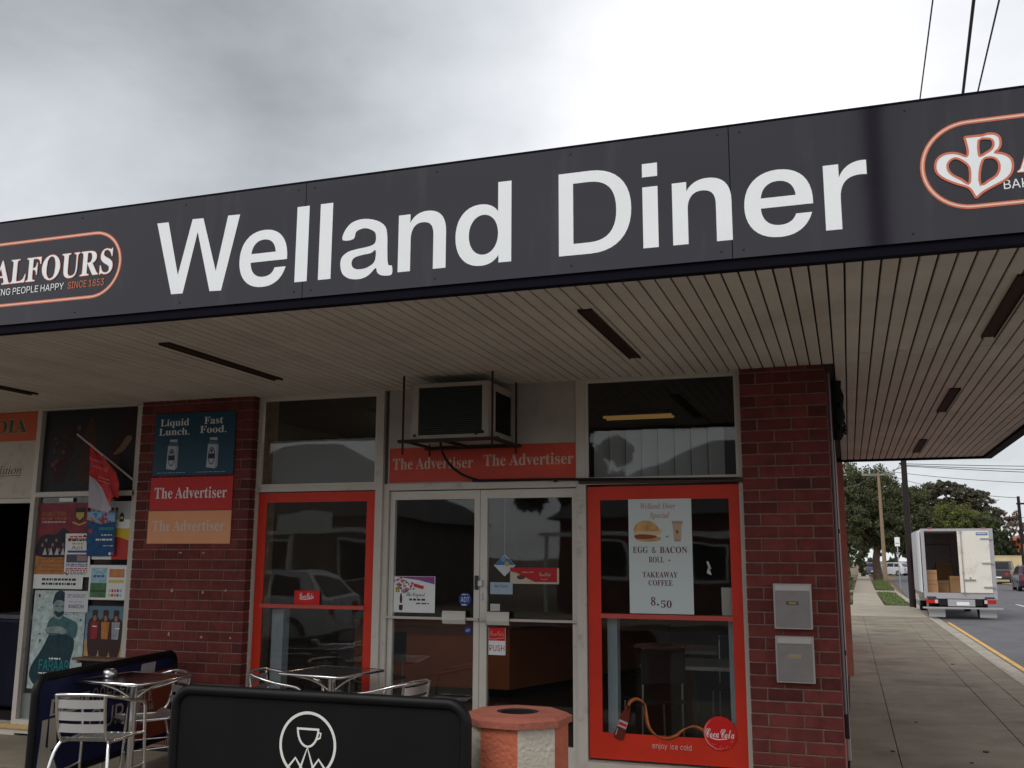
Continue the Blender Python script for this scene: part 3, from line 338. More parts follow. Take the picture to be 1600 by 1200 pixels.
2083:[390,[339,466,0,-147,-17,0,-7,24,-22,42,-28,32,-34,21,-37,7,-21,-2,-18,-6,-15,-11,-12,-13,-6,-15,-2,-18,1,-16,6,-15,10,-13,31,-22,111,-54,21,-13,31,-28,11,-15,13,-33,4,-38,-2,-27,-7,-26,-11,-22,-16,-20,-19,-17,-23,-13,-27,-10,-29,-6,-44,-2,-34,4,-41,13,-28,5,-12,-9,-5,-14,-18,0,0,169,19,0,13,-45,16,-36,20,-27,25,-20,28,-11,33,-4,23,2,21,7,16,12,12,15,7,18,3,20,-6,28,-18,23,-30,20,-98,50,-28,21,-22,22,-15,23,-9,26,-3,30,2,26,5,23,10,22,13,18,16,16,40,22,24,5,39,2,47,-8,54,-13,10,2,7,7,3,12]],
2068:[496,[405,396,35,-45,21,-56,7,-67,-27,-127,-79,-76,-134,-25,-208,0,0,17,33,6,10,7,6,9,4,15,1,320,-6,41,-7,11,-11,7,-35,6,0,16,207,0,74,-6,61,-20],[294,410,-71,23,-26,-4,-12,-14,-3,-30,1,-330,2,-13,5,-8,18,-9,14,-1,40,6,33,17,24,28,18,40,10,51,4,63,-15,113]],
2073:[261,[244,455,0,-16,-21,-2,-16,-4,-11,-6,-8,-8,-4,-14,-1,-341,4,-20,5,-7,14,-11,40,-9,0,-17,-233,0,0,17,21,4,27,11,8,10,5,14,1,19,-1,330,-4,14,-7,8,-11,6,-16,4,-23,2,0,16]],
2069:[442,[399,455,0,-135,-16,0,-8,37,-14,29,-21,20,-28,14,-36,8,-57,2,-25,-4,-8,-9,-3,-17,0,-154,38,2,22,8,16,13,13,19,9,25,7,32,16,0,0,-227,-17,0,-7,46,-7,17,-19,25,-29,12,-42,4,0,-155,4,-25,5,-7,21,-7,76,4,24,7,22,9,19,12,17,15,15,19,13,22,12,27,19,0,-28,-143,-388,0,0,17,21,1,16,4,11,8,8,11,4,16,1,21,-1,316,-5,19,-7,12,-11,8,-35,6,0,16]],
2071:[508,[437,465,0,-157,-17,0,-23,49,-15,22,-34,34,-39,23,-42,7,-67,-24,-41,-72,-13,-119,4,-65,11,-53,19,-43,26,-30,32,-18,37,-6,23,1,18,5,12,8,8,12,5,14,2,18,0,57,-6,33,-8,9,-12,6,-42,6,0,16,225,0,0,-16,-34,-5,-9,-6,-6,-10,-4,-14,-1,-19,0,-99,-59,-22,-59,-13,-60,-4,-46,3,-43,10,-38,16,-33,23,-28,28,-23,33,-16,38,-10,42,-3,46,3,45,10,41,16,37,23,33,27,28,32,22,37,17,39,10,42,3,36,-2,37,-9,52,-18,6,0,13,3,5,4,13,22]],
2067:[468,[437,465,0,-157,-17,0,-17,39,-22,33,-25,27,-28,20,-30,12,-33,4,-67,-24,-41,-72,-13,-121,15,-112,44,-68,75,-22,27,2,26,7,27,12,25,16,24,20,21,25,19,-17,-52,-56,-63,-33,-75,-11,-44,4,-39,10,-37,17,-32,23,-27,28,-22,33,-17,38,-10,42,-3,44,4,45,9,41,17,37,23,33,27,28,33,23,37,17,40,10,43,3,33,-2,36,-9,46,-17,14,-2,14,4,11,10,6,16]],
2078:[494,[480,455,0,-16,-37,-7,-10,-7,-6,-11,-4,-16,-1,-409,-19,0,-296,361,1,-293,4,-15,7,-11,10,-7,38,-7,0,-17,-149,0,0,17,27,3,16,7,6,6,7,18,2,28,0,309,-33,39,-7,6,-18,6,0,16,138,0,235,-286,0,208,-2,27,-3,10,-10,13,-17,8,-28,4,0,16]],
2075:[510,[486,455,0,-16,-50,-9,-44,-26,-47,-43,-74,-76,192,-239,24,-21,9,-4,23,-4,0,-17,-238,0,0,17,41,4,10,8,2,5,-2,8,-16,24,-117,148,-16,-16,1,-139,4,-16,7,-11,10,-8,37,-7,0,-17,-226,0,0,17,37,7,10,8,7,11,4,16,1,22,-1,317,-4,15,-7,11,-11,8,-35,7,0,16,225,0,0,-16,-37,-7,-8,-4,-10,-13,-4,-21,0,-160,138,139,24,33,4,12,-7,12,-19,6,-32,3,0,16]],
2087:[611,[624,455,0,-16,-22,-10,-8,-8,-13,-25,-135,-407,-18,0,-112,320,-126,-320,-19,0,-144,418,-6,12,-13,14,-23,6,0,16,196,0,0,-16,-24,-4,-12,-8,-4,-7,0,-20,7,-27,75,-220,78,200,-20,60,-7,10,-16,11,-29,5,0,16,210,0,0,-16,-26,-3,-15,-9,-5,-15,6,-26,75,-220,67,203,8,37,-5,19,-6,5,-20,7,-15,2,0,16]],
2089:[426,[439,455,0,-17,-21,-7,-9,-7,-9,-8,-17,-24,-115,-189,0,-122,1,-22,4,-16,7,-11,11,-8,37,-7,0,-17,-227,0,0,17,37,7,10,8,7,11,6,38,0,98,-126,227,-11,15,-10,8,-27,9,0,17,220,0,0,-17,-23,-1,-17,-5,-10,-9,0,-14,2,-8,89,-175,85,140,14,30,2,12,-6,16,-17,11,-31,3,0,17]],
2079:[525,[431,399,20,-23,16,-25,14,-28,9,-30,6,-32,2,-33,-2,-33,-6,-32,-9,-29,-14,-28,-17,-25,-20,-23,-22,-20,-25,-17,-28,-14,-30,-10,-31,-6,-33,-2,-33,2,-30,6,-29,10,-27,14,-25,17,-23,20,-36,48,-13,28,-10,29,-6,32,-1,33,1,32,6,32,10,29,13,28,17,25,20,23,22,20,53,31,30,10,32,6,33,2,33,-2,30,-6,29,-10,27,-13,25,-17],[324,419,-30,18,-34,6,-64,-24,-38,-72,-13,-119,4,-65,10,-54,18,-42,24,-30,29,-19,35,-6,63,24,39,72,12,120,-3,65,-11,53,-17,43]],
2097:[344,[263,292,17,-21,10,-27,3,-34,0,-158,2,-12,9,-6,16,8,9,-14,-23,-21,-25,-13,-26,-4,-29,5,-18,15,-8,25,-32,-24,-35,-15,-38,-5,-21,3,-19,6,-15,11,-11,15,-7,17,-2,20,5,28,14,24,24,21,35,19,45,18,56,17,-2,68,-4,14,-6,10,-10,8,-29,6,-25,-3,-14,-7,-5,-12,18,-35,-1,-19,-4,-10,-7,-8,-20,-10,-26,0,-10,4,-16,16,-4,11,-1,13,2,16,5,14,9,12,28,22,18,8,20,6,22,3,25,1,43,-3,34,-8],[199,169,-45,-18,-27,-28,-9,-39,4,-28,11,-17,25,-5,25,13,16,16]],
2048:[375,[283,456,22,-23,17,-28,14,-35,9,-39,6,-43,2,-48,-2,-47,-6,-43,-9,-40,-14,-34,-17,-29,-22,-23,-27,-17,-31,-10,-37,-4,-38,4,-32,10,-27,17,-22,24,-18,28,-12,35,-9,39,-5,43,-2,48,2,48,5,43,9,39,12,34,18,28,22,23,27,17,32,10,39,3,36,-3,32,-10],[211,437,-22,6,-23,-6,-16,-18,-11,-29,-7,-41,-4,-49,0,-119,4,-50,7,-40,11,-30,16,-18,22,-6,22,6,17,18,10,30,10,90,0,119,-4,49,-6,41,-10,29]],
2051:[375,[309,436,14,-27,5,-32,-4,-29,-9,-25,-17,-22,-21,-18,-24,-16,-28,-11,36,-10,36,-18,29,-27,10,-17,6,-21,3,-25,-2,-26,-5,-22,-9,-20,-11,-18,-14,-15,-16,-12,-17,-10,-41,-14,-44,-7,-54,1,-28,3,-42,15,-16,10,-12,12,-14,25,1,30,5,13,10,10,12,7,13,5,15,1,2,-26,8,-21,13,-17,17,-12,19,-7,23,-3,29,4,24,12,19,23,10,36,1,24,-3,24,-9,21,-15,18,-20,14,-26,8,-31,3,-42,0,0,42,45,0,26,3,22,9,16,15,12,20,7,24,2,27,-6,42,-8,15,-11,12,-14,7,-32,1,-12,-5,-9,-9,-8,-11,-9,-28,-5,-50,-25,2,-22,5,-17,8,-13,11,-7,15,-3,19,4,22,13,21,21,17,29,14,37,8,45,3,44,-3,38,-9,31,-16]],
2053:[375,[316,480,3,-123,-38,0,-11,37,-3,5,-13,6,-149,1,-11,-125,19,5,41,5,62,-4,42,-11,35,-20,26,-28,16,-36,5,-44,-2,-28,-5,-24,-9,-21,-25,-35,-17,-13,-17,-11,-39,-15,-41,-7,-52,1,-49,10,-18,9,-15,10,-11,11,-12,26,1,28,4,12,9,8,11,7,13,4,15,1,0,-13,7,-25,5,-12,8,-10,10,-9,12,-6,31,-6,15,1,26,9,12,8,19,25,10,39,1,26,-3,30,-8,25,-13,20,-18,13,-22,8,-43,3,-14,-1,-45,-11,-31,12,22,233]],
2056:[375,[299,453,19,-24,12,-28,4,-32,-2,-25,-8,-22,-14,-17,-18,-16,-48,-29,36,-20,29,-20,21,-21,14,-22,8,-24,3,-26,-5,-39,-15,-33,-25,-26,-34,-20,-42,-12,-51,-4,-35,2,-30,6,-27,10,-22,13,-18,15,-13,18,-10,21,-6,21,-2,23,3,28,9,23,15,20,20,18,52,31,-45,34,-17,20,-12,20,-7,23,-2,25,1,21,13,38,12,18,17,15,20,13,26,9,31,6,35,2,44,-3,36,-12],[230,428,-8,8,-22,10,-30,-1,-14,-7,-11,-12,-8,-16,-5,-18,-2,-20,2,-21,7,-18,10,-15,14,-12,40,-23,27,21,9,13,10,33,1,20,-3,25,-4,12],[239,170,-19,15,-56,31,-14,-11,-24,-27,-14,-36,1,-47,7,-21,12,-18,15,-14,18,-8,22,-2,21,2,18,8,15,13,12,17,7,20,2,24,-3,20,-7,18]],
3087:[592,[667,465,-3,-13,-15,-2,-12,-6,-13,-10,-27,-31,-278,-413,-13,0,14,320,-225,-320,-12,0,15,424,-4,15,-7,10,-11,7,-16,5,-20,2,2,12,187,0,-3,-12,-25,-2,-14,-4,-10,-8,-10,-29,-14,-294,168,239,2,41,-4,32,-7,11,-10,7,-13,5,-22,1,3,13,178,0,-4,-13,-25,-2,-16,-8,-6,-7,-6,-22,-14,-293,182,276,11,35,-5,11,-16,7,-27,3,5,13]],
3101:[287,[242,303,9,-10,5,-12,2,-15,-6,-27,-16,-26,-28,-24,-38,-20,-49,-16,-60,-11,-5,-44,7,-40,21,-24,35,-8,32,6,34,18,36,31,10,-10,-44,-44,-22,-15,-24,-10,-25,-7,-27,-2,-27,3,-23,10,-18,15,-14,21,-8,26,-3,31,1,21,5,23,7,22,22,45,15,21,35,37,51,34,32,11,31,3,19,-1],[193,295,-13,3,-29,-8,-29,-24,-14,-16,-25,-42,-19,-50,42,9,34,13,28,19,20,22,12,24,4,26,-3,15]],
3108:[173,[171,484,-3,-19,-112,-408,1,-16,4,-5,7,-2,14,6,18,15,22,27,11,-10,-19,-25,-37,-35,-32,-17,-23,-1,-8,3,-12,11,-4,25,15,66,88,327,-4,23,-12,7,-27,3,2,12,44,5,59,11]],
3097:[342,[292,309,-69,-254,0,-16,4,-3,6,-1,12,5,37,40,9,-8,-35,-45,-32,-26,-29,-9,-15,3,-9,11,-3,17,2,19,21,76,-25,-39,-24,-31,-23,-25,-22,-17,-23,-11,-24,-3,-17,2,-13,6,-12,10,-8,15,-7,39,3,37,8,37,14,37,20,36,24,33,28,30,31,24,31,14,31,4,25,-4,16,-12,8,-20,9,29],[204,294,-19,5,-21,-4,-21,-11,-19,-18,-19,-25,-17,-30,-20,-54,-13,-52,-2,-32,3,-22,10,-14,16,-4,11,2,11,4,12,9,36,39,23,35,20,39,20,60,4,36,-4,23]],
3110:[364,[298,299,4,-30,-6,-37,-49,-168,-2,-15,6,-14,8,-1,15,6,17,19,21,32,10,-8,-32,-51,-34,-31,-34,-10,-17,4,-12,13,-3,9,2,32,39,146,11,59,-1,11,-6,7,-10,3,-19,-5,-23,-15,-36,-36,-35,-45,-19,-32,-17,-37,-34,-105,-54,0,73,252,1,11,-4,13,-12,7,-29,2,2,12,61,8,45,11,8,-2,-40,-137,33,43,32,34,30,27,28,19,25,11,22,4,22,-4]],
3100:[355,[344,484,-1,-16,-103,-387,-6,-37,2,-8,14,-6,14,6,19,17,23,28,11,-9,-38,-45,-16,-16,-15,-10,-16,-7,-15,-2,-19,4,-12,11,-3,20,2,21,16,64,-23,-37,-23,-30,-22,-24,-23,-16,-24,-10,-25,-3,-20,2,-17,7,-14,12,-11,17,-6,20,-2,23,2,22,12,48,24,50,15,24,17,23,38,39,31,21,16,7,31,8,39,-1,16,-8,10,-13,31,123,2,26,-7,9,-6,2,-29,2,3,12,51,7,44,12,7,1],[223,289,-15,10,-10,1,-22,-3,-22,-11,-22,-18,-21,-24,-19,-30,-17,-36,-13,-37,-8,-33,-2,-45,10,-22,8,-7,9,-5,12,-1,11,1,13,6,12,8,26,26,24,34,31,60,20,61,4,35,-1,12]],
3068:[507,[433,402,20,-27,14,-31,9,-34,3,-38,-3,-36,-7,-34,-12,-33,-17,-32,-21,-29,-26,-26,-29,-24,-33,-20,-37,-16,-39,-12,-43,-8,-45,-2,-203,0,4,13,23,2,15,4,12,7,9,10,8,16,91,333,6,34,-6,18,-6,6,-10,4,-29,4,4,14,178,0,42,-3,39,-8,34,-12,30,-18],[364,403,-29,22,-37,13,-44,5,-24,-2,-15,-6,-10,-12,-8,-21,-89,-330,-3,-23,1,-9,6,-7,20,-8,27,-3,47,3,34,7,30,12,27,16,24,20,21,23,33,55,11,31,13,65,2,33,-4,47,-13,39]],
3105:[177,[147,452,6,-7,4,-17,-4,-18,-6,-7,-15,-8,-10,-1,-16,4,-8,6,-9,15,-1,9,1,8,9,16,16,10,8,1,9,-1],[130,313,0,-10,-67,-224,-5,-27,1,-11,5,-7,8,-2,15,6,19,17,24,29,10,-10,-38,-46,-35,-27,-34,-9,-18,4,-11,12,-4,21,1,15,59,220,-1,8,-9,10,-19,5,-14,0,3,12,67,9,32,8]],
3114:[224,[229,307,7,-15,0,-21,-4,-10,-13,-15,-19,-6,-14,4,-11,9,-5,15,-52,-69,-43,-89,-34,-110,-54,0,68,247,1,12,-4,16,-13,6,-26,3,2,13,56,9,42,10,10,-1,2,-3,-36,-133,48,76,40,46,31,15,8,-1]],
3083:[369,[351,473,-21,-137,-11,0,-3,36,-8,29,-12,23,-18,16,-21,10,-25,3,-22,-2,-19,-7,-16,-11,-11,-16,-7,-19,-3,-22,2,-13,12,-29,20,-29,75,-81,21,-29,13,-33,4,-36,-2,-25,-17,-44,-32,-35,-21,-14,-48,-15,-28,-2,-29,2,-82,20,-12,-2,-9,-7,-6,-12,-12,0,23,154,12,0,4,-40,10,-34,17,-26,21,-20,26,-11,30,-4,32,5,26,16,11,12,16,27,5,34,-1,11,-13,35,-22,32,-85,94,-21,38,-6,38,2,23,5,21,22,36,35,26,21,9,23,5,26,2,31,-2,60,-16,11,1,14,15]],
3112:[340,[286,292,12,-18,7,-22,3,-26,-2,-27,-16,-55,-28,-51,-19,-24,-20,-22,-22,-18,-24,-16,-25,-11,-25,-7,-26,-2,-20,1,-17,4,-14,7,-24,-103,-2,-23,4,-6,17,-8,32,-3,-4,-11,-169,0,3,12,19,2,25,9,15,22,92,353,2,13,-4,15,-12,6,-28,2,3,13,31,3,77,14,3,-2,-2,-14,-16,-49,37,37,38,22,39,7,24,-2,19,-8],[235,271,-21,13,-15,2,-22,-4,-21,-11,-20,-18,-18,-25,-15,-31,-12,-35,-25,-98,-4,-24,5,-17,12,-10,22,-4,36,9,35,26,30,38,24,46,16,50,6,50,-6,31]],
3099:[298,[259,292,6,-12,1,-24,-8,-17,-15,-10,-26,2,-10,9,-2,24,15,25,-2,6,-8,3,-36,-2,-23,-10,-21,-15,-20,-21,-17,-25,-14,-29,-18,-60,-2,-29,2,-24,6,-20,9,-17,13,-13,15,-8,18,-2,35,6,35,20,36,33,10,-11,-45,-44,-47,-26,-47,-9,-29,3,-24,11,-20,17,-15,23,-9,29,-3,34,6,44,7,22,10,22,26,40,34,35,20,14,31,17,33,10,53,2,30,-13]],
3116:[187,[151,392,-25,-88,57,0,-6,-21,-57,0,-60,-230,1,-16,4,-5,7,-1,13,5,17,16,22,27,10,-11,-35,-42,-33,-26,-33,-8,-18,4,-11,11,-3,19,1,18,64,239,-47,0,3,14,41,16,37,31,36,48]],
3111:[351,[283,286,17,-22,10,-27,4,-31,-2,-22,-5,-23,-19,-46,-28,-42,-17,-19,-40,-31,-32,-17,-32,-11,-34,-3,-30,3,-27,10,-22,17,-17,22,-10,27,-3,31,2,26,6,25,23,50,34,44,43,37,24,14,24,10,25,6,24,2,33,-3,27,-10],[229,291,-32,8,-21,-4,-22,-10,-22,-17,-20,-24,-18,-28,-16,-33,-12,-34,-8,-34,-2,-32,1,-21,5,-18,9,-14,11,-10,14,-7,17,-2,18,3,18,7,17,11,16,15,29,38,13,23,19,47,12,71,-7,41]],
4067:[468,[543,398,5,-8,4,-21,-8,-31,-25,-36,-23,-24,-61,-48,-56,-31,-60,-23,-42,-9,-16,-28,-10,-26,-7,-23,-2,-19,3,-25,11,-18,18,-11,24,-4,51,9,46,24,26,24,15,27,3,18,-3,20,-9,14,-22,10,-26,-2,-17,-8,-15,-12,-11,-15,-8,-18,-5,-30,-6,-11,-4,-2,-10,4,-7,11,0,25,6,23,22,28,32,18,12,4,27,3,26,-4,21,-12,7,-9,9,-22,1,-14,-8,-34,-24,-32,-33,-26,-26,-13,-43,-13,-28,-2,-38,4,-33,10,-39,28,-17,25,-9,29,0,27,10,42,-35,10,-26,19,-15,26,-5,35,2,20,6,21,9,20,31,38,19,17,47,29,53,18,27,5,46,1,12,-2,10,-8,-1,-4,-11,-5,-46,-4,-36,-13,-49,-30,-40,-40,-27,-43,-5,-14,-4,-27,3,-21,8,-16,15,-11,20,-6,20,35,40,52,48,48,35,30,53,37,53,27,47,13,28,0,13,-3,11,-4],[505,399,-11,4,-16,-4,-20,-11,-52,-47,-59,-70,-58,-85,29,8,46,22,30,20,54,46,32,37,22,36,7,30]],
4111:[300,[239,191,8,-9,8,-22,2,-14,-3,-23,-15,-32,-29,-35,29,13,19,14,13,-14,-23,-19,-24,-13,-24,-8,-23,-2,-21,-14,-43,-16,-37,-1,-27,10,-11,8,-15,23,-6,27,1,12,8,25,15,25,33,34,41,27,44,17,45,2,25,-8],[214,180,-12,5,-14,-5,-19,-17,-25,-29,-29,-46,-16,-35,-4,-19,1,-8,5,-8,13,0,8,3,18,12,-2,15,6,9,10,8,21,7,19,26,14,24,8,23,2,20]],
4099:[259,[236,190,6,-8,4,-17,-2,-13,-7,-12,-11,-9,-7,-2,-8,-1,-14,4,-9,11,0,18,12,16,10,4,-11,5,-16,-7,-26,-27,-27,-38,-23,-42,-10,-26,-2,-14,5,-12,13,-4,18,3,33,17,47,39,13,-13,-33,-29,-16,-12,-31,-16,-16,-6,-33,-4,-31,5,-13,6,-20,18,-10,26,-1,16,4,26,20,37,33,34,26,18,28,14,27,9,26,3,25,-3,11,-3]],
4097:[355,[322,207,-76,-157,-5,-16,6,-4,17,7,47,38,13,-13,-32,-29,-30,-21,-40,-16,-12,-1,-16,3,-20,16,-4,7,-3,19,-19,-19,-21,-14,-21,-8,-23,-3,-27,4,-21,12,-8,9,-10,23,-1,14,1,13,8,25,25,39,23,23,26,20,44,21,44,8,18,-2,14,-6,10,-9,5,-13,13,27],[213,181,-12,7,-16,-3,-29,-22,-23,-27,-27,-42,-16,-32,-8,-27,0,-11,5,-7,10,-5,23,7,26,21,26,31,35,57,12,27,1,14]],
4108:[281,[302,394,-166,-301,-24,-48,-3,-17,2,-4,7,-3,24,12,49,43,12,-14,-44,-41,-37,-22,-13,-3,-26,0,-28,12,-14,25,0,26,14,38,24,44,-30,-28,-14,11,36,34,31,36,118,191]],
4079:[380,[458,406,14,-18,5,-25,-1,-12,-8,-14,-14,1,-2,33,-7,15,-14,12,-17,6,-32,-3,-23,-8,-24,-13,-36,-29,-45,-53,-23,-33,-42,-72,-33,-71,-14,-46,-2,-24,2,-17,5,-13,10,-7,14,-2,29,5,32,18,35,27,34,35,16,21,44,70,17,35,20,57,2,22,-4,23,-13,7,-19,-4,-10,-6,-34,-30,-31,-39,-26,-42,-33,-69,-25,-81,-14,-3,-5,3,-2,10,9,40,17,43,34,66,20,32,33,43,23,23,22,16,22,10,22,4,12,-1,20,-9,15,-16,5,-10,4,-26,-8,-43,-13,-33,-30,-51,-24,-34,-42,-47,-44,-39,-30,-19,-28,-14,-28,-9,-28,-3,-22,2,-21,6,-18,9,-16,14,-13,17,-9,19,-6,23,-2,25,5,39,14,40,11,20,26,39,28,33,27,27,47,39,68,43,32,14,45,13,37,4,34,-4]],
4084:[414,[583,408,-1,-14,-13,-18,-22,-18,-17,-8,-37,-1,-41,11,-50,18,-62,12,-32,-4,-33,-11,-45,-26,-37,-35,-18,-25,-6,-13,-8,-25,0,-20,5,-15,10,-10,23,-7,25,7,26,20,23,29,17,34,7,24,1,43,2,6,5,3,8,-6,9,-16,7,-21,2,-16,-4,-41,-5,-15,-16,-28,-10,-12,-25,-19,-28,-12,-31,-4,-16,1,-26,8,-19,18,-6,10,-5,26,2,18,15,39,14,20,16,20,45,37,58,30,32,10,32,6,34,2,52,-6,86,-16,30,3,23,9],[461,345,1,-12,-17,-25,-6,-17,-17,-86,-16,-54,-26,-50,-17,-23,-20,-20,-48,-34,-28,-12,-65,-15,-36,-2,-55,6,-21,6,-18,9,-14,11,-10,14,-6,15,-2,17,5,25,6,10,19,18,23,9,23,0,25,-9,10,-12,3,-14,-3,-15,-8,-11,-16,-9,-18,-1,-18,-8,-1,-16,8,-10,8,-5,9,-5,23,-5,48,3,31,11,28,20,14,13,24,34,23,46,28,69,18,36,21,30,43,45,31,22,10,3]],
4104:[381,[302,394,-138,-262,33,33,30,23,27,14,24,5,19,-4,9,-4,12,-15,7,-21,0,-22,-7,-20,-13,-21,-45,-58,-5,-17,4,-4,15,7,55,47,14,-13,-45,-41,-29,-19,-29,-6,-10,1,-17,7,-13,15,-7,21,-1,12,4,24,14,27,61,72,3,6,-3,4,-20,-6,-14,-8,-41,-35,-39,-48,-58,-87,-85,-6,87,165,-45,-47,-13,14,51,51,37,48,90,159]],
4101:[276,[231,188,8,-17,0,-19,-3,-10,-14,-19,-23,-18,-28,-15,-35,-12,-39,-9,-9,-22,-3,-17,5,-11,16,-4,44,8,46,25,32,27,12,-13,-17,-16,-35,-25,-18,-9,-36,-13,-17,-3,-16,-1,-36,6,-15,6,-24,21,-13,25,-2,13,5,24,21,36,34,34,41,27,43,17,27,3,23,-3,10,-4],[191,181,-4,4,-10,0,-18,-12,-14,-16,-21,-32,-20,-39,22,5,21,9,27,22,17,26,3,17]],
4114:[275,[209,168,5,-11,-1,-15,-17,-32,-49,-70,-2,-14,5,-5,13,3,35,26,27,26,12,-14,-48,-44,-17,-12,-18,-8,-18,-2,-28,3,-31,18,-6,9,-5,20,6,28,17,32,16,21,43,38,-47,-2,-51,-50,-14,14,45,41,14,48,11,6,9,-2,2,-24,5,-3,63,-11,14,-6]],
4105:[231,[216,302,9,-15,0,-14,-6,-13,-12,-11,-23,-6,-20,4,-9,8,-5,11,1,14,6,13,12,11,24,6,12,-2],[201,207,-89,-162,-7,-18,1,-5,3,-1,25,12,47,42,13,-13,-53,-48,-33,-16,-23,-3,-22,3,-15,9,-10,14,-3,20,3,16,24,52,22,39,-35,-35,-13,14,46,45,25,29]],
4103:[354,[327,210,-101,-182,36,18,39,29,13,-13,-36,-28,-27,-16,-41,-19,-25,-44,-50,-73,-50,-51,-25,-16,-26,-10,-25,-3,-30,3,-12,5,-18,13,-10,19,-1,12,12,38,36,36,59,35,83,32,15,27,-32,-19,-32,-7,-27,4,-12,6,-18,16,-9,23,0,27,3,13,12,26,30,37,25,21,28,18,44,17,29,3,18,-2,14,-5,9,-9,5,-12,14,24],[210,184,-12,4,-10,-3,-29,-26,-24,-30,-32,-45,-22,-40,-5,-14,1,-11,3,-4,11,-3,8,1,17,7,9,6,35,38,25,37,24,49,5,21],[117,-30,-30,-10,-27,-13,-23,-14,-36,-33,-18,-34,-2,-17,1,-12,4,-9,18,-7,22,9,11,11,13,15,21,33]],
4110:[388,[319,192,12,-29,1,-13,-3,-15,-17,-33,-47,-63,-4,-11,1,-6,12,2,24,17,37,34,14,-13,-43,-39,-17,-12,-31,-14,-11,-1,-19,4,-8,4,-13,15,-5,10,-3,23,1,16,9,24,30,40,41,47,-3,6,-26,-11,-51,-45,-39,-45,-62,-84,-100,-5,79,114,24,39,-1,10,-11,-6,-39,-39,-13,14,46,45,26,21,25,11,12,2,12,-3,9,-9,5,-14,2,-20,-4,-28,33,33,30,23,26,14,24,5,10,-1,18,-7]],
4071:[455,[485,398,9,-19,1,-12,-8,-33,-14,-25,-33,-41,-28,-26,-58,-40,-52,-23,-27,-6,7,-11,10,-8,30,-6,22,3,24,6,25,12,81,50,7,2,7,-2,-2,-7,-17,-25,-26,-83,-23,-46,-33,-32,-29,-15,-33,-11,-38,-5,-51,0,-26,4,-41,16,-25,26,-6,15,-1,29,3,11,14,19,20,11,24,4,19,-2,15,-8,12,-18,-2,-20,-22,-19,-26,-7,-8,-8,-1,-6,5,-12,24,-13,21,-4,29,2,17,6,16,11,16,16,31,42,35,57,-28,-12,-31,-3,-24,2,-23,7,-20,11,-17,17,-37,0,-33,6,-15,6,-25,16,-19,21,-7,12,-5,13,-4,28,2,17,10,32,21,31,30,27,38,22,36,11,16,2,11,-2,-4,-7,-32,-18,-43,-42,-28,-44,-10,-31,0,-30,4,-14,16,-22,25,-15,37,-5,6,1,-6,14,-6,27,0,27,7,29,23,40,33,35,26,20,43,24,57,18,25,2,28,-3,21,-11],[467,393,-9,8,-10,2,-18,-3,-20,-10,-42,-36,-32,-37,-35,-56,-14,-29,-12,-42,42,14,56,31,17,12,42,39,29,38,11,23,3,10,0,17]]}
# ---------------------------------------------------------------- flat print helpers (posters, signs)
class Fr:
    def __init__(s, o=(0, 0, 0), u=(1, 0, 0), v=(0, 0, 1)):
        s.o = Vector(o); s.u = Vector(u).normalized(); s.v = Vector(v).normalized(); s.n = s.u.cross(s.v)
    def p(s, a, b, k=0.0): return s.o + s.u * a + s.v * b + s.n * k
def rect(mb, fr, x0, z0, x1, z1, k, mi): mb.add([fr.p(x0, z0, k), fr.p(x1, z0, k), fr.p(x1, z1, k), fr.p(x0, z1, k)], [(0, 1, 2, 3)], mi)
def shape(mb, fr, polys, k, mi):
    flat = [p for q in polys for p in q]
    tris = tessellate_polygon([[Vector((a, b, 0)) for a, b in q] for q in polys])
    fs = []
    for t in tris:
        a, b, c = [flat[i] for i in t]
        if (b[0] - a[0]) * (c[1] - a[1]) - (b[1] - a[1]) * (c[0] - a[0]) < 0: t = (t[0], t[2], t[1])
        fs.append(t)
    mb.add([fr.p(a, b, k) for a, b in flat], fs, mi)
def ell(mb, fr, cx, cz, rx, rz, k, mi, n=28): shape(mb, fr, [[(cx + rx * math.cos(2 * PI * i / n), cz + rz * math.sin(2 * PI * i / n)) for i in range(n)]], k, mi)
def ring(mb, fr, cx, cz, rx, rz, w, k, mi, n=48):
    vs = []; fs = []
    for i in range(n):
        a = 2 * PI * i / n; vs += [fr.p(cx + rx * math.cos(a), cz + rz * math.sin(a), k), fr.p(cx + (rx - w) * math.cos(a), cz + (rz - w) * math.sin(a), k)]
    for i in range(n): j = (i + 1) % n; fs.append((2 * i, 2 * j, 2 * j + 1, 2 * i + 1))
    mb.add(vs, fs, mi)
def ribbon(mb, fr, pts, w, k, mi, closed=False, kj=0.0):
    n = len(pts); vs = []; fs = []
    for i in range(n):
        a = pts[i - 1] if (closed or i) else pts[0]; b = pts[(i + 1) % n] if (closed or i < n - 1) else pts[-1]
        dx, dz = b[0] - a[0], b[1] - a[1]; l = math.hypot(dx, dz) or 1; ww = (w[i] if isinstance(w, (list, tuple)) else w) / 2
        nx, nz = -dz / l * ww, dx / l * ww; x, z = pts[i]
        vs += [fr.p(x - nx, z - nz, k), fr.p(x + nx, z + nz, k)]
    for i in range(n if closed else n - 1): j = (i + 1) % n; fs.append((2 * i, 2 * j, 2 * j + 1, 2 * i + 1))
    mb.add(vs, fs, mi)
def smooth(pts, n=6, closed=False):
    P = [Vector(p) for p in pts]; m = len(P); out = []
    for i in range(m if closed else m - 1):
        g = lambda k: P[k % m] if closed else P[max(0, min(m - 1, k))]
        a, b, c, d = g(i - 1), g(i), g(i + 1), g(i + 2)
        for k in range(n):
            t = k / n
            out.append(0.5 * ((2 * b) + (c - a) * t + (2 * a - 5 * b + 4 * c - d) * t * t + (3 * b - a - 3 * c + d) * t ** 3))
    if not closed: out.append(P[-1])
    return [tuple(p) for p in out]
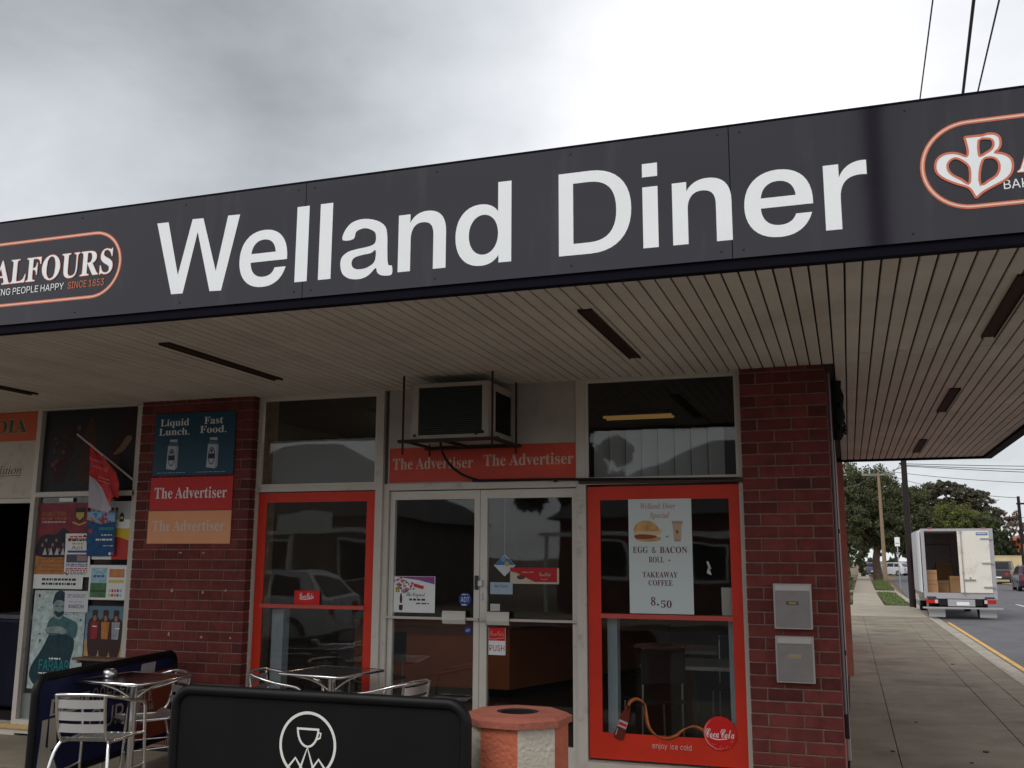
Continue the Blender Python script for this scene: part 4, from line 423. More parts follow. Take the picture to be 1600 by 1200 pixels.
CAP = {'H': 509, 's': 509, 'b': 455, 't': 465, 'c': 410}
GC = {}
def gpolys(key):
    if key not in GC:
        row = G['Hsbtc'.index(key[0]) * 1000 + ord(key[1])]; out = []
        for q in row[1:]:
            x, y = q[0], q[1]; poly = [(x, y)]
            for i in range(2, len(q), 2): x += q[i]; y += q[i + 1]; poly.append((x, y))
            out.append(poly)
        GC[key] = (row[0], out)
    return GC[key]
def gshape(mb, fr, key, fx, fz, k, mi):
    polys = gpolys(key)[1]
    Q = [[(fx(x), fz(z)) for x, z in p] for p in polys]
    # group outer contours with their holes
    def area(p): return sum(p[i][0] * p[(i + 1) % len(p)][1] - p[(i + 1) % len(p)][0] * p[i][1] for i in range(len(p))) / 2
    def inside(pt, p):
        c = False
        for i in range(len(p)):
            a, b = p[i], p[i - 1]
            if (a[1] > pt[1]) != (b[1] > pt[1]) and pt[0] < (b[0] - a[0]) * (pt[1] - a[1]) / (b[1] - a[1]) + a[0]: c = not c
        return c
    Q.sort(key=lambda p: -abs(area(p))); outs = []
    for p in Q:
        for g in outs:
            if area(p) * area(g[0]) < 0 and inside(p[0], g[0]): g.append(p); break
        else: outs.append([p])
    for i, g in enumerate(outs): shape(mb, fr, g, k + i * 0.00025, mi)
def text(mb, fr, key, s, x0, x1, z, cap, k, mi, track=0.0, slant=0.0):
    sc = cap / CAP[key]; pos = []; x = 0
    for c in s:
        if c == ' ': x += 150; continue
        if c == '.':
            pos.append(('.', x)); x += 170; continue
        adv, polys = gpolys(key + c); pos.append((c, x)); x += adv + track
    mnx = min(p[0] for q in gpolys(key + pos[0][0])[1] for p in q)
    GC[key + '.'] = (170, [[(45, -5), (110, -5), (125, 30), (110, 65), (45, 65), (30, 30)]])
    mxx = pos[-1][1] + max(p[0] for q in gpolys(key + pos[-1][0])[1] for p in q)
    sx = (x1 - x0) / (mxx - mnx) if x1 is not None else sc
    for c, px in pos:
        gshape(mb, fr, key + c, lambda a, px=px: x0 + (a + px - mnx) * sx, lambda b: z + b * sc, k, mi)
def lines(mb, fr, x0, x1, z, dz, n, h, k, mi, rng=random):      # rows of body copy too small to read
    for i in range(n):
        x = x0
        while x < x1 - 0.01:
            w = min(rng.uniform(0.012, 0.05), x1 - x); rect(mb, fr, x, z - i * dz, x + w, z - i * dz + h, k, mi); x += w + 0.009
# ================================================================ materials in use
m_brick = mat('red_brick', (0.158, 0.036, 0.031), 0.85, var=0.25, scale=9, bump=0.6, bscale=90, rnd=0.20, world=True, dirt=((0.045, 0.018, 0.016), 5.5, 0.57, 0.6))
m_brickd = mat('dark_header_brick', (0.115, 0.028, 0.026), 0.85, var=0.25, scale=9, bump=0.6, bscale=90, rnd=0.2, world=True, dirt=((0.045, 0.018, 0.016), 5.5, 0.57, 0.6))
m_mortar = mat('mortar', (0.23, 0.165, 0.125), 0.95, var=0.25, scale=20, bump=0.6, bscale=120)
m_frame = mat('cream_frame_paint', (0.56, 0.52, 0.46), 0.45, var=0.06, scale=5, dirt=((0.16, 0.12, 0.09), 7, 0.6, 0.55))
m_framed = mat('frame_shadow_gap', (0.12, 0.10, 0.09), 0.7)
m_fascia = mat('charcoal_sign_panel', (0.0085, 0.0062, 0.0125), 0.08, spec=0.5, var=0.1, scale=3, bump=0.02, bscale=1.3, dirt=((0.05, 0.046, 0.05), 1.6, 0.56, 0.35, (3.5, 1, 0.5)))
m_navy = mat('dark_trim', (0.004, 0.003, 0.008), 0.7, spec=0.08)
m_soffit = mat('soffit_paint', (0.64, 0.60, 0.535), 0.6, var=0.12, scale=1.2, rnd=0.06, world=True, dirt=((0.34, 0.30, 0.25), 0.7, 0.55, 0.3))
m_black = mat('black_paint', (0.012, 0.012, 0.013), 0.5)
m_dark = mat('dark_void', (0.01, 0.009, 0.010), 0.9)
m_rust = mat('rusty_dark_steel', (0.035, 0.022, 0.018), 0.8, var=0.4, scale=30)
m_vent = mat('brown_vent', (0.045, 0.018, 0.014), 0.8)
m_red = mat('red_vinyl', (0.60, 0.036, 0.016), 0.42, var=0.08, scale=3, dirt=((0.30, 0.03, 0.02), 5, 0.62, 0.5))
m_redbar = mat('faded_red_bar', (0.52, 0.085, 0.065), 0.45, var=0.08, scale=6)
m_white = mat('white_vinyl', (0.80, 0.83, 0.80), 0.45)
m_panel = mat('grey_header_panel', (0.42, 0.385, 0.345), 0.7, var=0.12, scale=4, dirt=((0.2, 0.15, 0.11), 2.2, 0.55, 0.4))
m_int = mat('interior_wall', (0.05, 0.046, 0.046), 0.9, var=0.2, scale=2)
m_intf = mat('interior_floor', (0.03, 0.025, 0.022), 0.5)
m_steel = mat('brushed_steel', (0.55, 0.55, 0.56), 0.32, metal=1.0, var=0.08, scale=20)
m_alu = mat('polished_aluminium', (0.80, 0.80, 0.80), 0.2, metal=1.0)
m_alus = mat('satin_aluminium_slat', (0.72, 0.72, 0.70), 0.36, metal=0.85)
m_conc = mat('footpath_concrete', (0.200, 0.170, 0.128), 0.9, var=0.24, scale=1.3, bump=0.35, bscale=70, rnd=0.035, world=True, dirt=((0.085, 0.066, 0.048), 0.8, 0.50, 0.7))
m_asph = mat('asphalt', (0.115, 0.115, 0.124), 0.9, var=0.18, scale=1.2, bump=0.5, bscale=110, dirt=((0.09, 0.09, 0.1), 0.5, 0.55, 0.5))
m_kerb = mat('kerb_concrete', (0.33, 0.30, 0.25), 0.9, var=0.2, scale=4, bump=0.3, bscale=60, dirt=((0.12, 0.10, 0.08), 2.5, 0.55, 0.5))
m_dirt = mat('bare_ground', (0.16, 0.12, 0.08), 0.95, var=0.3, scale=0.5)

def structure(o): o['kind'] = 'structure'; return o
# ================================================================ ground, roads, footpaths
g = MB(); n = 24
vs = []; R = 1500
for i in range(n + 1):
    for j in range(n + 1): vs.append((-R + 2 * R * i / n, -R + 2 * R * j / n, -0.16))
g.add(vs, [(i * (n + 1) + j, (i + 1) * (n + 1) + j, (i + 1) * (n + 1) + j + 1, i * (n + 1) + j + 1) for i in range(n) for j in range(n)])
structure(g.build('ground', m_dirt))
g = MB()
g.add([(2.46, -4.7, -0.125), (10.3, -4.7, -0.125), (10.3, 40, -0.125), (10.6, 75, -0.125), (14.5, 120, -0.125), (24, 240, -0.125), (10, 240, -0.125), (5.4, 120, -0.125), (3.2, 75, -0.125), (2.46, 40, -0.125)], [(0, 1, 2, 9), (9, 2, 3, 8), (8, 3, 4, 7), (7, 4, 5, 6)])
structure(g.build('side_road', m_asph))
g = MB(); g.add([(-60, -17, -0.129), (60, -17, -0.129), (60, -4.55, -0.129), (-60, -4.55, -0.129)], [(0, 1, 2, 3)]); structure(g.build('front_road', mat('dark_asphalt', (0.06, 0.06, 0.065), 0.9, var=0.2, scale=1.2)))
# footpath: a bed with paving slabs, joints recessed
bed = MB(); bed.box(-12, -4.3, -0.15, 2.14, 0.35, -0.03); bed.box(-0.2, 0.35, -0.15, 2.1, 23.6, -0.031); bed.box(-0.2, 23.6, -0.15, 2.1, 31.2, -0.034)
fp = structure(bed.build('footpath', m_mortar))
def slab(x0, y0, x1, y1, top=0.0, m=m_conc):
    k = 0.0022; dz = random.uniform(-0.002, 0.002); c = 0.004; b = MB()
    X0, X1, Y0, Y1 = x0 + k, x1 - k, y0 + k, y1 - k; T = top + dz
    b.add([(X0, Y0, -0.06), (X1, Y0, -0.06), (X1, Y1, -0.06), (X0, Y1, -0.06), (X0, Y0, T - c), (X1, Y0, T - c), (X1, Y1, T - c), (X0, Y1, T - c),
           (X0 + c, Y0 + c, T), (X1 - c, Y0 + c, T), (X1 - c, Y1 - c, T), (X0 + c, Y1 - c, T)],
          [(0, 1, 5, 4), (1, 2, 6, 5), (2, 3, 7, 6), (3, 0, 4, 7), (4, 5, 9, 8), (5, 6, 10, 9), (6, 7, 11, 10), (7, 4, 8, 11), (8, 9, 10, 11)])
    o = b.build('paving_slab', m, fp); return o
for a, b_ in zip((-0.08, 0.31, 1.37, 1.76), (0.31, 1.37, 1.76, 2.06)):
    for y0, y1 in ((-4.3, -1.1), (-1.1, 6.9), (6.9, 17.1), (17.1, 23.6)): slab(a, y0, b_, y1)
for k in range(9):
    x0 = -10.9 + 1.21 * k
    for y0, y1 in ((-4.3, -2.7), (-2.7, -1.08), (-1.08, 0.0)): slab(x0, y0, x0 + 1.21 if k < 8 else -0.08, y1)
m_drive = mat('driveway_concrete', (0.30, 0.265, 0.21), 0.9, var=0.15, scale=1.0, bump=0.3, bscale=60, dirt=((0.2, 0.16, 0.12), 0.8, 0.58, 0.6))
for y0, y1 in ((23.6, 27.4), (27.4, 31.2)): slab(-0.08, y0, 2.06, y1, -0.006, m_drive)
g = MB()
for y0, y1 in ((31.2, 47), (47, 62), (62, 80), (80, 110), (110, 170)):
    sx = lambda y: 0 if y < 40 else (y - 40) * 0.012
    g.add([(0.05 + sx(y0), y0, -0.03), (1.15 + sx(y0), y0, -0.03), (1.15 + sx(y1), y1 - 0.05, -0.03), (0.05 + sx(y1), y1 - 0.05, -0.03)], [(0, 1, 2, 3)])
g.box(-3, 47.5, -0.12, 2.2, 50.5, -0.026)
structure(g.build('far_footpath', m_drive))
# kerb: upstand stones and gutter
kb = MB(); kb.box(2.07, -4.3, -0.15, 2.1, 23.2, -0.06); kerb = structure(kb.build('kerb', m_mortar))
def kerbstone(x0, y0, x1, y1, h=0.0):
    b = MB(); b.prism([(x0, -0.15), (x1 + 0.02, -0.15), (x1, h - 0.02), (x1 - 0.025, h), (x0, h)], 'y', y0 + 0.004, y1 - 0.004); b.build('kerb_stone', m_kerb, kerb)
y = -4.3
while y < 23: kerbstone(2.062, y, 2.16, min(y + 2.3, 23.2)); y += 2.3
y = 31.6
while y < 60: kerbstone(2.062 + max(0, y - 40) * 0.02, y, 2.16 + max(0, y - 40) * 0.02, y + 3.0); y += 3.0
g = MB(); g.box(2.17, -4.3, -0.15, 2.47, 60, -0.118); structure(g.build('gutter', m_kerb))
m_yellow = mat('worn_yellow_paint', (0.62, 0.36, 0.09), 0.8, var=0.25, scale=8, dirt=((0.2, 0.17, 0.12), 6, 0.55, 0.7))
g = MB(); g.box(2.52, -3.9, -0.124, 2.61, 23.4, -0.120); structure(g.build('yellow_kerb_line', m_yellow))
g = MB()
for k in range(9): g.box(6.2, -2 + 9 * k, -0.124, 6.3, 1 + 9 * k, -0.120)
structure(g.build('road_centre_line', mat('road_paint_white', (0.6, 0.6, 0.58), 0.8, var=0.2)))
g = MB()
for i, (y0, y1) in enumerate(((-4.7, 10), (10, 40), (40, 75), (75, 120))):
    a, b_ = [(10.3 if yy <= 40 else 10.3 + (yy - 40) * 0.009 if yy <= 75 else 10.6 + (yy - 75) * 0.087) for yy in (y0, y1)]
    g.add([(a, y0, -0.02), (a + 7, y0, -0.02), (b_ + 7, y1, -0.02), (b_, y1, -0.02), (a, y0, -0.15), (b_, y1, -0.15)], [(0, 1, 2, 3), (4, 0, 3, 5)])
structure(g.build('far_verge', mat('dry_verge', (0.30, 0.24, 0.13), 0.95, var=0.35, scale=0.9)))
g = MB(); g.box(-40, -21, -0.15, 40, -17.1, 0.0); structure(g.build('opposite_footpath', m_conc))

# grass as one mass of blades per verge
def grass(name, quads, dens, h, label):
    b = MB(); rng = random.Random(len(name))
    for (x0, y0, x1, y1, x2, y2, x3, y3) in quads:
        ar = abs((x1 - x0) * (y3 - y0)); nn = int(ar * dens)
        for i in range(nn):
            u, v = rng.random(), rng.random()
            ax, ay = x0 + (x1 - x0) * u, y0 + (y1 - y0) * u; bx, by = x3 + (x2 - x3) * u, y3 + (y2 - y3) * u
            x, y = ax + (bx - ax) * v, ay + (by - ay) * v; a = rng.uniform(0, PI); hh = h * rng.uniform(0.5, 1.3); w = 0.03
            b.add([(x - w * math.cos(a), y - w * math.sin(a), -0.02), (x + w * math.cos(a), y + w * math.sin(a), -0.02), (x + rng.uniform(-.04, .04), y + rng.uniform(-.04, .04), hh)], [(0, 1, 2)])
        b.add([(x0, y0, 0.0), (x1, y1, 0.0), (x2, y2, 0.0), (x3, y3, 0.0)], [(0, 1, 2, 3)], 1)
    o = b.build(name, [mat('grass_blades', (0.105, 0.145, 0.045), 0.9, var=0.35, scale=1.5), mat('turf', (0.085, 0.11, 0.04), 0.95, var=0.3, scale=2)]); o['kind'] = 'stuff'; o['label'] = label; o['category'] = 'grass'
grass('grass', [(1.2, 31.7, 2.04, 31.7, 2.04, 46.5, 1.25, 46.5), (1.35, 51, 2.3, 51, 2.7, 75, 1.6, 75), (1.9, 75, 2.7, 75, 3.9, 120, 2.4, 120), (-0.9, 51, 0.05, 51, 0.3, 90, -0.9, 90), (-0.9, 33, 0.03, 33, 0.03, 40, -0.9, 40)], 60, 0.07, 'strip of short green grass between the footpath and the kerb beyond the dark pole')

# ================================================================ the brick building
B = thing('shop_building', 'single storey red brick corner shop building with wide flat canopy over the footpath', 'building', (-3.6, 0.1, 0))
def brick_mesh(name, w, d, m):
    b = MB(); h = 0.076; c = 0.004
    b.add([(-w / 2, 0, 0), (w / 2, 0, 0), (w / 2, 0, h), (-w / 2, 0, h), (-w / 2 + c, -c, c), (w / 2 - c, -c, c), (w / 2 - c, -c, h - c), (-w / 2 + c, -c, h - c),
           (-w / 2, d, 0), (w / 2, d, 0), (w / 2, d, h), (-w / 2, d, h)],
          [(4, 5, 6, 7), (0, 1, 5, 4), (1, 2, 6, 5), (2, 3, 7, 6), (3, 0, 4, 7), (1, 9, 10, 2), (8, 0, 3, 11), (3, 2, 10, 11), (0, 8, 9, 1)])
    me = bpy.data.meshes.new(name); me.from_pydata(b.v, [], b.f); me.materials.append(m); return me
BM = {}
def brick(parent, xc, y, z, w, d, dark=False):
    key = (round(w, 3), round(d, 3), dark)
    if key not in BM: BM[key] = brick_mesh('brick', w, d, m_brickd if dark else m_brick)
    o = bpy.data.objects.new('brick', BM[key]); COL.objects.link(o); o.parent = parent
    o.location = Vector((xc + random.uniform(-.001, .001), y + random.uniform(-.0015, .0015), z)) - wloc(parent); return o
def pier(x0, x1, yf, yb, z0, z1, label=None):
    P = MB().box(x0 + 0.006, yf + 0.006, 0.0, x1 - 0.006, yb, 3.05).build('brick_pillar', m_mortar, B, label)
    Wd = x1 - x0; row = 0; z = z0
    while z < z1 - 0.03:
        x = x0
        first = 0.11 if row % 2 else 0.23
        w = first
        while x < x1 - 0.02:
            w = min(w, x1 - x)
            if x1 - (x + w) < 0.05: w = x1 - x
            hd = w < 0.16
            brick(P, x + w / 2, yf + 0.002, z, w, 0.105, hd or random.random() < 0.05)
            x += w + 0.01; w = 0.23
        z += 0.086; row += 1
    return P
pier(-6.035, -4.855, -0.11, 0.30, 0.035, 3.0)
pier(-0.70, -0.092, -0.11, 0.30, 0.035, 3.0)
# side wall, seen at a grazing angle: bricks by material; pier beyond the canopy
def brick_wall_mat():
    m = bpy.data.materials.new('side_brickwork'); m.use_nodes = True; t = m.node_tree; b = t.nodes['Principled BSDF']; b.inputs['Roughness'].default_value = 0.9
    tcx = t.nodes.new('ShaderNodeTexCoord'); sp = t.nodes.new('ShaderNodeSeparateXYZ'); t.links.new(tcx.outputs['Object'], sp.inputs[0])
    ad = t.nodes.new('ShaderNodeMath'); ad.operation = 'ADD'; t.links.new(sp.outputs[0], ad.inputs[0]); t.links.new(sp.outputs[1], ad.inputs[1])
    cb = t.nodes.new('ShaderNodeCombineXYZ'); t.links.new(ad.outputs[0], cb.inputs[0]); t.links.new(sp.outputs[2], cb.inputs[1])
    br = t.nodes.new('ShaderNodeTexBrick'); br.inputs['Scale'].default_value = 1; br.inputs['Brick Width'].default_value = 0.24; br.inputs['Row Height'].default_value = 0.086; br.inputs['Mortar Size'].default_value = 0.006
    br.inputs['Color1'].default_value = (0.30, 0.07, 0.055, 1); br.inputs['Color2'].default_value = (0.22, 0.045, 0.04, 1); br.inputs['Mortar'].default_value = (0.22, 0.16, 0.13, 1)
    t.links.new(cb.outputs[0], br.inputs['Vector']); t.links.new(br.outputs['Color'], b.inputs['Base Color'])
    bp = t.nodes.new('ShaderNodeBump'); bp.inputs['Distance'].default_value = 0.006; t.links.new(br.outputs['Fac'], bp.inputs['Height']); bp.invert = True; t.links.new(bp.outputs[0], b.inputs['Normal']); return m
m_side = brick_wall_mat()
MB().box(-0.33, 0.30, 0, -0.094, 7.6, 3.3).build('side_wall', m_side, B)
MB().box(-0.33, 7.6, -0.1, -0.012, 7.95, 3.3).box(-0.33, 7.95, -0.1, -0.09, 14, 3.3).build('end_pier', mat('lit_pink_brick', (0.40, 0.15, 0.115), 0.9, var=0.15, scale=5, bump=0.5, bscale=20), B)  # wall's brick in paler pink, open daylight past the canopy put into colour
MB().box(-12, 9.4, 0, -0.33, 9.6, 3.3).box(-12.2, -0.1, 0, -12, 9.6, 3.3).build('rear_wall', m_side, B)
MB().box(-12.2, -0.12, 3.06, -0.10, 0.28, 3.75).build('parapet', m_side, B)
MB().box(-12.2, 0.28, 3.3, -0.10, 14, 3.42).build('roof', mat('grey_roof_sheet', (0.3, 0.3, 0.31), 0.5), B)
# canopy
can = MB(); can.box(-9.2, -2.775, 3.012, 1.87, 0.0, 3.678); can.box(-0.09, 0.0, 3.012, 1.87, 7.2, 3.62)
CAN = can.build('canopy', mat('canopy_body', (0.05, 0.045, 0.045), 0.8), B)
tr = MB(); tr.box(-9.2, -2.80, 2.962, 1.87, -2.745, 3.011); tr.box(1.80, -2.745, 2.96, 1.90, 7.22, 3.011); tr.box(-0.09, 7.16, 2.96, 1.80, 7.22, 3.011)
tr.box(-9.2, -2.816, 3.681, 1.90, -2.74, 3.690); tr.build('canopy_edge_trim', m_navy, CAN)
MB().box(1.872, -2.775, 3.012, 1.93, 7.2, 3.68).box(-0.09, 7.202, 3.012, 1.93, 7.25, 3.68).build('side_fascia', m_fascia, CAN)
sb = {}
def board(x, y0, y1):
    k = (y0, y1)
    if k not in sb:
        b = MB(); w = 0.0362; b.add([(-w, y0, 0.014), (-w, y0, 0.003), (-w + .004, y0, 0), (w - .004, y0, 0), (w, y0, .003), (w, y0, .014), (-w, y1, 0.014), (-w, y1, 0.003), (-w + .004, y1, 0), (w - .004, y1, 0), (w, y1, .003), (w, y1, .014)],
              [(0, 1, 7, 6), (1, 2, 8, 7), (2, 3, 9, 8), (3, 4, 10, 9), (4, 5, 11, 10), (0, 5, 4, 3, 2, 1), (6, 7, 8, 9, 10, 11)])
        me = bpy.data.meshes.new('soffit_board'); me.from_pydata(b.v, [], b.f); me.materials.append(m_soffit); sb[k] = me
    o = bpy.data.objects.new('soffit_board', sb[k]); COL.objects.link(o); o.parent = CAN
    o.location = Vector((x, 0, 2.99 + random.uniform(-.0015, .0015))) - wloc(CAN)
    return o
i = 0; x = 1.755
while x > -9.1:
    if x > -0.05: board(x, -2.743, -0.452); board(x, -0.446, 7.158)
    else: board(x, -2.743, 0.0 if x > -6.1 and x < -0.72 else -0.112 if x > -6.1 else 0.0)
    x -= 0.083
for (xa, ya, yb) in ((-4.19, -2.17, -0.80), (-1.34, -2.18, -0.79), (0.90, -2.19, -0.77), (0.90, 1.24, 2.57), (0.90, 4.88, 6.33), (-6.60, -2.17, -0.82)):
    v = MB().box(xa - 0.032, ya, 2.978, xa + 0.032, yb, 2.989)
    vo = v.build('vent_slot', m_vent, CAN)
    MB().box(xa - 0.04, ya - .01, 2.972, xa - 0.032, yb + .01, 2.989).box(xa + 0.032, ya - .01, 2.972, xa + 0.04, yb + .01, 2.989).build('vent_lip', m_rust, vo)

# ---------------------------------------------------------------- shopfront joinery
def fbox(name, parent, boxes, m=m_frame, label=None):
    b = MB()
    for q in boxes: b.bbox(*q, 0.003) if False else b.box(*q)
    return b.build(name, m, parent, label)
def pane(parent, x0, z0, x1, z1, y=0.022, name='glass_pane'): return MB().box(x0, y, z0, x1, y + 0.006, z1).build(name, GLASS, parent)
Y0, Y1 = -0.025, 0.055
# window left of the door
WL = fbox('shop_window', B, [(-4.905, Y0, 0.02, -4.845, Y1, 3.0), (-3.70, Y0, 0.02, -3.636, Y1, 3.0), (-4.845, Y0, 2.157, -3.70, Y1, 2.205), (-4.845, Y0, 2.975, -3.70, Y1, 3.0), (-4.845, Y0 - 0.02, 0.02, -3.70, Y1, 0.13)])
fbox('glazing_bead', WL, [(-4.845, 0.0, 2.205, -4.825, 0.03, 2.975), (-3.725, 0.0, 2.205, -3.70, 0.03, 2.975), (-4.825, 0.0, 2.205, -3.725, 0.03, 2.225), (-4.825, 0.0, 2.955, -3.725, 0.03, 2.975)], mat('bead', (0.62, 0.58, 0.52), 0.4))
pane(WL, -4.825, 2.225, -3.725, 2.955, 0.031); pane(WL, -4.845, 1.21, -3.70, 2.157); pane(WL, -4.845, 0.13, -3.70, 1.18)
fbox('middle_rail', WL, [(-4.775, -0.005, 1.18, -3.785, 0.03, 1.21)], m_redbar)
fr = Fr((0, 0.02, 0))
def redborder(parent, xo0, xo1, xi0, xi1, zt, zi, zb0, zb, mid):
    b = MB()
    for (x0, z0, x1, z1) in ((xo0, zb, xi0, zt), (xi1, zb, xo1, zt), (xi0, zi, xi1, zt), (xi0, zb, xi1, zb0)): b.box(x0, 0.012, z0, x1, 0.0205, z1)
    b.build('red_border', m_red, parent)
redborder(WL, -4.838, -3.708, -4.757, -3.792, 2.15, 2.067, 0.32, 0.135, 1.2)
# doors
DR = fbox('door_frame', B, [(-3.634, 0.0, 0.02, -3.588, 0.075, 2.205), (-1.978, -0.01, 0.02, -1.904, 0.075, 3.0), (-3.588, -0.012, 2.15, -1.978, 0.075, 2.203), (-3.588, 0.0, 0.0, -1.978, 0.09, 0.045)])
fbox('frame_reveal', DR, [(-3.588, 0.03, 0.045, -3.583, 0.085, 2.15), (-3.64, 0.02, 2.205, -3.60, 0.03, 2.99)], m_framed)
def door(x0, x1, xi0, xi1, pad0, pad1, padz, name_label):
    D = fbox('door', B, [(x0, 0.03, 0.05, xi0, 0.072, 2.143), (xi1, 0.03, 0.05, x1, 0.072, 2.143), (xi0, 0.03, 2.074, xi1, 0.072, 2.143), (xi0, 0.03, 0.05, xi1, 0.072, 0.205)], mat('door_paint', (0.62, 0.59, 0.53), 0.45, var=0.05, scale=6, dirt=((0.22, 0.18, 0.14), 6, 0.62, 0.5)), name_label)
    pane(D, xi0, 0.205, xi1, 2.074, 0.048)
    b = MB(); b.box(xi0 - 0.05, 0.0, 1.117, xi1 + 0.05, 0.012, 1.137); b.box(xi0 - 0.05, 0.012, 1.12, xi0 - 0.03, 0.03, 1.134); b.box(xi1 + 0.03, 0.012, 1.12, xi1 + 0.05, 0.03, 1.134)
    b.build('push_bar', mat('bar_metal', (0.5, 0.48, 0.44), 0.4, metal=0.6), D)
    b = MB(); b.prism([(-0.004, padz), (-0.022, padz + 0.03), (-0.022, padz + 0.08), (-0.004, padz + 0.10)], 'x', pad0, pad1); b.build('push_pad', mat('pad_white', (0.6, 0.58, 0.53), 0.5), D)
    return D
D1 = door(-3.583, -2.7885, -3.542, -2.836, -3.085, -2.89, 1.088, None)
D2 = door(-2.7845, -1.984, -2.726, -2.024, -2.71, -2.525, 1.088, None)
MB().bbox(-2.825, 0.012, 1.355, -2.793, 0.03, 1.465, 0.006).build('lock_plate', mat('dark_lock', (0.06, 0.055, 0.05), 0.35, metal=0.7), D1)
MB().bbox(-2.792, 0.0, 1.38, -2.755, 0.03, 1.43, 0.005).build('lock', m_steel, D2)
MB().box(-2.772, 0.02, 1.27, -2.757, 0.03, 1.33).build('key_cylinder', m_steel, D2)
MB().box(-3.60, 0.0, 2.205, -1.978, 0.05, 3.0).build('header_panel', m_panel, B)
# window right of the door
WR = fbox('shop_window', B, [(-0.738, Y0, 0.02, -0.698, Y1, 3.0), (-1.904, Y0, 2.165, -0.738, Y1, 2.205), (-1.904, Y0, 2.98, -0.738, Y1, 3.0), (-1.904, Y0 - 0.02, 0.02, -0.738, Y1, 0.13)])
fbox('glazing_bead', WR, [(-1.904, 0.0, 2.205, -1.885, 0.03, 2.98), (-0.755, 0.0, 2.205, -0.738, 0.03, 2.98), (-1.885, 0.0, 2.205, -0.755, 0.03, 2.22), (-1.885, 0.0, 2.965, -0.755, 0.03, 2.98)], MATS['bead'])
pane(WR, -1.885, 2.22, -0.755, 2.965, 0.031); pane(WR, -1.904, 1.193, -0.738, 2.165); pane(WR, -1.904, 0.13, -0.738, 1.16)
fbox('middle_rail', WR, [(-1.80, -0.005, 1.16, -0.81, 0.03, 1.193)], m_redbar)
redborder(WR, -1.895, -0.742, -1.795, -0.820, 2.148, 2.045, 0.335, 0.15, 1.17)
# left shop next door
LS = fbox('neighbour_window', B, [(-7.318, Y0, 0.0, -7.268, Y1, 3.0), (-7.268, Y0, 2.152, -6.135, Y1, 2.196), (-7.268, Y0, 2.98, -6.135, Y1, 3.0), (-6.155, Y0, 0.02, -6.04, Y1, 3.0), (-7.268, Y0, 0.02, -6.155, Y1, 0.14), (-9.2, Y0, 2.98, -7.318, Y1, 3.0), (-9.2, Y0, 2.10, -7.318, Y1, 2.14), (-9.2, Y0, 0.0, -7.318, 0.3, 0.06)])
pane(LS, -7.268, 2.196, -6.155, 2.98); pane(LS, -7.268, 0.14, -6.155, 2.152)
MB().box(-12.2, -0.1, 0, -9.2, 0.3, 3.05).build('neighbour_wall', m_side, B)
MB().box(-7.268, 0.03, 0.14, -6.155, 0.06, 0.36).build('kick_panel', mat('grey_kick', (0.3, 0.3, 0.29), 0.6), LS)
MB().box(-9.2, -0.045, 0.06, -6.2, -0.026, 0.098).build('sill_tape', mat('yellow_worn_step', (0.55, 0.38, 0.16), 0.8, var=0.3, scale=10, dirt=((0.25, 0.07, 0.08), 3, 0.57, 0.9)), LS)

# interior shell
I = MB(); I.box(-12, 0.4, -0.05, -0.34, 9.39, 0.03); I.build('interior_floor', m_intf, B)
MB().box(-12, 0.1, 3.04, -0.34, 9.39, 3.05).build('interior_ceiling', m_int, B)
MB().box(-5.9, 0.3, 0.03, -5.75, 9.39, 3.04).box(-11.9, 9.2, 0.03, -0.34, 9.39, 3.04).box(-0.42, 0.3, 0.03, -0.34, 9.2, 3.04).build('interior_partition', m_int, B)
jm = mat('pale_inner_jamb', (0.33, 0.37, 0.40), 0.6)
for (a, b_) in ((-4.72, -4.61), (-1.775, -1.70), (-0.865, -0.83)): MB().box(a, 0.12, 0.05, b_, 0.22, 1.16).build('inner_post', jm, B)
for xs, xe, zt in ((-4.80, -3.74, 2.62), (-1.87, -0.77, 2.60)):
    b = MB(); x = xs
    while x < xe - 0.08:
        b.add([(x, 0.14, 2.21), (x + 0.118, 0.175, 2.21), (x + 0.118, 0.175, zt), (x, 0.14, zt), (x, 0.142, 2.21), (x + 0.118, 0.177, 2.21), (x + 0.118, 0.177, zt), (x, 0.142, zt)], [(0, 1, 2, 3), (7, 6, 5, 4), (0, 3, 7, 4), (1, 5, 6, 2)]); x += 0.128
    b.build('vertical_blind', mat('grey_blind', (0.34, 0.34, 0.35), 0.7), B)
# ================================================================ fascia sign
SG = thing('fascia_sign', 'long charcoal sign band along the canopy edge with big white sans serif diner name', 'sign', (-1.6, -2.80, 3.0))
for a, b_ in ((-5.15, -2.787), (-2.783, -0.451), (-0.447, 1.90)):
    p = MB().box(a, -2.812, 3.012, b_, -2.80, 3.68).build('sign_panel', m_fascia, SG)
    s = MB()
    for k in range(4):
        for z in (3.05, 3.645):
            x = a + 0.05 + (b_ - a - 0.1) * k / 3; s.lathe([(0.0045, -2.8155), (0.006, -2.812)], 8, (x, 0, z), ax='y')
    s.build('screw', m_black, p)
MB().box(-9.2, -2.812, 3.012, -5.154, -2.80, 3.68).build('sign_panel', m_fascia, SG)
m_letter = mat('white_letter_vinyl', (0.84, 0.87, 0.87), 0.4, var=0.03, scale=2)
fs = Fr((0, -2.812, 0))
def bz(*segs):      # closed outline: ('M', x, z), ('L', x, z), ('C', x1, z1, x2, z2, x, z)
    out = []
    for q in segs:
        if q[0] in 'ML': out.append((q[1], q[2]))
        else:
            p = out[-1]
            for k in range(1, 11):
                t = k / 10; u = 1 - t
                out.append((u ** 3 * p[0] + 3 * u * u * t * q[1] + 3 * u * t * t * q[3] + t ** 3 * q[5], u ** 3 * p[1] + 3 * u * u * t * q[2] + 3 * u * t * t * q[4] + t ** 3 * q[6]))
    return out
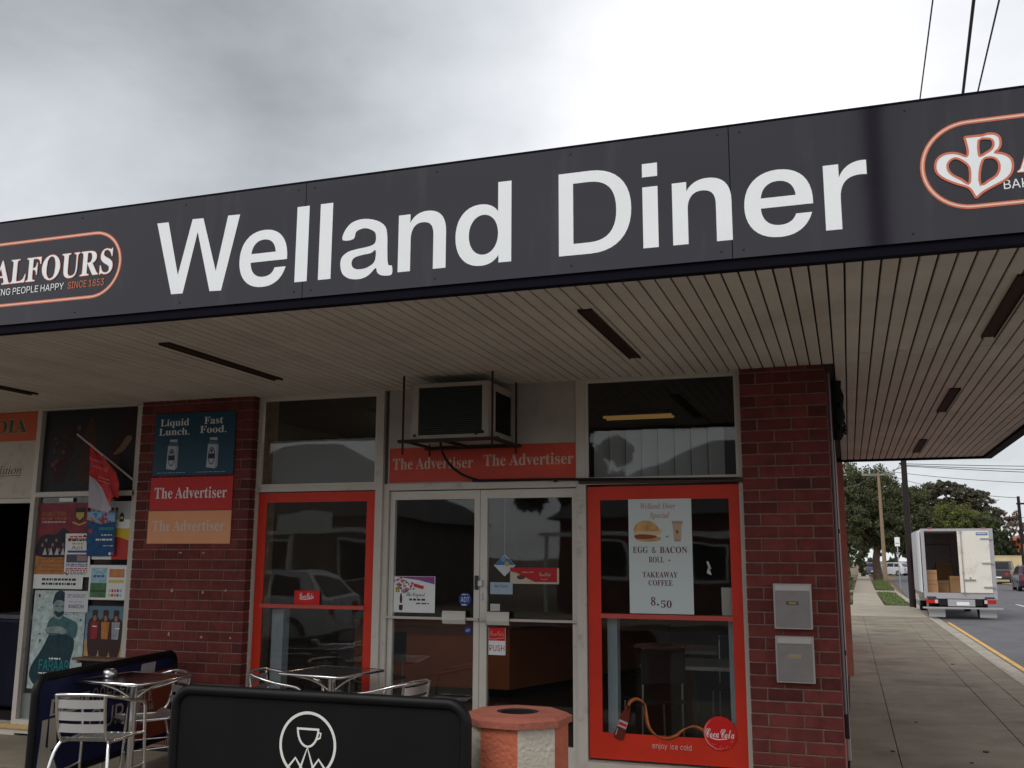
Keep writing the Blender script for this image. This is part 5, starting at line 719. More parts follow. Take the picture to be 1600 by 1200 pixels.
def oval(cx, cz, rx, rz): return bz(('M', cx + rx, cz), ('C', cx + rx, cz + rz * .58, cx + rx * .58, cz + rz, cx, cz + rz), ('C', cx - rx * .58, cz + rz, cx - rx, cz + rz * .58, cx - rx, cz), ('C', cx - rx, cz - rz * .58, cx - rx * .58, cz - rz, cx, cz - rz), ('C', cx + rx * .58, cz - rz, cx + rx, cz - rz * .58, cx + rx, cz))[:-1]
LT = {   # letter outlines, cap height 100
 'l': (17, [[(0, 0), (17, 0), (17, 100), (0, 100)]]),
 'i': (17, [[(0, 0), (17, 0), (17, 72), (0, 72)], [(0, 84), (17, 84), (17, 100), (0, 100)]]),
 'n': (63, [bz(('M', 0, 0), ('L', 16.5, 0), ('L', 16.5, 40), ('C', 16.5, 53, 22, 60.5, 32, 60.5), ('C', 42, 60.5, 46.5, 55, 46.5, 43), ('L', 46.5, 0), ('L', 63, 0), ('L', 63, 46), ('C', 63, 65, 54, 74.5, 38, 74.5), ('C', 28, 74.5, 20, 70, 15.6, 61.5), ('L', 15.6, 72.5), ('L', 0, 72.5))]),
 'r': (44, [bz(('M', 0, 0), ('L', 16.5, 0), ('L', 16.5, 34), ('C', 16.5, 51, 24, 58.5, 38, 58.5), ('L', 44, 58), ('L', 44, 74), ('C', 31, 75.5, 20.5, 69.5, 15.8, 57.5), ('L', 15.8, 72.5), ('L', 0, 72.5))]),
 'e': (70, [bz(('M', 17, 32), ('C', 17.5, 19, 24.5, 11.5, 36, 11.5), ('C', 44.5, 11.5, 50, 15, 52.5, 22.5), ('L', 68.5, 22.5), ('C', 64, 7, 53, -2, 35.5, -2), ('C', 13, -2, 0, 12.5, 0, 36), ('C', 0, 60, 14, 74.5, 35.5, 74.5), ('C', 58, 74.5, 71, 59.5, 70, 32)), bz(('M', 17.3, 43.5), ('L', 53, 43.5), ('C', 52, 55, 45.5, 61.5, 35.3, 61.5), ('C', 25, 61.5, 18.5, 55, 17.3, 43.5))[:-1]]),
 'd': (70, [bz(('M', 53.5, 100), ('L', 70, 100), ('L', 70, 0), ('L', 54.3, 0), ('L', 54.3, 9.5), ('C', 49.5, 1.8, 42, -2, 32, -2), ('C', 12.5, -2, 0, 12.5, 0, 36), ('C', 0, 60, 12.5, 74.5, 31.5, 74.5), ('C', 41, 74.5, 48.8, 71, 53.5, 63.5)), oval(35.3, 36.3, 18.3, 24.8)]),
 'D': (86, [bz(('M', 0, 0), ('L', 38, 0), ('C', 68, 0, 86, 18.5, 86, 50), ('C', 86, 81.5, 68, 100, 38, 100), ('L', 0, 100)), bz(('M', 17.5, 13.5), ('L', 17.5, 86.5), ('L', 36, 86.5), ('C', 58, 86.5, 68.5, 74.5, 68.5, 50), ('C', 68.5, 25.5, 58, 13.5, 36, 13.5))]),
}
def letter(polys):
    b = MB(); fl = [q for q in polys]
    if len(polys) == 2 and min(p[1] for p in polys[1]) > max(p[1] for p in polys[0]): shape(b, fs, [polys[0]], .002, 0); shape(b, fs, [polys[1]], .002, 0)
    else: shape(b, fs, fl, .002, 0)
    b.build('letter', m_letter, SG)
for c, a, b_ in (('e', -3.200, -2.889), ('l', -2.836, -2.758), ('l', -2.688, -2.610), ('n', -2.206, -1.929), ('d', -1.875, -1.564), ('D', -1.309, -0.934), ('i', -0.877, -0.801), ('n', -0.730, -0.445), ('e', -0.386, -0.071), ('r', -0.020, 0.172)):
    wd_, polys = LT[c]; letter([[(a + x * (b_ - a) / wd_, 3.104 + z * .00438) for x, z in q] for q in polys])
letter([[(-3.785, 3.5491), (-3.7048, 3.5478), (-3.6152, 3.2161), (-3.5367, 3.5485), (-3.4619, 3.5461), (-3.3558, 3.2169), (-3.2931, 3.5434), (-3.2122, 3.5416), (-3.3124, 3.0978), (-3.39, 3.1002), (-3.4959, 3.4664), (-3.5734, 3.1028), (-3.6532, 3.1038)]])
letter([smooth([(-2.5429, 3.3172), (-2.533, 3.3672), (-2.4904, 3.4123), (-2.4175, 3.4263), (-2.3369, 3.4078), (-2.2853, 3.3681), (-2.2721, 3.3096), (-2.2701, 3.2419), (-2.2667, 3.1743), (-2.2588, 3.148), (-2.2402, 3.1436), (-2.2389, 3.0981), (-2.2657, 3.0912), (-2.3057, 3.0975), (-2.3277, 3.1156), (-2.3371, 3.1406), (-2.3776, 3.104), (-2.4276, 3.087), (-2.4933, 3.0942), (-2.5369, 3.1252), (-2.5521, 3.1743), (-2.545, 3.2186), (-2.5063, 3.2477), (-2.4482, 3.2583), (-2.383, 3.2654), (-2.3473, 3.2794), (-2.3397, 3.3126), (-2.3494, 3.345), (-2.3864, 3.3667), (-2.423, 3.3719), (-2.4619, 3.3569), (-2.4766, 3.3172)], 3, True), smooth([(-2.3418, 3.2423), (-2.3673, 3.2272), (-2.425, 3.2206), (-2.4683, 3.2099), (-2.4835, 3.1841), (-2.4751, 3.1562), (-2.4441, 3.1424), (-2.3935, 3.1459), (-2.351, 3.1688), (-2.3391, 3.2014)], 3, True)])
# oval bakery logos
m_sal = mat('salmon_line', (0.62, 0.17, 0.10), 0.5); m_cream = mat('cream_line', (0.85, 0.55, 0.42), 0.5); m_orl = mat('orange_letter', (0.62, 0.17, 0.07), 0.5)
def logo(x0, zc):
    x1 = x0 + 1.352; r = 0.2; pts = []
    for k in range(25): a = PI / 2 + PI * k / 24; pts.append((x0 + r + r * math.cos(a), zc + r * math.sin(a)))
    for k in range(25): a = -PI / 2 + PI * k / 24; pts.append((x1 - r + r * math.cos(a), zc + r * math.sin(a)))
    b = MB(); ribbon(b, fs, pts, 0.021, 0.0015, 0, True); ribbon(b, fs, pts, 0.008, 0.0025, 1, True)
    z = zc - 0.346
    # heart shaped initial
    big = [[(0.1836, 0.1268), (0.1949, 0.1283), (0.2311, 0.1278), (0.2572, 0.1272), (0.2771, 0.1320), (0.3029, 0.1284), (0.3213, 0.1151), (0.3274, 0.0930), (0.3242, 0.0669), (0.3132, 0.0495), (0.2995, 0.0400), (0.3217, 0.0347), (0.3465, 0.0224), (0.3641, 0.0012), (0.3682, -0.0293), (0.3606, -0.0620), (0.3415, -0.0857), (0.3146, -0.1025), (0.2781, -0.1190), (0.2377, -0.1403), (0.2170, -0.1580), (0.2090, -0.1608), (0.2018, -0.1435), (0.1905, -0.1196), (0.1720, -0.1045), (0.1370, -0.0882), (0.0925, -0.0622), (0.0625, -0.0332), (0.0531, -0.0037), (0.0587, 0.0301), (0.0768, 0.0508), (0.1041, 0.0609), (0.1373, 0.0595), (0.1629, 0.0484), (0.1852, 0.0363), (0.1920, 0.0583), (0.1889, 0.0893), (0.1853, 0.1128)],
           [(0.2393, 0.1052), (0.2722, 0.1098), (0.2931, 0.1016), (0.2978, 0.0781), (0.2878, 0.0567), (0.2641, 0.0425), (0.2438, 0.0323), (0.2363, 0.0371)], [(0.2486, 0.0089), (0.2689, 0.0199), (0.2945, 0.0157), (0.3122, -0.0070), (0.3128, -0.0409), (0.2979, -0.0690), (0.2675, -0.0877), (0.2326, -0.1044), (0.2329, -0.0457)],
           [(0.1735, 0.0112), (0.1453, 0.0325), (0.1219, 0.0294), (0.1053, 0.0087), (0.1072, -0.0221), (0.1266, -0.0474), (0.1580, -0.0703), (0.1838, -0.0939), (0.1920, -0.0708), (0.1931, -0.0179)]]
    big = [smooth([(x0 + a, zc + c) for a, c in q], 2, True) for q in big]
    for q in big: ribbon(b, fs, q, 0.010, 0.0052, 0, True)
    shape(b, fs, big, 0.0045, 2)
    for k, mi, dx in ((0.0028, 0, 0.0036),):
        for ox, oz in ((-dx, 0), (dx, 0), (0, -dx), (0, dx)): text(b, fs, 'b', 'ALFOURS', x0 + 0.385 + ox, x0 + 1.300 + ox, zc - 0.064 + oz, 0.152, k, mi); k += 0.0002
    text(b, fs, 'b', 'ALFOURS', x0 + 0.385, x0 + 1.300, zc - 0.064, 0.152, 0.0045, 2)
    text(b, fs, 's', 'BAKING PEOPLE HAPPY', x0 + 0.325, x0 + 0.945, zc - 0.135, 0.042, 0.003, 2)
    text(b, fs, 's', 'SINCE 1853', x0 + 0.975, x0 + 1.245, zc - 0.135, 0.042, 0.003, 3)
    b.build('bakery_logo', [m_sal, m_cream, m_letter, m_orl], SG)
logo(-5.388, 3.337); logo(0.410, 3.350)

# ================================================================ air conditioner and its cable
AC = thing('air_conditioner', 'boxy old window air conditioner with dark louvred grille hung above the doors', 'air conditioner', (-2.83, -0.3, 2.47))
m_ac = mat('aged_cream_steel', (0.36, 0.32, 0.27), 0.5, var=0.1, scale=6, dirt=((0.2, 0.11, 0.07), 6, 0.6, 0.6))
b = MB(); x0, x1, yf, yb, z0, z1 = -3.14, -2.505, -0.56, 0.0, 2.495, 2.925
b.box(x0, yf, z0, x0 + 0.055, yf + 0.05, z1); b.box(x1 - 0.055, yf, z0, x1, yf + 0.05, z1); b.box(x0 + 0.055, yf, z1 - 0.03, x1 - 0.055, yf + 0.05, z1); b.box(x0 + 0.055, yf, z0, x1 - 0.055, yf + 0.05, z0 + 0.03)
b.box(x0 + .003, yf + 0.05, z0 + .003, x1 - .003, -0.001, z1 - .003); b.build('casing', m_ac, AC)
MB().box(x0 + 0.055, yf + 0.03, z0 + 0.03, x1 - 0.055, yf + 0.049, z1 - 0.03).build('grille_back', mat('dark_green_coil', (0.02, 0.028, 0.026), 0.7), AC)
b = MB(); z = z0 + 0.04
while z < z1 - 0.04: b.add([(x0 + .057, yf + .006, z), (x1 - .057, yf + .006, z), (x1 - .057, yf + .024, z + .009), (x0 + .057, yf + .024, z + .009), (x0 + .057, yf + .006, z + .002), (x1 - .057, yf + .006, z + .002), (x1 - .057, yf + .024, z + .011), (x0 + .057, yf + .024, z + .011)], [(0, 1, 2, 3), (7, 6, 5, 4), (0, 4, 5, 1)]); z += 0.0145
b.build('louvre', mat('louvre_dark', (0.09, 0.105, 0.10), 0.6), AC)
b = MB()
for k in range(8): b.box(x1 - .003, yf + .16 + k * .045, z0 + .06, x1 + .004, yf + .185 + k * .045, z1 - .06)
b.build('side_vent', m_dark, AC)
b = MB(); b.lathe([(0.012, yf - 0.004), (0.012, yf + 0.001)], 10, (x0 + 0.03, 0, z0 + 0.03), ax='y'); b.lathe([(0.016, yf - 0.006), (0.016, yf + 0.001)], 10, (x1 - 0.1, 0, z0 + 0.035), ax='y'); b.lathe([(0.014, yf - 0.006), (0.014, yf + 0.001)], 10, (x1 - 0.05, 0, z0 + 0.04), ax='y'); b.build('bolt', m_rust, AC)
b = MB()
b.box(-3.24, yf - 0.03, 2.47, -2.42, yf + 0.01, 2.494); b.box(-3.24, -0.08, 2.47, -2.42, -0.04, 2.494); b.box(-3.20, yf + .01, 2.475, -3.17, -0.08, 2.493); b.box(-2.49, yf + .01, 2.475, -2.44, -0.08, 2.493); b.box(-2.9, yf + .01, 2.475, -2.87, -.08, 2.493)
fr_ = b.build('support_frame', m_rust, AC)
for (x, y, zb) in ((-3.20, yf - 0.02, 2.38), (-2.47, yf - 0.02, 2.44), (-3.20, -0.06, 2.42), (-2.455, -0.06, 2.42)): MB().tube([(x, y, zb), (x, y, 2.995)], 0.009, 6).build('hanging_rod', m_rust, AC)
cb = MB(); cb.tube(smooth([(-2.950, -0.430, 2.489), (-2.957, -0.360, 2.407), (-2.932, -0.260, 2.320), (-2.881, -0.140, 2.258), (-2.791, -0.045, 2.218), (-2.74, -0.035, 2.214), (-2.3, -0.035, 2.212), (-1.9, -0.04, 2.205), (-1.3, -0.04, 2.195), (-0.72, -0.04, 2.187)], 6), 0.011, 6)
cb.box(-2.83, -0.05, 2.205, -2.81, -0.012, 2.225); cb.box(-2.15, -0.05, 2.19, -2.13, -0.012, 2.215)
tag(cb.build('cable', m_black), 'black cable sagging from the air conditioner and running along the transom', 'cable')
cn = MB(); cn.tube([(-1.95, -0.036, 2.183), (-0.74, -0.036, 2.172)], 0.013, 6); cn.box(-0.76, -0.06, 2.16, -0.70, -0.03, 2.19)
tag(cn.build('conduit', mat('brown_conduit', (0.07, 0.045, 0.04), 0.6)), 'brown conduit along the transom over the right hand shop window', 'conduit')

# ================================================================ signs and notices
def card(name, label, cat, fr, w, h, m, layers, mats, th=0.002, group=None, tape=False, printname='printed_face'):
    """a sheet of real thickness w x h on frame fr, with its print as one part"""
    c = fr.p(w / 2, 0, 0); t = thing(name, label, cat, c, group)
    b = MB(); q = [fr.p(a, z, k) for k in (-th, 0) for a, z in ((0, 0), (w, 0), (w, h), (0, h))]
    b.add(q, [(3, 2, 1, 0), (4, 5, 6, 7), (0, 1, 5, 4), (1, 2, 6, 5), (2, 3, 7, 6), (3, 0, 4, 7)]); b.build('sheet', m, t)
    b = MB(); layers(b); 
    if b.f: b.build(printname, mats, t)
    return t
def P(x0, z0, y, dx=0, tilt=0.0): return Fr((x0, y, z0), (1, dx, 0), (0, tilt, 1))
pw = mat('paper_white', (0.72, 0.75, 0.73), 0.6); ink = mat('dark_ink', (0.04, 0.035, 0.04), 0.7); maroon = mat('maroon_ink', (0.22, 0.02, 0.03), 0.5)
m_adr = mat('newspaper_red', (0.55, 0.022, 0.022), 0.4); m_ado = mat('faded_orange_board', (0.75, 0.34, 0.17), 0.5, var=0.05, scale=3)
m_adt = mat('faded_letter_white', (0.70, 0.72, 0.70), 0.5); m_adh = mat('weathered_red_board', (0.54, 0.070, 0.040), 0.5, var=0.12, scale=2.5)
m_teal = mat('deep_teal_board', (0.010, 0.060, 0.10), 0.35); m_carton = mat('carton_grey', (0.42, 0.47, 0.52), 0.5); m_cartonb = mat('carton_blue_mark', (0.08, 0.12, 0.2), 0.5)
YP = -0.122
def carton(b, fr, cx, z):
    shape(b, fr, [[(cx - .055, z), (cx + .035, z - .012), (cx + .042, z + .20), (cx - .048, z + .205)]], .001, 1)
    shape(b, fr, [[(cx + .035, z - .012), (cx + .062, z + .008), (cx + .064, z + .195), (cx + .042, z + .20)]], .001, 2)
    shape(b, fr, [[(cx - .048, z + .205), (cx + .042, z + .20), (cx + .064, z + .195), (cx + .05, z + .235), (cx - .03, z + .24)]], .001, 3)
    rect(b, fr, cx - .032, z + .232, cx + .048, z + .262, .001, 1)
    ell(b, fr, cx - .004, z + .10, .036, .078, .002, 3); ell(b, fr, cx - .004, z + .10, .028, .066, .003, 1); rect(b, fr, cx - .036, z + .075, cx + .03, z + .12, .004, 4); ell(b, fr, cx - .004, z + .145, .016, .018, .004, 3)
def milk(b):
    f = P(-5.87, 2.312, YP); w, h = .845, .555
    text(b, f, 'b', 'Liquid', .055, .36, .445, .062, .001, 0); text(b, f, 'b', 'Lunch.', .045, .37, .362, .062, .001, 0)
    text(b, f, 'b', 'Fast', .52, .715, .45, .062, .001, 0); text(b, f, 'b', 'Food.', .48, .755, .37, .062, .001, 0)
    carton(b, f, .20, .06); carton(b, f, .62, .065)
    lines(b, f, .05, .36, .022, .01, 1, .004, .001, 1); lines(b, f, .46, .78, .022, .01, 1, .004, .001, 1)
card('milk_advert_board', 'dark teal board with two milk cartons and serif slogans high on the brick pillar', 'sign', P(-5.87, 2.312, YP), .845, .555, m_teal, milk, [m_adt, m_carton, mat('carton_side', (0.3, 0.35, 0.42), 0.5), m_cartonb, mat('carton_label', (0.05, 0.02, 0.03), 0.5)], th=0.006)
card('newspaper_sign', 'bright red newspaper board under the teal milk board on the brick pillar', 'sign', P(-5.875, 2.005, YP), .855, .29, m_adr, lambda b: text(b, P(-5.875, 2.005, YP), 'b', 'The Advertiser', .045, .80, .105, .095, .001, 0), [m_adt], th=0.006)
card('newspaper_sign', 'pale orange faded newspaper board, lowest of the boards on the brick pillar', 'sign', P(-5.88, 1.715, YP), .86, .285, m_ado, lambda b: text(b, P(-5.88, 1.715, YP), 'b', 'The Advertiser', .05, .80, .11, .09, .001, 0), [mat('faded_grey_letters', (0.62, 0.55, 0.46), 0.6)], th=0.006)
def hdr(b):
    f = P(-3.585, 2.214, -0.005)
    text(b, f, 'b', 'The Advertiser', .03, .745, .108, .09, .001, 0)
hb = card('newspaper_sign', 'wide weathered orange red newspaper board over the double doors, name printed twice', 'sign', P(-3.585, 2.214, -0.005), 1.60, .285, m_adh, hdr, [mat('dull_letters', (0.55, 0.45, 0.36), 0.6)], th=0.004)
b = MB(); text(b, P(-3.585, 2.214, -0.005), 'b', 'The Advertiser', .835, 1.585, .118, .09, .001, 0); b.build('printed_face', mat('dull_letters', (0.55, 0.45, 0.36), 0.6), hb)
# neighbour's header sign
m_ior = mat('orange_header', (0.55, 0.10, 0.035), 0.5); m_green = mat('dark_green_letters', (0.008, 0.10, 0.05), 0.5)
def india(b):
    f = P(-8.9, 2.145, -0.012)
    rect(b, f, 0, .55, 1.575, .83, .0005, 0); 
    for o, mi, k in ((.008, 1, .001), (0, 2, .002)): text(b, f, 'b', 'INDIA', .80 - o / 2, 1.445 + o, .635 - o / 2, .125 + o, k, mi)
    text(b, f, 't', 'tradition', .98, 1.43, .235, .075, .001, 3); rect(b, f, .98, .215, 1.43, .220, .001, 3)
    rng = random.Random(4)
    for k in range(70): x, z = rng.uniform(.03, 1.54), rng.uniform(.02, .52); ell(b, f, x, z, rng.uniform(.015, .035), rng.uniform(.02, .035), .0004 + k * 1e-6, 4, 8)
card('shop_header_sign', 'orange and cream header board over the neighbouring shop doorway at far left', 'sign', P(-8.9, 2.145, -0.012), 1.575, .83, mat('cream_pattern_board', (0.50, 0.45, 0.37), 0.6), india, [m_ior, mat('pale_outline', (0.35, 0.42, 0.28), 0.6), m_green, ink, mat('cream_motif', (0.44, 0.40, 0.34), 0.6)], th=0.006)
# dark picture behind the neighbour's upper pane
def dim(b):
    f = P(-7.25, 2.205, 0.017); rng = random.Random(11)
    A = [[(.12, .12), (.2, .35), (.28, .62), (.36, .55), (.33, .3), (.25, .1)], [(.42, .08), (.46, .5), (.55, .7), (.6, .45), (.55, .1)], [(.75, .35), (.9, .62), (1.0, .75), (.98, .52), (.85, .3)], [(.66, .1), (.8, .35), (.9, .3), (.85, .08)]]
    for k, q in enumerate(A): shape(b, f, [smooth([(x, z) for x, z in q], 4, True)], .001 + k * .0003, k % 2)
    for k in range(26): x, z = rng.uniform(.1, .4), rng.uniform(.08, .6); ell(b, f, x, z, rng.uniform(.008, .03), rng.uniform(.01, .03), .003 + k * 1e-5, 2 if k % 3 == 0 else 1, 8)
    for k in range(8): ribbon(b, f, [(.6 + k * .018, .3 - k * .01), (.8, .16 + k * .006)], .008, .003, 2)
    shape(b, f, [smooth([(.82, .33), (.93, .36), (1.02, .48), (.96, .5), (.9, .42)], 4, True)], .004, 3)
card('window_picture', 'very dark reddish picture behind the upper pane of the neighbouring shop', 'poster', P(-7.25, 2.205, 0.017), 1.08, .77, mat('near_black_print', (0.014, 0.011, 0.013), 0.5), dim, [mat('dim_red', (0.035, 0.010, 0.012), 0.6), mat('dim_brown', (0.055, 0.022, 0.014), 0.6), mat('dim_spark', (0.14, 0.05, 0.03), 0.6), mat('dim_tan', (0.20, 0.12, 0.07), 0.6)])

YG = 0.012
# --- posters on the neighbour's window
def p_maroon(b):
    f = P(-7.235, 1.305, YG)
    rect(b, f, 0, .13, .57, .30, .0003, 1); rect(b, f, 0, 0, .57, .13, .0003, 2)
    rng = random.Random(3)
    shape(b, f, [smooth([(.02, .30), (.03, .46), (.12, .5), (.22, .50), (.30, .56), (.38, .5), (.42, .4), (.4, .3)], 4, True)], .0006, 3)
    for k in range(9): ell(b, f, .07 + .04 * k, .40 + .05 * math.sin(k * 2.1), .014, .018, .001, 4, 10)
    for k in range(5): shape(b, f, [[(.08 + .07 * k, .31), (.13 + .07 * k, .31), (.105 + .07 * k, .38)]], .0009, 5)
    text(b, f, 's', 'MOROCCAN', .04, .31, .675, .034, .001, 1); text(b, f, 's', 'NEW YEAR', .04, .33, .63, .03, .001, 1); lines(b, f, .04, .32, .607, .01, 1, .012, .001, 5)
    shape(b, f, [[(.42, .74), (.54, .74), (.54, .66), (.48, .6), (.42, .66)]], .001, 6); shape(b, f, [[(.435, .70), (.525, .70), (.525, .66), (.48, .625), (.435, .66)]], .0015, 7); ribbon(b, f, [(.40, .61), (.48, .585), (.56, .61)], .014, .0016, 7)
    lines(b, f, .03, .5, .26, .035, 4, .014, .001, 8); lines(b, f, .1, .5, .075, .04, 2, .02, .001, 6)
card('poster', 'maroon poster with gold crest and seated group on the neighbouring window', 'poster', P(-7.235, 1.305, YG), .57, .79, mat('maroon_sheet', (0.20, 0.018, 0.028), 0.45, var=.35, scale=16), p_maroon, [ink, mat('poster_orange', (0.42, 0.17, 0.05), 0.6, var=.35, scale=16), pw, mat('navy_suit', (0.02, 0.02, 0.035), 0.6, var=.35, scale=16), mat('skin_print', (0.28, 0.15, 0.10), 0.6, var=.35, scale=16), mat('light_print', (0.5, 0.45, 0.42), 0.6), ink, mat('gold_print', (0.5, 0.36, 0.08), 0.6), mat('brown_print', (0.28, 0.12, 0.05), 0.6)])
def p_flyer(b):
    f = P(-6.875, 1.415, 0.0, 0.02, -0.045); rng = random.Random(5)
    lines(b, f, .05, .25, .36, .02, 2, .012, .001, 2, rng); lines(b, f, .03, .26, .325, .02, 1, .016, .001, 0, rng); lines(b, f, .08, .2, .295, .02, 1, .014, .001, 3, rng)
    text(b, f, 's', 'Act', .07, .2, .25, .032, .001, 4)
    rect(b, f, .03, .22, .27, .24, .001, 1); rect(b, f, .02, .13, .26, .205, .001, 5); rect(b, f, .14, .145, .25, .195, .0015, 6)
    lines(b, f, .02, .26, .11, .016, 2, .010, .001, 1, rng); lines(b, f, .02, .26, .072, .016, 2, .010, .001, 2, rng); lines(b, f, .02, .26, .04, .016, 2, .008, .001, 0, rng)
    shape(b, f, [[(.2, .375), (.27, .345), (.265, .36), (.215, .385)]], .001, 4)
    ell(b, f, .045, .34, .016, .016, .001, 4, 10); ell(b, f, .245, .335, .016, .016, .001, 4, 10); shape(b, f, [[(.0, .035), (.04, .01), (.045, .02), (.01, .045)]], .001, 4)
card('flyer', 'small white flyer crowded with red and blue text over the maroon poster', 'flyer', P(-6.875, 1.415, 0.0, 0.02, -0.045), .285, .395, pw, p_flyer, [ink, mat('blue_ink', (0.06, 0.08, 0.28), 0.6), mat('red_ink', (0.4, 0.03, 0.03), 0.6), mat('ochre_ink', (0.5, 0.35, 0.05), 0.6), maroon, mat('slate_photo', (0.08, 0.08, 0.11), 0.6), mat('pink_photo', (0.32, 0.2, 0.22), 0.6)])
def p_blue(b):
    f = P(-6.61, 1.605, -0.03, 0.03, -0.07); rng = random.Random(9)
    rect(b, f, 0, .27, .305, .40, .0005, 1); 
    for k in range(22): ell(b, f, rng.uniform(.02, .28), rng.uniform(.30, .38), rng.uniform(.01, .03), rng.uniform(.01, .025), .001 + k * 1e-5, 2 + k % 3, 8)
    shape(b, f, [[(0, .27), (.305, .26), (.305, .31), (.15, .29), (0, .33)]], .0015, 0)
    rect(b, f, .13, .235, .29, .26, .001, 5); ell(b, f, .04, .225, .02, .022, .001, 2, 12); lines(b, f, .1, .29, .14, .03, 1, .016, .001, 6, rng); lines(b, f, .16, .29, .185, .03, 1, .01, .001, 6, rng); lines(b, f, .18, .29, .09, .03, 1, .006, .001, 6, rng)
    ell(b, f, .255, .022, .014, .014, .001, 6, 12); ell(b, f, .283, .022, .014, .014, .001, 2, 12)
card('poster', 'glossy blue poster curling off the neighbouring window below the flag', 'poster', P(-6.61, 1.605, -0.03, 0.03, -0.07), .305, .40, mat('poster_blue', (0.012, 0.075, 0.20), 0.35, var=.35, scale=16), p_blue, [MATS['poster_blue'], mat('sky_print', (0.25, 0.4, 0.6), 0.5), mat('print_red', (0.45, 0.04, 0.03), 0.5), mat('print_tan', (0.5, 0.28, 0.12), 0.5), mat('print_cyan', (0.04, 0.25, 0.45), 0.5), mat('print_teal', (0.03, 0.22, 0.22), 0.5), pw])
def p_yel(b):
    f = P(-6.575, 1.575, 0.0); rng = random.Random(2)
    rect(b, f, .24, .10, .40, .28, .0005, 0); shape(b, f, [[(.22, 0), (.40, 0), (.40, .17), (.30, .20), (.22, .2)]], .0008, 1)
    rect(b, f, 0, .36, .40, .52, .0004, 2)
    for k in range(5): ell(b, f, .045 + .05 * k, .44, .018, .022, .001, 3, 10); ell(b, f, .045 + .05 * k, .458, .019, .012, .0012, 4, 10)
    shape(b, f, [[(.28, .34), (.33, .34), (.33, .40), (.305, .43), (.28, .40)]], .001, 4); rect(b, f, .29, .365, .32, .385, .0014, 0)
card('poster', 'white poster with yellow and red foot, mostly hidden behind the blue one', 'poster', P(-6.575, 1.575, 0.0), .405, .525, pw, p_yel, [mat('print_yellow', (0.62, 0.45, 0.03), 0.5), MATS['print_red'], mat('paper_grey', (0.4, 0.42, 0.43), 0.6), MATS['skin_print'], ink])
def p_land(b):
    f = P(-6.585, 1.215, 0.0); rng = random.Random(12)
    rect(b, f, .02, .15, .20, .285, .0004, 0); rect(b, f, .02, .02, .20, .15, .0004, 1); rect(b, f, .02, .07, .20, .085, .0006, 5)
    rect(b, f, .22, .20, .39, .275, .0004, 2); rect(b, f, .22, .15, .39, .18, .0004, 3); rect(b, f, .22, .02, .39, .125, .0004, 4)
    for k in range(10): rect(b, f, .23 + .03 * (k % 5), .03 + .04 * (k // 5), .252 + .03 * (k % 5), .055 + .04 * (k // 5), .001, (3, 6, 2, 7, 0)[k % 5])
    text(b, f, 't', 'tea', .08, .13, .235, .03, .001, 7); lines(b, f, .05, .17, .2, .03, 1, .02, .001, 7, rng)
card('poster', 'poster split into sky and meadow on the left and coloured blocks on the right', 'poster', P(-6.585, 1.215, 0.0), .41, .31, pw, p_land, [mat('sky_pale', (0.33, 0.5, 0.58), 0.5, var=.35, scale=16), mat('meadow', (0.07, 0.17, 0.07), 0.5, var=.35, scale=16), mat('sunset_print', (0.55, 0.22, 0.08), 0.5, var=.35, scale=16), mat('pale_yellow_print', (0.6, 0.5, 0.2), 0.5), pw, mat('dark_meadow', (0.03, 0.08, 0.04), 0.5), MATS['print_red'], mat('blue_print', (0.06, 0.10, 0.3), 0.5)])
def p_film(b):
    f = P(-7.205, .41, YG); rng = random.Random(21)
    shape(b, f, [smooth([(.02, .10), (.03, .2), (.14, .36), (.22, .50), (.33, .54), (.45, .52), (.50, .40), (.47, .26), (.45, .12), (.3, .08), (.12, .02)], 4, True)], .0006, 0)
    shape(b, f, [smooth([(.17, .50), (.20, .62), (.30, .66), (.42, .63), (.52, .58), (.50, .46), (.38, .50), (.26, .48)], 4, True)], .0009, 1)
    shape(b, f, [smooth([(.235, .66), (.23, .76), (.27, .83), (.34, .83), (.375, .76), (.36, .67), (.30, .62)], 4, True)], .0013, 2)
    shape(b, f, [smooth([(.22, .75), (.24, .85), (.31, .88), (.38, .83), (.37, .76), (.33, .79), (.26, .79)], 4, True)], .0017, 0); rect(b, f, .25, .735, .29, .742, .0018, 0); rect(b, f, .315, .735, .355, .742, .0018, 0); shape(b, f, [smooth([(.25, .67), (.30, .64), (.355, .67), (.35, .70), (.30, .685), (.255, .70)], 3, True)], .0018, 0); shape(b, f, [smooth([(.16, .54), (.30, .56), (.40, .53), (.38, .49), (.28, .50), (.18, .50)], 3, True)], .0019, 2)
    for k in range(60): ell(b, f, rng.gauss(.33, .16) % .58 + .01, rng.uniform(.12, .75), rng.uniform(.004, .016), rng.uniform(.004, .02), .0003 + k * 1e-6, k % 3 if k % 2 else 3, 7)
    text(b, f, 's', 'FARAAR', .12, .46, .165, .095, .0022, 4); lines(b, f, .12, .46, .135, .01, 1, .012, .0022, 5, rng); lines(b, f, .23, .36, .265, .01, 1, .014, .0022, 5, rng)
    ell(b, f, .06, .83, .014, .016, .001, 6, 12)
card('poster', 'tall pale poster with a dark teal figure and teal block title, lowest on the window', 'poster', P(-7.205, .41, YG), .60, .88, mat('poster_pale_teal', (0.42, 0.52, 0.50), 0.45, var=.35, scale=16), p_film, [mat('deep_teal_ink', (0.008, 0.04, 0.055), 0.5, var=.35, scale=16), mat('mid_teal_ink', (0.05, 0.13, 0.14), 0.5, var=.35, scale=16), mat('grey_face', (0.22, 0.29, 0.28), 0.5, var=.35, scale=16), mat('light_grey_ink', (0.32, 0.38, 0.37), 0.5), mat('title_teal', (0.01, 0.25, 0.25), 0.5), pw, maroon])
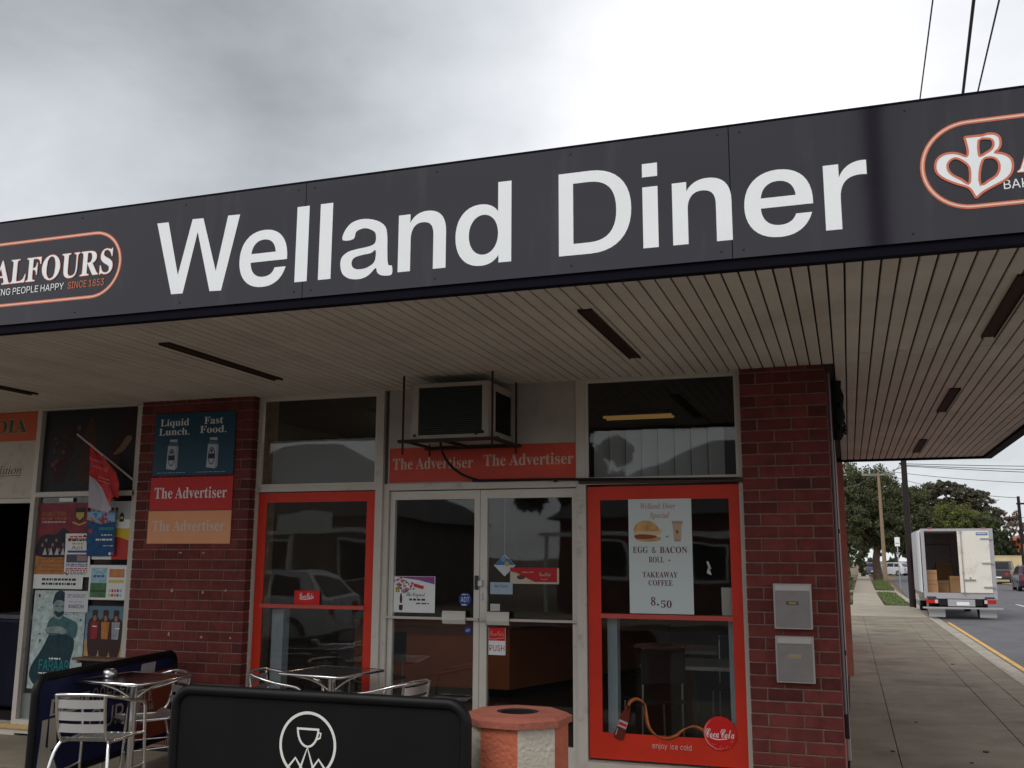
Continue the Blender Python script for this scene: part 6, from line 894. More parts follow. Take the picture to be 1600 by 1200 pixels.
def p_mar(b):
    f = P(-6.84, 1.10, 0.0, 0.0, -0.03)
    text(b, f, 's', '28', .03, .065, .13, .03, .001, 0); text(b, f, 's', 'th', .067, .08, .147, .014, .001, 0); text(b, f, 's', 'AUGUST', .09, .24, .13, .03, .001, 0); lines(b, f, .05, .2, .088, .01, 1, .008, .001, 1); text(b, f, 's', 'MARION', .05, .22, .035, .034, .001, 0)
card('paper_notice', 'plain white paper with a date and place typed in black, top corner lifting', 'notice', P(-6.84, 1.10, 0.0, 0.0, -0.03), .265, .19, mat('paper_lilac_white', (0.60, 0.62, 0.66), 0.6), p_mar, [ink, mat('grey_ink', (0.3, 0.3, 0.32), 0.6)])
def p_trio(b):
    f = P(-6.595, .70, YG)
    rect(b, f, 0, .30, .42, .46, .0003, 0); rect(b, f, 0, 0, .42, .15, .0003, 1)
    for k, (cx, mi) in enumerate(((.10, 2), (.22, 3), (.335, 4))):
        shape(b, f, [smooth([(cx - .05, .03), (cx - .075, .30), (cx - .03, .36), (cx - .03, .42), (cx + .03, .42), (cx + .03, .36), (cx + .075, .30), (cx + .05, .03)], 3, True)], .0006 + k * .0002, 5)
        shape(b, f, [[(cx - .03, .02), (cx - .012, .02), (cx, .17), (cx + .012, .02), (cx + .03, .02), (cx + .04, .30), (cx - .04, .30)]], .0014, 5); shape(b, f, [[(cx - .035, .17), (cx + .035, .17), (cx + .045, .32), (cx - .045, .32)]], .0016, mi); ell(b, f, cx, .35, .02, .027, .0018, 6, 12)
    rect(b, f, .08, .275, .125, .285, .002, 7); rect(b, f, .33, .26, .38, .27, .002, 7)
card('poster', 'poster of three standing figures in red, orange and grey before a sky', 'poster', P(-6.595, .70, YG), .42, .455, mat('poster_sky', (0.16, 0.25, 0.33), 0.5, var=.35, scale=16), p_trio, [mat('sky_teal', (0.10, 0.19, 0.25), 0.5), mat('sand_print', (0.42, 0.27, 0.11), 0.5, var=.35, scale=16), mat('shirt_red', (0.28, 0.02, 0.03), 0.5, var=.35, scale=16), mat('shirt_orange', (0.45, 0.18, 0.04), 0.5, var=.35, scale=16), mat('shirt_grey', (0.3, 0.33, 0.36), 0.5, var=.35, scale=16), mat('figure_shadow', (0.05, 0.022, 0.02), 0.5), MATS['skin_print'], pw])
MB().box(-7.0, -0.001, 2.105, -6.84, 0.002, 2.14).build('tape_strip', pw, LS)
# ledge below the posters
sh = MB(); sh.bbox(-6.44, -0.30, .715, -5.96, -0.125, .735, 0.004); sh.box(-6.40, -0.28, .69, -6.37, -0.126, .714); tag(sh.build('wooden_shelf', mat('brown_board', (0.16, 0.10, 0.07), 0.6, var=0.2, scale=8, stretch=(1, 8, 1))), 'narrow brown wooden shelf against the brick pillar behind the blue barrier', 'shelf')
# flag
FL = thing('flag', 'small red and white promotional flag on a thin white stick at the neighbouring window', 'flag', (-6.4, -0.1, 2.03))
MB().tube([(-6.67, -0.20, 2.71), (-6.14, -0.03, 2.285)], 0.009, 6).build('stick', mat('stick_white', (0.6, 0.57, 0.48), 0.5), FL)
def flagpoly(q, off, m, nm, extra=None):
    b = MB(); fr = Fr((0, -0.14, 0)); W_ = lambda x, z: 0.028 * math.sin((x + 6.5) * 18 + z * 3)
    n = len(q); vs = [(x, -0.14 - off + W_(x, z), z) for x, z in q]; c = (sum(x for x, z in q) / n, 0, sum(z for x, z in q) / n); vs.append((c[0], -0.14 - off + W_(c[0], c[2]), c[2]))
    vs2 = [(x, y + .002, z) for x, y, z in vs]
    b.add(vs + vs2, [(i, (i + 1) % n, n) for i in range(n)] + [(n + 1 + (i + 1) % n, n + 1 + i, 2 * n + 1) for i in range(n)]); return b.build(nm, m, FL)
cl = [(-6.575, 2.64), (-6.50, 2.575), (-6.40, 2.49), (-6.30, 2.41), (-6.235, 2.35), (-6.20, 2.25), (-6.19, 2.12), (-6.24, 2.13), (-6.28, 2.06), (-6.34, 2.12), (-6.42, 2.22), (-6.50, 2.30), (-6.545, 2.33)]
flagpoly([(x, z) for x, z in cl][::-1], 0, mat('flag_red', (0.48, 0.018, 0.02), 0.6, var=.35, scale=16), 'red_cloth')
flagpoly([(-6.545, 2.33), (-6.50, 2.30), (-6.42, 2.22), (-6.34, 2.12), (-6.28, 2.06), (-6.25, 2.02), (-6.32, 1.99), (-6.42, 2.01), (-6.52, 2.04)][::-1], 0.001, mat('flag_white', (0.45, 0.42, 0.47), 0.7), 'white_cloth')
b = MB(); f = Fr((-6.52, -0.185, 2.47), (1, 0, -0.28)); text(b, f, 's', 'Ready', 0, .15, 0, .03, 0, 0); text(b, f, 's', 'Recharge', 0.02, .22, -.055, .03, 0, 0); lines(b, f, .12, .26, -.13, .03, 2, .01, 0, 0); ring(b, f, .25, -.32, .028, .03, .006, 0, 0, 20); b.build('lettering', mat('flag_pink', (0.55, 0.2, 0.2), 0.6), FL)

# --- stickers and notices on the diner's windows
YS = 0.010
cw = mat('sticker_white', (0.75, 0.78, 0.78), 0.45); m_cr = mat('sticker_red', (0.60, 0.015, 0.015), 0.35)
def small_coke(b):
    f = P(-4.445, 1.212, YS); text(b, f, 'c', 'Coca', .05, .115, .05, .045, .001, 0); text(b, f, 'c', 'Cola', .12, .185, .05, .045, .001, 0); ribbon(b, f, [(.05, .047), (.10, .042), (.17, .05)], .006, .0012, 0)
card('sticker', 'small red soft drink sticker standing on the middle rail of the left window', 'sticker', P(-4.445, 1.212, YS), .24, .115, m_cr, small_coke, [cw])
YD = 0.044
def card_bottle(b):
    f = P(-3.54, 1.165, YD); rng = random.Random(31)
    for (x0, z0, x1, z1, x2, z2, mi) in ((0, .285, .36, .285, .36, .24, 1), (.1, .285, .36, .24, .36, .225, 2)): shape(b, f, [[(x0, z0), (x1, z1), (x2, z2)]], .0004 + mi * .0002, mi)
    for k in range(60):
        a = rng.uniform(.3, 2.7); r = rng.uniform(.02, .13); ell(b, f, .065 + r * math.cos(a) * 1.1, .15 + r * math.sin(a), rng.uniform(.005, .014), rng.uniform(.005, .012), .001 + k * 1e-5, (1, 2, 3, 4, 5)[k % 5], 8)
    shape(b, f, [smooth([(.052, .02), (.08, .02), (.083, .06), (.076, .08), (.078, .11), (.071, .15), (.061, .15), (.055, .11), (.057, .08), (.05, .06)], 3, True)], .002, 6); rect(b, f, .051, .06, .081, .075, .0025, 0)
    text(b, f, 'c', 'The', .11, .16, .13, .03, .001, 6); text(b, f, 'c', 'Original', .17, .28, .13, .03, .001, 6); text(b, f, 't', 'let it be', .14, .27, .095, .022, .001, 6) if False else lines(b, f, .14, .28, .095, .02, 1, .016, .001, 6, rng); lines(b, f, .2, .32, .068, .02, 1, .01, .001, 6, rng)
    shape(b, f, [[(.17, .235), (.27, .21), (.26, .185), (.18, .205)]], .002, 4)
card('window_card', 'white card with a bottle bursting into coloured blobs on the left door', 'sticker', P(-3.54, 1.165, YD), .365, .288, cw, card_bottle, [cw, mat('burst_purple', (0.3, 0.05, 0.25), 0.5), mat('burst_blue', (0.08, 0.14, 0.4), 0.5), mat('burst_orange', (0.55, 0.2, 0.04), 0.5), mat('burst_red', (0.55, 0.04, 0.03), 0.5), mat('burst_green', (0.2, 0.35, 0.06), 0.5), mat('dark_brown_ink', (0.07, 0.02, 0.015), 0.5)])
m_adtb = mat('alarm_blue', (0.012, 0.05, 0.26), 0.4)
def disc_sign(name, label, cx, cz, r, tx, th):
    t = thing(name, label, 'sticker', (cx, YD, cz - r)); fr = Fr((cx, YD, cz))
    MB().lathe([(r, YD - .0015), (r, YD)], 8 if r > .04 else 16, (cx, 0, cz), ax='y', sm=False).build('disc', m_adtb, t)
    b = MB(); text(b, fr, 's', 'ADT', -tx, tx, -th / 2, th, .003, 0); 
    if r > .04: lines(b, fr, -.03, .03, -.045, .01, 1, .008, .003, 0); lines(b, fr, -.03, .03, .036, .01, 1, .005, .003, 0)
    b.build('lettering', cw, t)
disc_sign('alarm_sticker', 'larger blue eight sided alarm company sticker above the white push pad', -2.913, 1.276, .056, .036, .04)
disc_sign('alarm_sticker', 'smaller round blue alarm company sticker below the white push pad', -2.885, 1.037, .030, .02, .02)
# diamond sign hanging inside the right door
HD = thing('hanging_sign', 'blue and white diamond sign hanging on a string inside the right door', 'sign', (-2.59, 0.06, 1.46))
f = Fr((-2.587, .058, 1.545)); b = MB(); q = [(0, -.085), (.09, 0), (0, .085), (-.09, 0)]; b.prism([(-2.587 + x, 1.545 + z) for x, z in q], 'y', .058, .061); b.build('board', cw, HD)
b = MB(); shape(b, f, [[(-.085, .003), (.085, .003), (0, .082)]], .001, 0); ell(b, f, .02, .012, .02, .02, .002, 1, 14); ell(b, f, -.01, .04, .018, .014, .002, 2, 12); b.build('printed_face', [mat('sign_blue', (0.02, 0.15, 0.45), 0.5), mat('sign_yellow', (0.6, 0.4, 0.03), 0.5), mat('sign_sky', (0.1, 0.35, 0.6), 0.5)], HD)
MB().tube([(-2.587, .06, 1.63), (-2.587, .06, 2.07)], 0.0016, 5).build('string', mat('string', (0.4, 0.4, 0.4), 0.6), HD)
card('window_notice', 'pale blue notice on the right door above the push pad', 'notice', P(-2.702, 1.322, YD), .187, .092, mat('notice_blue', (0.33, 0.43, 0.55), 0.5), lambda b: (text(b, P(-2.702, 1.322, YD), 's', 'No Cash', .04, .145, .052, .022, .001, 0)), [ink])
def strip(b):
    f = P(-2.535, 1.405, YD); rect(b, f, .0, .0, .40, .014, .001, 0); shape(b, f, [[(0, .014), (.2, .014), (.05, .085), (0, .095)]], .001, 0); ell(b, f, .09, .05, .035, .018, .002, 1, 12)
    text(b, f, 'c', 'Coca', .24, .285, .06, .028, .002, 0); text(b, f, 'c', 'Cola', .288, .333, .06, .028, .002, 0); ribbon(b, f, [(.25, .04), (.28, .03), (.31, .04)], .005, .002, 2); lines(b, f, .1, .2, .085, .01, 1, .008, .002, 2); rect(b, f, .385, 0, .40, .12, .0015, 0)
card('window_strip', 'long red and cream soft drink strip inside the right door glass', 'sticker', P(-2.535, 1.405, YD), .40, .125, mat('strip_red', (0.42, 0.02, 0.025), 0.5), strip, [mat('strip_cream', (0.5, 0.45, 0.36), 0.5), mat('strip_brown', (0.12, 0.04, 0.03), 0.5), mat('strip_pink', (0.6, 0.25, 0.22), 0.5)])
def psh(b):
    f = P(-2.712, .857, YD); rect(b, f, .003, .108, .137, .205, .0006, 0); text(b, f, 'c', 'Coca', .012, .068, .145, .038, .001, 1); text(b, f, 'c', 'Cola', .074, .13, .145, .038, .001, 1); ribbon(b, f, [(.0, .125), (.05, .12), (.09, .128), (.13, .13)], .006, .001, 1); text(b, f, 's', 'PUSH', .008, .132, .03, .045, .001, 2)
card('push_sticker', 'red over white push sticker on the right door below the push pad', 'sticker', P(-2.712, .857, YD), .14, .205, cw, psh, [m_cr, mat('pink_script', (0.6, 0.28, 0.26), 0.5), mat('push_red', (0.40, 0.01, 0.015), 0.5)])
card('window_notice', 'small blank pale paper taped just above the right push pad', 'notice', P(-2.70, 1.192, YD), .08, .055, mat('paper_grey_small', (0.5, 0.5, 0.48), 0.6), lambda b: None, [ink])
# specials poster
def spec(b):
    f = P(-1.574, 1.20, YS); w = .478
    for o in (-.09, 0):
        pass
    text(b, f, 't', 'Welland', .095, .245, .775, .04, .001, 0); text(b, f, 't', 'Diner', .26, .36, .775, .04, .001, 0); text(b, f, 't', 'Special', .165, .31, .705, .04, .001, 0)
    # roll
    shape(b, f, [smooth([(.045, .60), (.05, .645), (.09, .68), (.15, .685), (.20, .665), (.235, .62), (.23, .60), (.14, .595)], 4, True)], .001, 1)
    shape(b, f, [smooth([(.04, .595), (.12, .605), (.22, .605), (.25, .63), (.245, .59), (.2, .575), (.12, .57), (.05, .575)], 3, True)], .0014, 2)
    shape(b, f, [smooth([(.045, .575), (.10, .585), (.2, .575), (.21, .56), (.14, .548), (.06, .55)], 3, True)], .0018, 3)
    shape(b, f, [smooth([(.05, .55), (.12, .555), (.23, .565), (.245, .545), (.2, .53), (.1, .53)], 3, True)], .0012, 1)
    # cup
    shape(b, f, [[(.335, .665), (.405, .665), (.395, .53), (.345, .53)]], .001, 4); rect(b, f, .33, .66, .412, .682, .0014, 5); shape(b, f, [[(.365, .62), (.38, .6), (.37, .585), (.358, .6)]], .002, 3); rect(b, f, .348, .531, .392, .545, .0015, 5)
    text(b, f, 's', '+', .28, .305, .555, .03, .001, 6)
    text(b, f, 'b', 'EGG', .03, .145, .445, .046, .001, 6); text(b, f, 's', '&', .175, .205, .445, .044, .001, 6); text(b, f, 'b', 'BACON', .235, .44, .445, .046, .001, 6)
    text(b, f, 'b', 'ROLL', .15, .265, .375, .042, .001, 6); text(b, f, 's', '+', .295, .315, .378, .03, .001, 6)
    text(b, f, 'b', 'TAKEAWAY', .10, .365, .265, .040, .001, 6); text(b, f, 'b', 'COFFEE', .145, .325, .205, .040, .001, 6)
    text(b, f, 'b', '8', .16, .195, .06, .058, .001, 6); ell(b, f, .212, .066, .008, .008, .001, 6, 10); text(b, f, 'b', '50', .235, .315, .045, .05, .001, 6)
card('specials_poster', 'tall white poster with a roll, a coffee cup and a price on the right window', 'poster', P(-1.574, 1.20, YS), .478, .848, mat('poster_cool_white', (0.58, 0.66, 0.66), 0.5), spec, [mat('pinkish_red_ink', (0.42, 0.10, 0.12), 0.6), mat('bun_tan', (0.55, 0.33, 0.13), 0.6, var=.35, scale=16), mat('egg_white', (0.62, 0.5, 0.36), 0.6), mat('bacon_brown', (0.25, 0.07, 0.03), 0.6, var=.35, scale=16), mat('cup_tan', (0.50, 0.36, 0.24), 0.6), mat('cup_lid', (0.40, 0.30, 0.24), 0.6), mat('plum_ink', (0.13, 0.03, 0.06), 0.6)])
# bottle and ribbon decal
DC = thing('window_decal', 'decal of a tilted bottle pouring a curling ribbon of drink across the right window foot', 'sticker', (-1.4, YS, .24))
f = Fr((0, YS - 0.003, 0)); b = MB()
rb = smooth([(-1.60, .50), (-1.585, .56), (-1.53, .585), (-1.475, .55), (-1.465, .48), (-1.45, .40), (-1.40, .34), (-1.32, .32), (-1.25, .345), (-1.20, .385), (-1.12, .415), (-1.05, .39)], 6)
wd = [0.009 + 0.020 * abs(math.sin(i * 0.16 + .4)) for i in range(len(rb))]
ribbon(b, f, rb, wd, .001, 0); ribbon(b, f, [(x + .004, z + .003) for x, z in rb], [w * .4 for w in wd], .002, 1)
b.build('drink_ribbon', [mat('cola_brown', (0.20, 0.045, 0.02), 0.3, var=.4, scale=18), mat('amber', (0.42, 0.17, 0.05), 0.3, var=.4, scale=18)], DC)
b = MB(); f2 = Fr((-1.678, YS - 0.004, .298), (1, 0, -.36), (.36, 0, 1)); b_ = smooth([(-.034, 0), (.034, 0), (.038, .06), (.028, .10), (.036, .15), (.024, .21), (.012, .25), (-.012, .25), (-.024, .21), (-.036, .15), (-.028, .10), (-.038, .06)], 3, True)
shape(b, f2, [b_], .001, 0); rect(b, f2, -.034, .085, .034, .135, .002, 1); rect(b, f2, -.03, .098, .03, .12, .003, 2); ribbon(b, f2, [(-.024, .02), (-.026, .07)], .006, .003, 1); b.build('bottle', [mat('bottle_brown', (0.13, 0.025, 0.015), 0.3), mat('bottle_grey', (0.4, 0.4, 0.42), 0.4), m_cr], DC)
b = MB(); f = Fr((0, YS, 0)); text(b, f, 's', 'enjoy', -1.425, -1.315, .247, .038, .004, 0); text(b, f, 's', 'ice', -1.293, -1.238, .247, .038, .004, 0); text(b, f, 's', 'cold', -1.22, -1.14, .247, .038, .004, 0)
b.build('lettering', mat('decal_text', (0.7, 0.45, 0.42), 0.5), DC)
CD = thing('round_decal', 'round glossy red drink logo disc at the lower right corner of the right window', 'sticker', (-.935, YS, .26))
b = MB(); b.lathe([(.118, YS - .006), (.118, YS)], 40, (-.935, 0, .377), ax='y', sm=False); b.build('disc', mat('gloss_red_disc', (0.62, 0.012, 0.012), 0.15, coat=0.6), CD)
b = MB(); f = Fr((-.935, YS - .006, .377)); text(b, f, 'c', 'Coca', -.10, -.008, -.03, .06, .001, 0); text(b, f, 'c', 'Cola', .005, .10, -.03, .06, .001, 0); ribbon(b, f, smooth([(-.07, -.03), (-.02, -.042), (.05, -.034)], 4), .006, .001, 0)
ribbon(b, f, [(.108 * math.cos(a), .108 * math.sin(a)) for a in [2.2 + i * .09 for i in range(28)]], [.002 + .010 * math.sin(i / 27 * PI) for i in range(28)], .0008, 1)
rng = random.Random(8)
for k in range(26): a = rng.uniform(4.0, 5.9); r = rng.uniform(.085, .113); ell(b, f, r * math.cos(a), r * math.sin(a), .004, .003, .0012, 1, 6)
b.build('lettering', [cw, mat('rim_pink', (0.62, 0.22, 0.18), 0.3)], CD)
card('paper_cutout', 'cream paper standing inside the right window at the red middle rail', 'notice', P(-.90, 1.196, .06), .075, .20, mat('cutout_cream', (0.45, 0.43, 0.38), 0.6), lambda b: None, [ink])
sc_ = MB(); sc_.prism([(-1.0, 1.50), (-.965, 1.485), (-.985, 1.555)], 'y', .04, .042); sc_.prism([(-1.0, 1.585), (-.985, 1.585), (-.965, 1.53), (-.985, 1.53)], 'y', .04, .042)
tag(sc_.build('paper_scrap', cw), 'torn scrap of white paper left on the right window beside the specials poster', 'scrap')

# brick pillar bits: torn sticker corners
SL = ('cream sliver of old sticker, left one of two just under the boards', 'cream sliver of old sticker, middle one just under the boards', 'small torn sticker scrap high at the right edge of the pillar', 'torn white sticker corner at mid height near the posters', 'torn white sticker corner at mid height on the pillar centre', 'white torn scrap low on the pillar near the posters', 'white torn scrap low on the pillar centre above the barrier', 'faint torn scrap low at the right edge of the left pillar')
for k, (x, z, w, h) in enumerate(((-5.54, 1.63, .035, .014), (-5.30, 1.63, .03, .012), (-5.05, 1.31, .02, .025), (-5.60, 1.30, .03, .03), (-5.28, 1.29, .02, .028), (-5.60, .93, .02, .035), (-5.27, .92, .025, .02), (-4.98, .92, .02, .02))):
    b = MB(); b.prism([(x, z), (x + w, z + .003), (x + w * .8, z + h), (x + .004, z + h * .8)], 'y', -.1155, -.1145)
    tag(b.build('torn_sticker', mat('old_sticker', (0.45, 0.33, 0.24), 0.8)), SL[k], 'sticker', 'torn sticker scraps on the left brick pillar')

# ================================================================ letterboxes
m_lb = mat('galvanised_letterbox', (0.27, 0.255, 0.25), 0.42, metal=0.45, var=0.08, scale=12)
m_lbr = mat('letterbox_rim', (0.48, 0.46, 0.44), 0.35, metal=0.5)
def letterbox(z0, z1, plate, label):
    t = thing('letterbox', label, 'letterbox', (-.385, -.15, z0), 'letterboxes on the corner brick pillar')
    x0, x1 = -.515, -.258
    MB().bbox(x0, -.17, z0, x1, -.112, z1, .004).build('body', m_lbr, t)
    MB().bbox(x0 + .012, -.176, z0 + .012, x1 - .012, -.168, z1 - .055, .002).build('door', m_lb, t)
    MB().bbox(x0 + .016, -.182, z1 - .05, x1 - .016, -.168, z1 - .012, .003).build('flap', mat('flap_light', (0.55, 0.54, 0.52), 0.35, metal=0.4), t)
    b = MB(); b.box(-.43, -.180, (z0 + z1) / 2 + .01, -.345, -.175, (z0 + z1) / 2 + .035); pl = b.build('name_plate', mat(plate[0], plate[1], 0.5), t)
    MB().box(-.41, -.183, (z0 + z1) / 2 + .017, -.365, -.180, (z0 + z1) / 2 + .028).build('plate_insert', mat('brass_insert', (0.42, 0.32, 0.10), 0.5), pl)
letterbox(1.125, 1.435, ('plate_dark', (0.13, 0.11, 0.08)), 'upper grey metal letterbox with dark framed yellow name plate on the brick pillar')
letterbox(.765, 1.078, ('plate_pale', (0.36, 0.33, 0.26)), 'lower grey metal letterbox with faint yellow plate on the brick pillar')

# ================================================================ pipes on the side face, dark bundle
m_pipe = mat('dark_brown_pipe', (0.035, 0.018, 0.02), 0.5); m_pipel = mat('grey_pipe', (0.20, 0.18, 0.19), 0.45)
t = MB(); t.tube([(-.075, .04, .55), (-.075, .04, 2.95)], .010, 8); t.tube([(-.075, .04, 1.2), (-.094, .04, 1.2)], .006, 6); tag(t.build('conduit_pipe', m_pipel), 'thin grey conduit running down beside the corner of the brick pillar', 'pipe')
dp = thing('downpipe', 'dark brown downpipe on the side wall just behind the corner pillar', 'pipe', (-.05, 1.0, .1))
t = MB(); t.bbox(-.0935, .55, .30, -.060, .62, 2.99, .008); t.build('pipe', m_pipe, dp)
for z in (.9, 1.8, 2.6): MB().box(-.0935, .54, z, -.055, .63, z + .03).build('bracket', m_rust, dp)
t = MB(); t.bbox(-.0925, 1.35, .0, -.062, 1.42, 2.99, .008); tag(t.build('downpipe', mat('pale_pipe', (0.38, 0.34, 0.32), 0.5)), 'pale square pipe against the side wall past the dark downpipe', 'pipe')
bd = MB(); rng = random.Random(17); prof = [(.03, 2.52), (.055, 2.56), (.05, 2.64), (.075, 2.70), (.06, 2.78), (.072, 2.86), (.05, 2.93), (.055, 2.985)]
bd.lathe([(r * .95, z) for r, z in prof], 10, (-.035, .62, 0)); 
for k in range(14): a = rng.uniform(0, 6.28); z = rng.uniform(2.52, 2.9); bd.add([(-.035 + .05 * math.cos(a), .62 + .05 * math.sin(a), z), (-.035 + .085 * math.cos(a + .3), .62 + .085 * math.sin(a + .3), z - .03), (-.035 + .05 * math.cos(a + .5), .62 + .05 * math.sin(a + .5), z + .05)], [(0, 1, 2)])
tag(bd.build('dark_wrapping', mat('dark_cloth', (0.010, 0.014, 0.013), 0.9)), 'ragged dark wrapping round the top of the downpipe under the canopy', 'wrapping')
# ================================================================ street furniture by the shop
def chair():
    t = thing('cafe_chair', '', 'chair')
    hw = .235
    arm = smooth([(-hw, .20, .62), (-hw - .005, .15, .66), (-hw - .01, .0, .685), (-hw - .005, -.13, .715), (-.19, -.245, .745), (-.09, -.285, .755), (.09, -.285, .755), (.19, -.245, .745), (hw + .005, -.13, .715), (hw + .01, .0, .685), (hw + .005, .15, .66), (hw, .20, .62)], 5)
    MB().tube(arm, .0125, 8).build('arm_rail', m_alu, t)
    for s in (-1, 1):
        MB().tube(smooth([(s * hw, .20, .62), (s * (hw - .002), .222, .44), (s * (hw + .005), .235, .2), (s * (hw + .01), .245, 0)], 4), .0125, 8).build('leg', m_alu, t)
        MB().tube(smooth([(s * .165, -.17, .44), (s * .19, -.22, .36), (s * .215, -.27, .15), (s * .225, -.29, 0)], 4), .0125, 8).build('leg', m_alu, t)
        MB().tube(smooth([(s * .17, -.275, .75), (s * .168, -.255, .62), (s * .165, -.225, .50), (s * .162, -.17, .435), (s * .17, -.05, .43), (s * .19, .15, .435), (s * hw, .215, .44)], 5), .011, 8).build('side_upright', m_alu, t)
    MB().tube([(-.17, .225, .425), (.17, .225, .425)], .011, 8).build('front_rail', m_alu, t)
    for z in (.505, .585, .665):
        b = MB(); n = 8; yb = -.235 - (z - .5) * .18; vs = []
        for k in range(n + 1):
            u = -1 + 2 * k / n; x = u * .168; y = yb - .028 * (1 - u * u); vs += [(x, y, z), (x, y, z + .056), (x, y + .006, z + .056), (x, y + .006, z)]
        fs = []
        for k in range(n):
            for e in range(4): fs.append((4 * k + e, 4 * (k + 1) + e, 4 * (k + 1) + (e + 1) % 4, 4 * k + (e + 1) % 4))
        fs += [(0, 1, 2, 3), (4 * n + 3, 4 * n + 2, 4 * n + 1, 4 * n)]
        b.add(vs, fs, 0); b.build('back_slat', m_alus, t)
    for k in range(8):
        x = -.168 + k * .048; b = MB(); n = 6; vs = []
        for j in range(n + 1):
            y = -.19 + .40 * j / n; z = .432 - .012 * math.sin(PI * j / n) + (.03 if j == 0 else 0); vs += [(x - .019, y, z), (x + .019, y, z), (x + .019, y, z + .004), (x - .019, y, z + .004)]
        fs = []
        for j in range(n):
            for e in range(4): fs.append((4 * j + e, 4 * j + (e + 1) % 4, 4 * (j + 1) + (e + 1) % 4, 4 * (j + 1) + e))
        fs += [(3, 2, 1, 0), (4 * n, 4 * n + 1, 4 * n + 2, 4 * n + 3)]
        b.add(vs, fs); b.build('seat_slat', m_alus, t)
    MB().tube([(-.205, -.245, .25), (.205, -.245, .25)], .008, 6).build('stretcher', m_alu, t)
    for s in (-1, 1): MB().tube([(s * .205, -.25, .22), (s * (hw + .004), .235, .22)], .008, 6).build('stretcher', m_alu, t)
    return t
c0 = chair(); first = True
for (x, y, a, lab) in ((-4.81, -1.80, 14, 'aluminium slat chair seen from behind, nearest the camera beside the blue barrier'),
                       (-5.10, -.96, 146, 'aluminium slat chair facing left behind the left table, tucked under it'),
                       (-4.20, -.42, -80, 'aluminium chair at the left side of the table before the left window'),
                       (-3.26, -.62, 80, 'aluminium chair right of the table, its arm rail showing before the doors')):
    c = c0 if first else copy_tree(c0); first = False
    c.location = (x, y, 0); c.scale = (.96, .96, .955); c.rotation_euler = (0, 0, math.radians(a)); c['label'] = lab; c['group'] = 'aluminium cafe chairs on the pavement'
def table():
    t = thing('cafe_table', '', 'table')
    b = MB(); b.bbox(-.305, -.305, .722, .305, .305, .736, .004); b.build('tabletop', mat('stainless_top', (0.42, 0.42, 0.43), 0.16, metal=1.0, var=0.15, scale=2), t)
    b = MB(); h = .309; b.tube([(-h, -h + .02, .729), (-h, h - .02, .729), (-h + .02, h, .729), (h - .02, h, .729), (h, h - .02, .729), (h, -h + .02, .729), (h - .02, -h, .729), (-h + .02, -h, .729)], .011, 8, closed=True); b.build('edge_band', m_alu, t)
    b = MB(); b.lathe([(.032, .03), (.032, .70)], 20); b.lathe([(.04, .68), (.04, .715)], 20); b.build('column', mat('column_alu', (0.7, 0.7, 0.68), 0.25, metal=1.0), t)
    for k in range(4):
        a = PI / 4 + k * PI / 2; MB().tube(smooth([(.03 * math.cos(a), .03 * math.sin(a), .60), (.12 * math.cos(a), .12 * math.sin(a), .66), (.27 * math.cos(a), .27 * math.sin(a), .715)], 4), .010, 6).build('support_arm', m_alu, t)
        MB().tube([(.03 * math.cos(a), .03 * math.sin(a), .06), (.30 * math.cos(a), .30 * math.sin(a), .02)], .016, 8).build('foot', m_alu, t)
    return t
t0 = table(); t0.location = (-4.92, -1.34, 0); t0.scale = (.93, .93, 1.01); t0.rotation_euler = (0, 0, math.radians(-3)); t0['label'] = 'square stainless cafe table in front of the blue barrier with an ashtray on it'; t0['group'] = 'square cafe tables'
t1 = copy_tree(t0); t1.location = (-3.80, -.47, 0); t1.rotation_euler = (0, 0, math.radians(-9)); t1['label'] = 'square stainless cafe table just in front of the left window, behind the black barrier'
a_ = MB(); a_.lathe([(.030, 0), (.046, .008), (.050, .03), (.044, .05), (.030, .062), (.026, .060), (.02, .03), (0.002, .028)], 24, (-5.07, -1.42, .7445), cap=False)
a_.lathe([(.030, .0), (.030, .001)], 24, (-5.07, -1.42, .7442)); tag(a_.build('ashtray', m_steel), 'small round silver ashtray on the left table', 'ashtray')

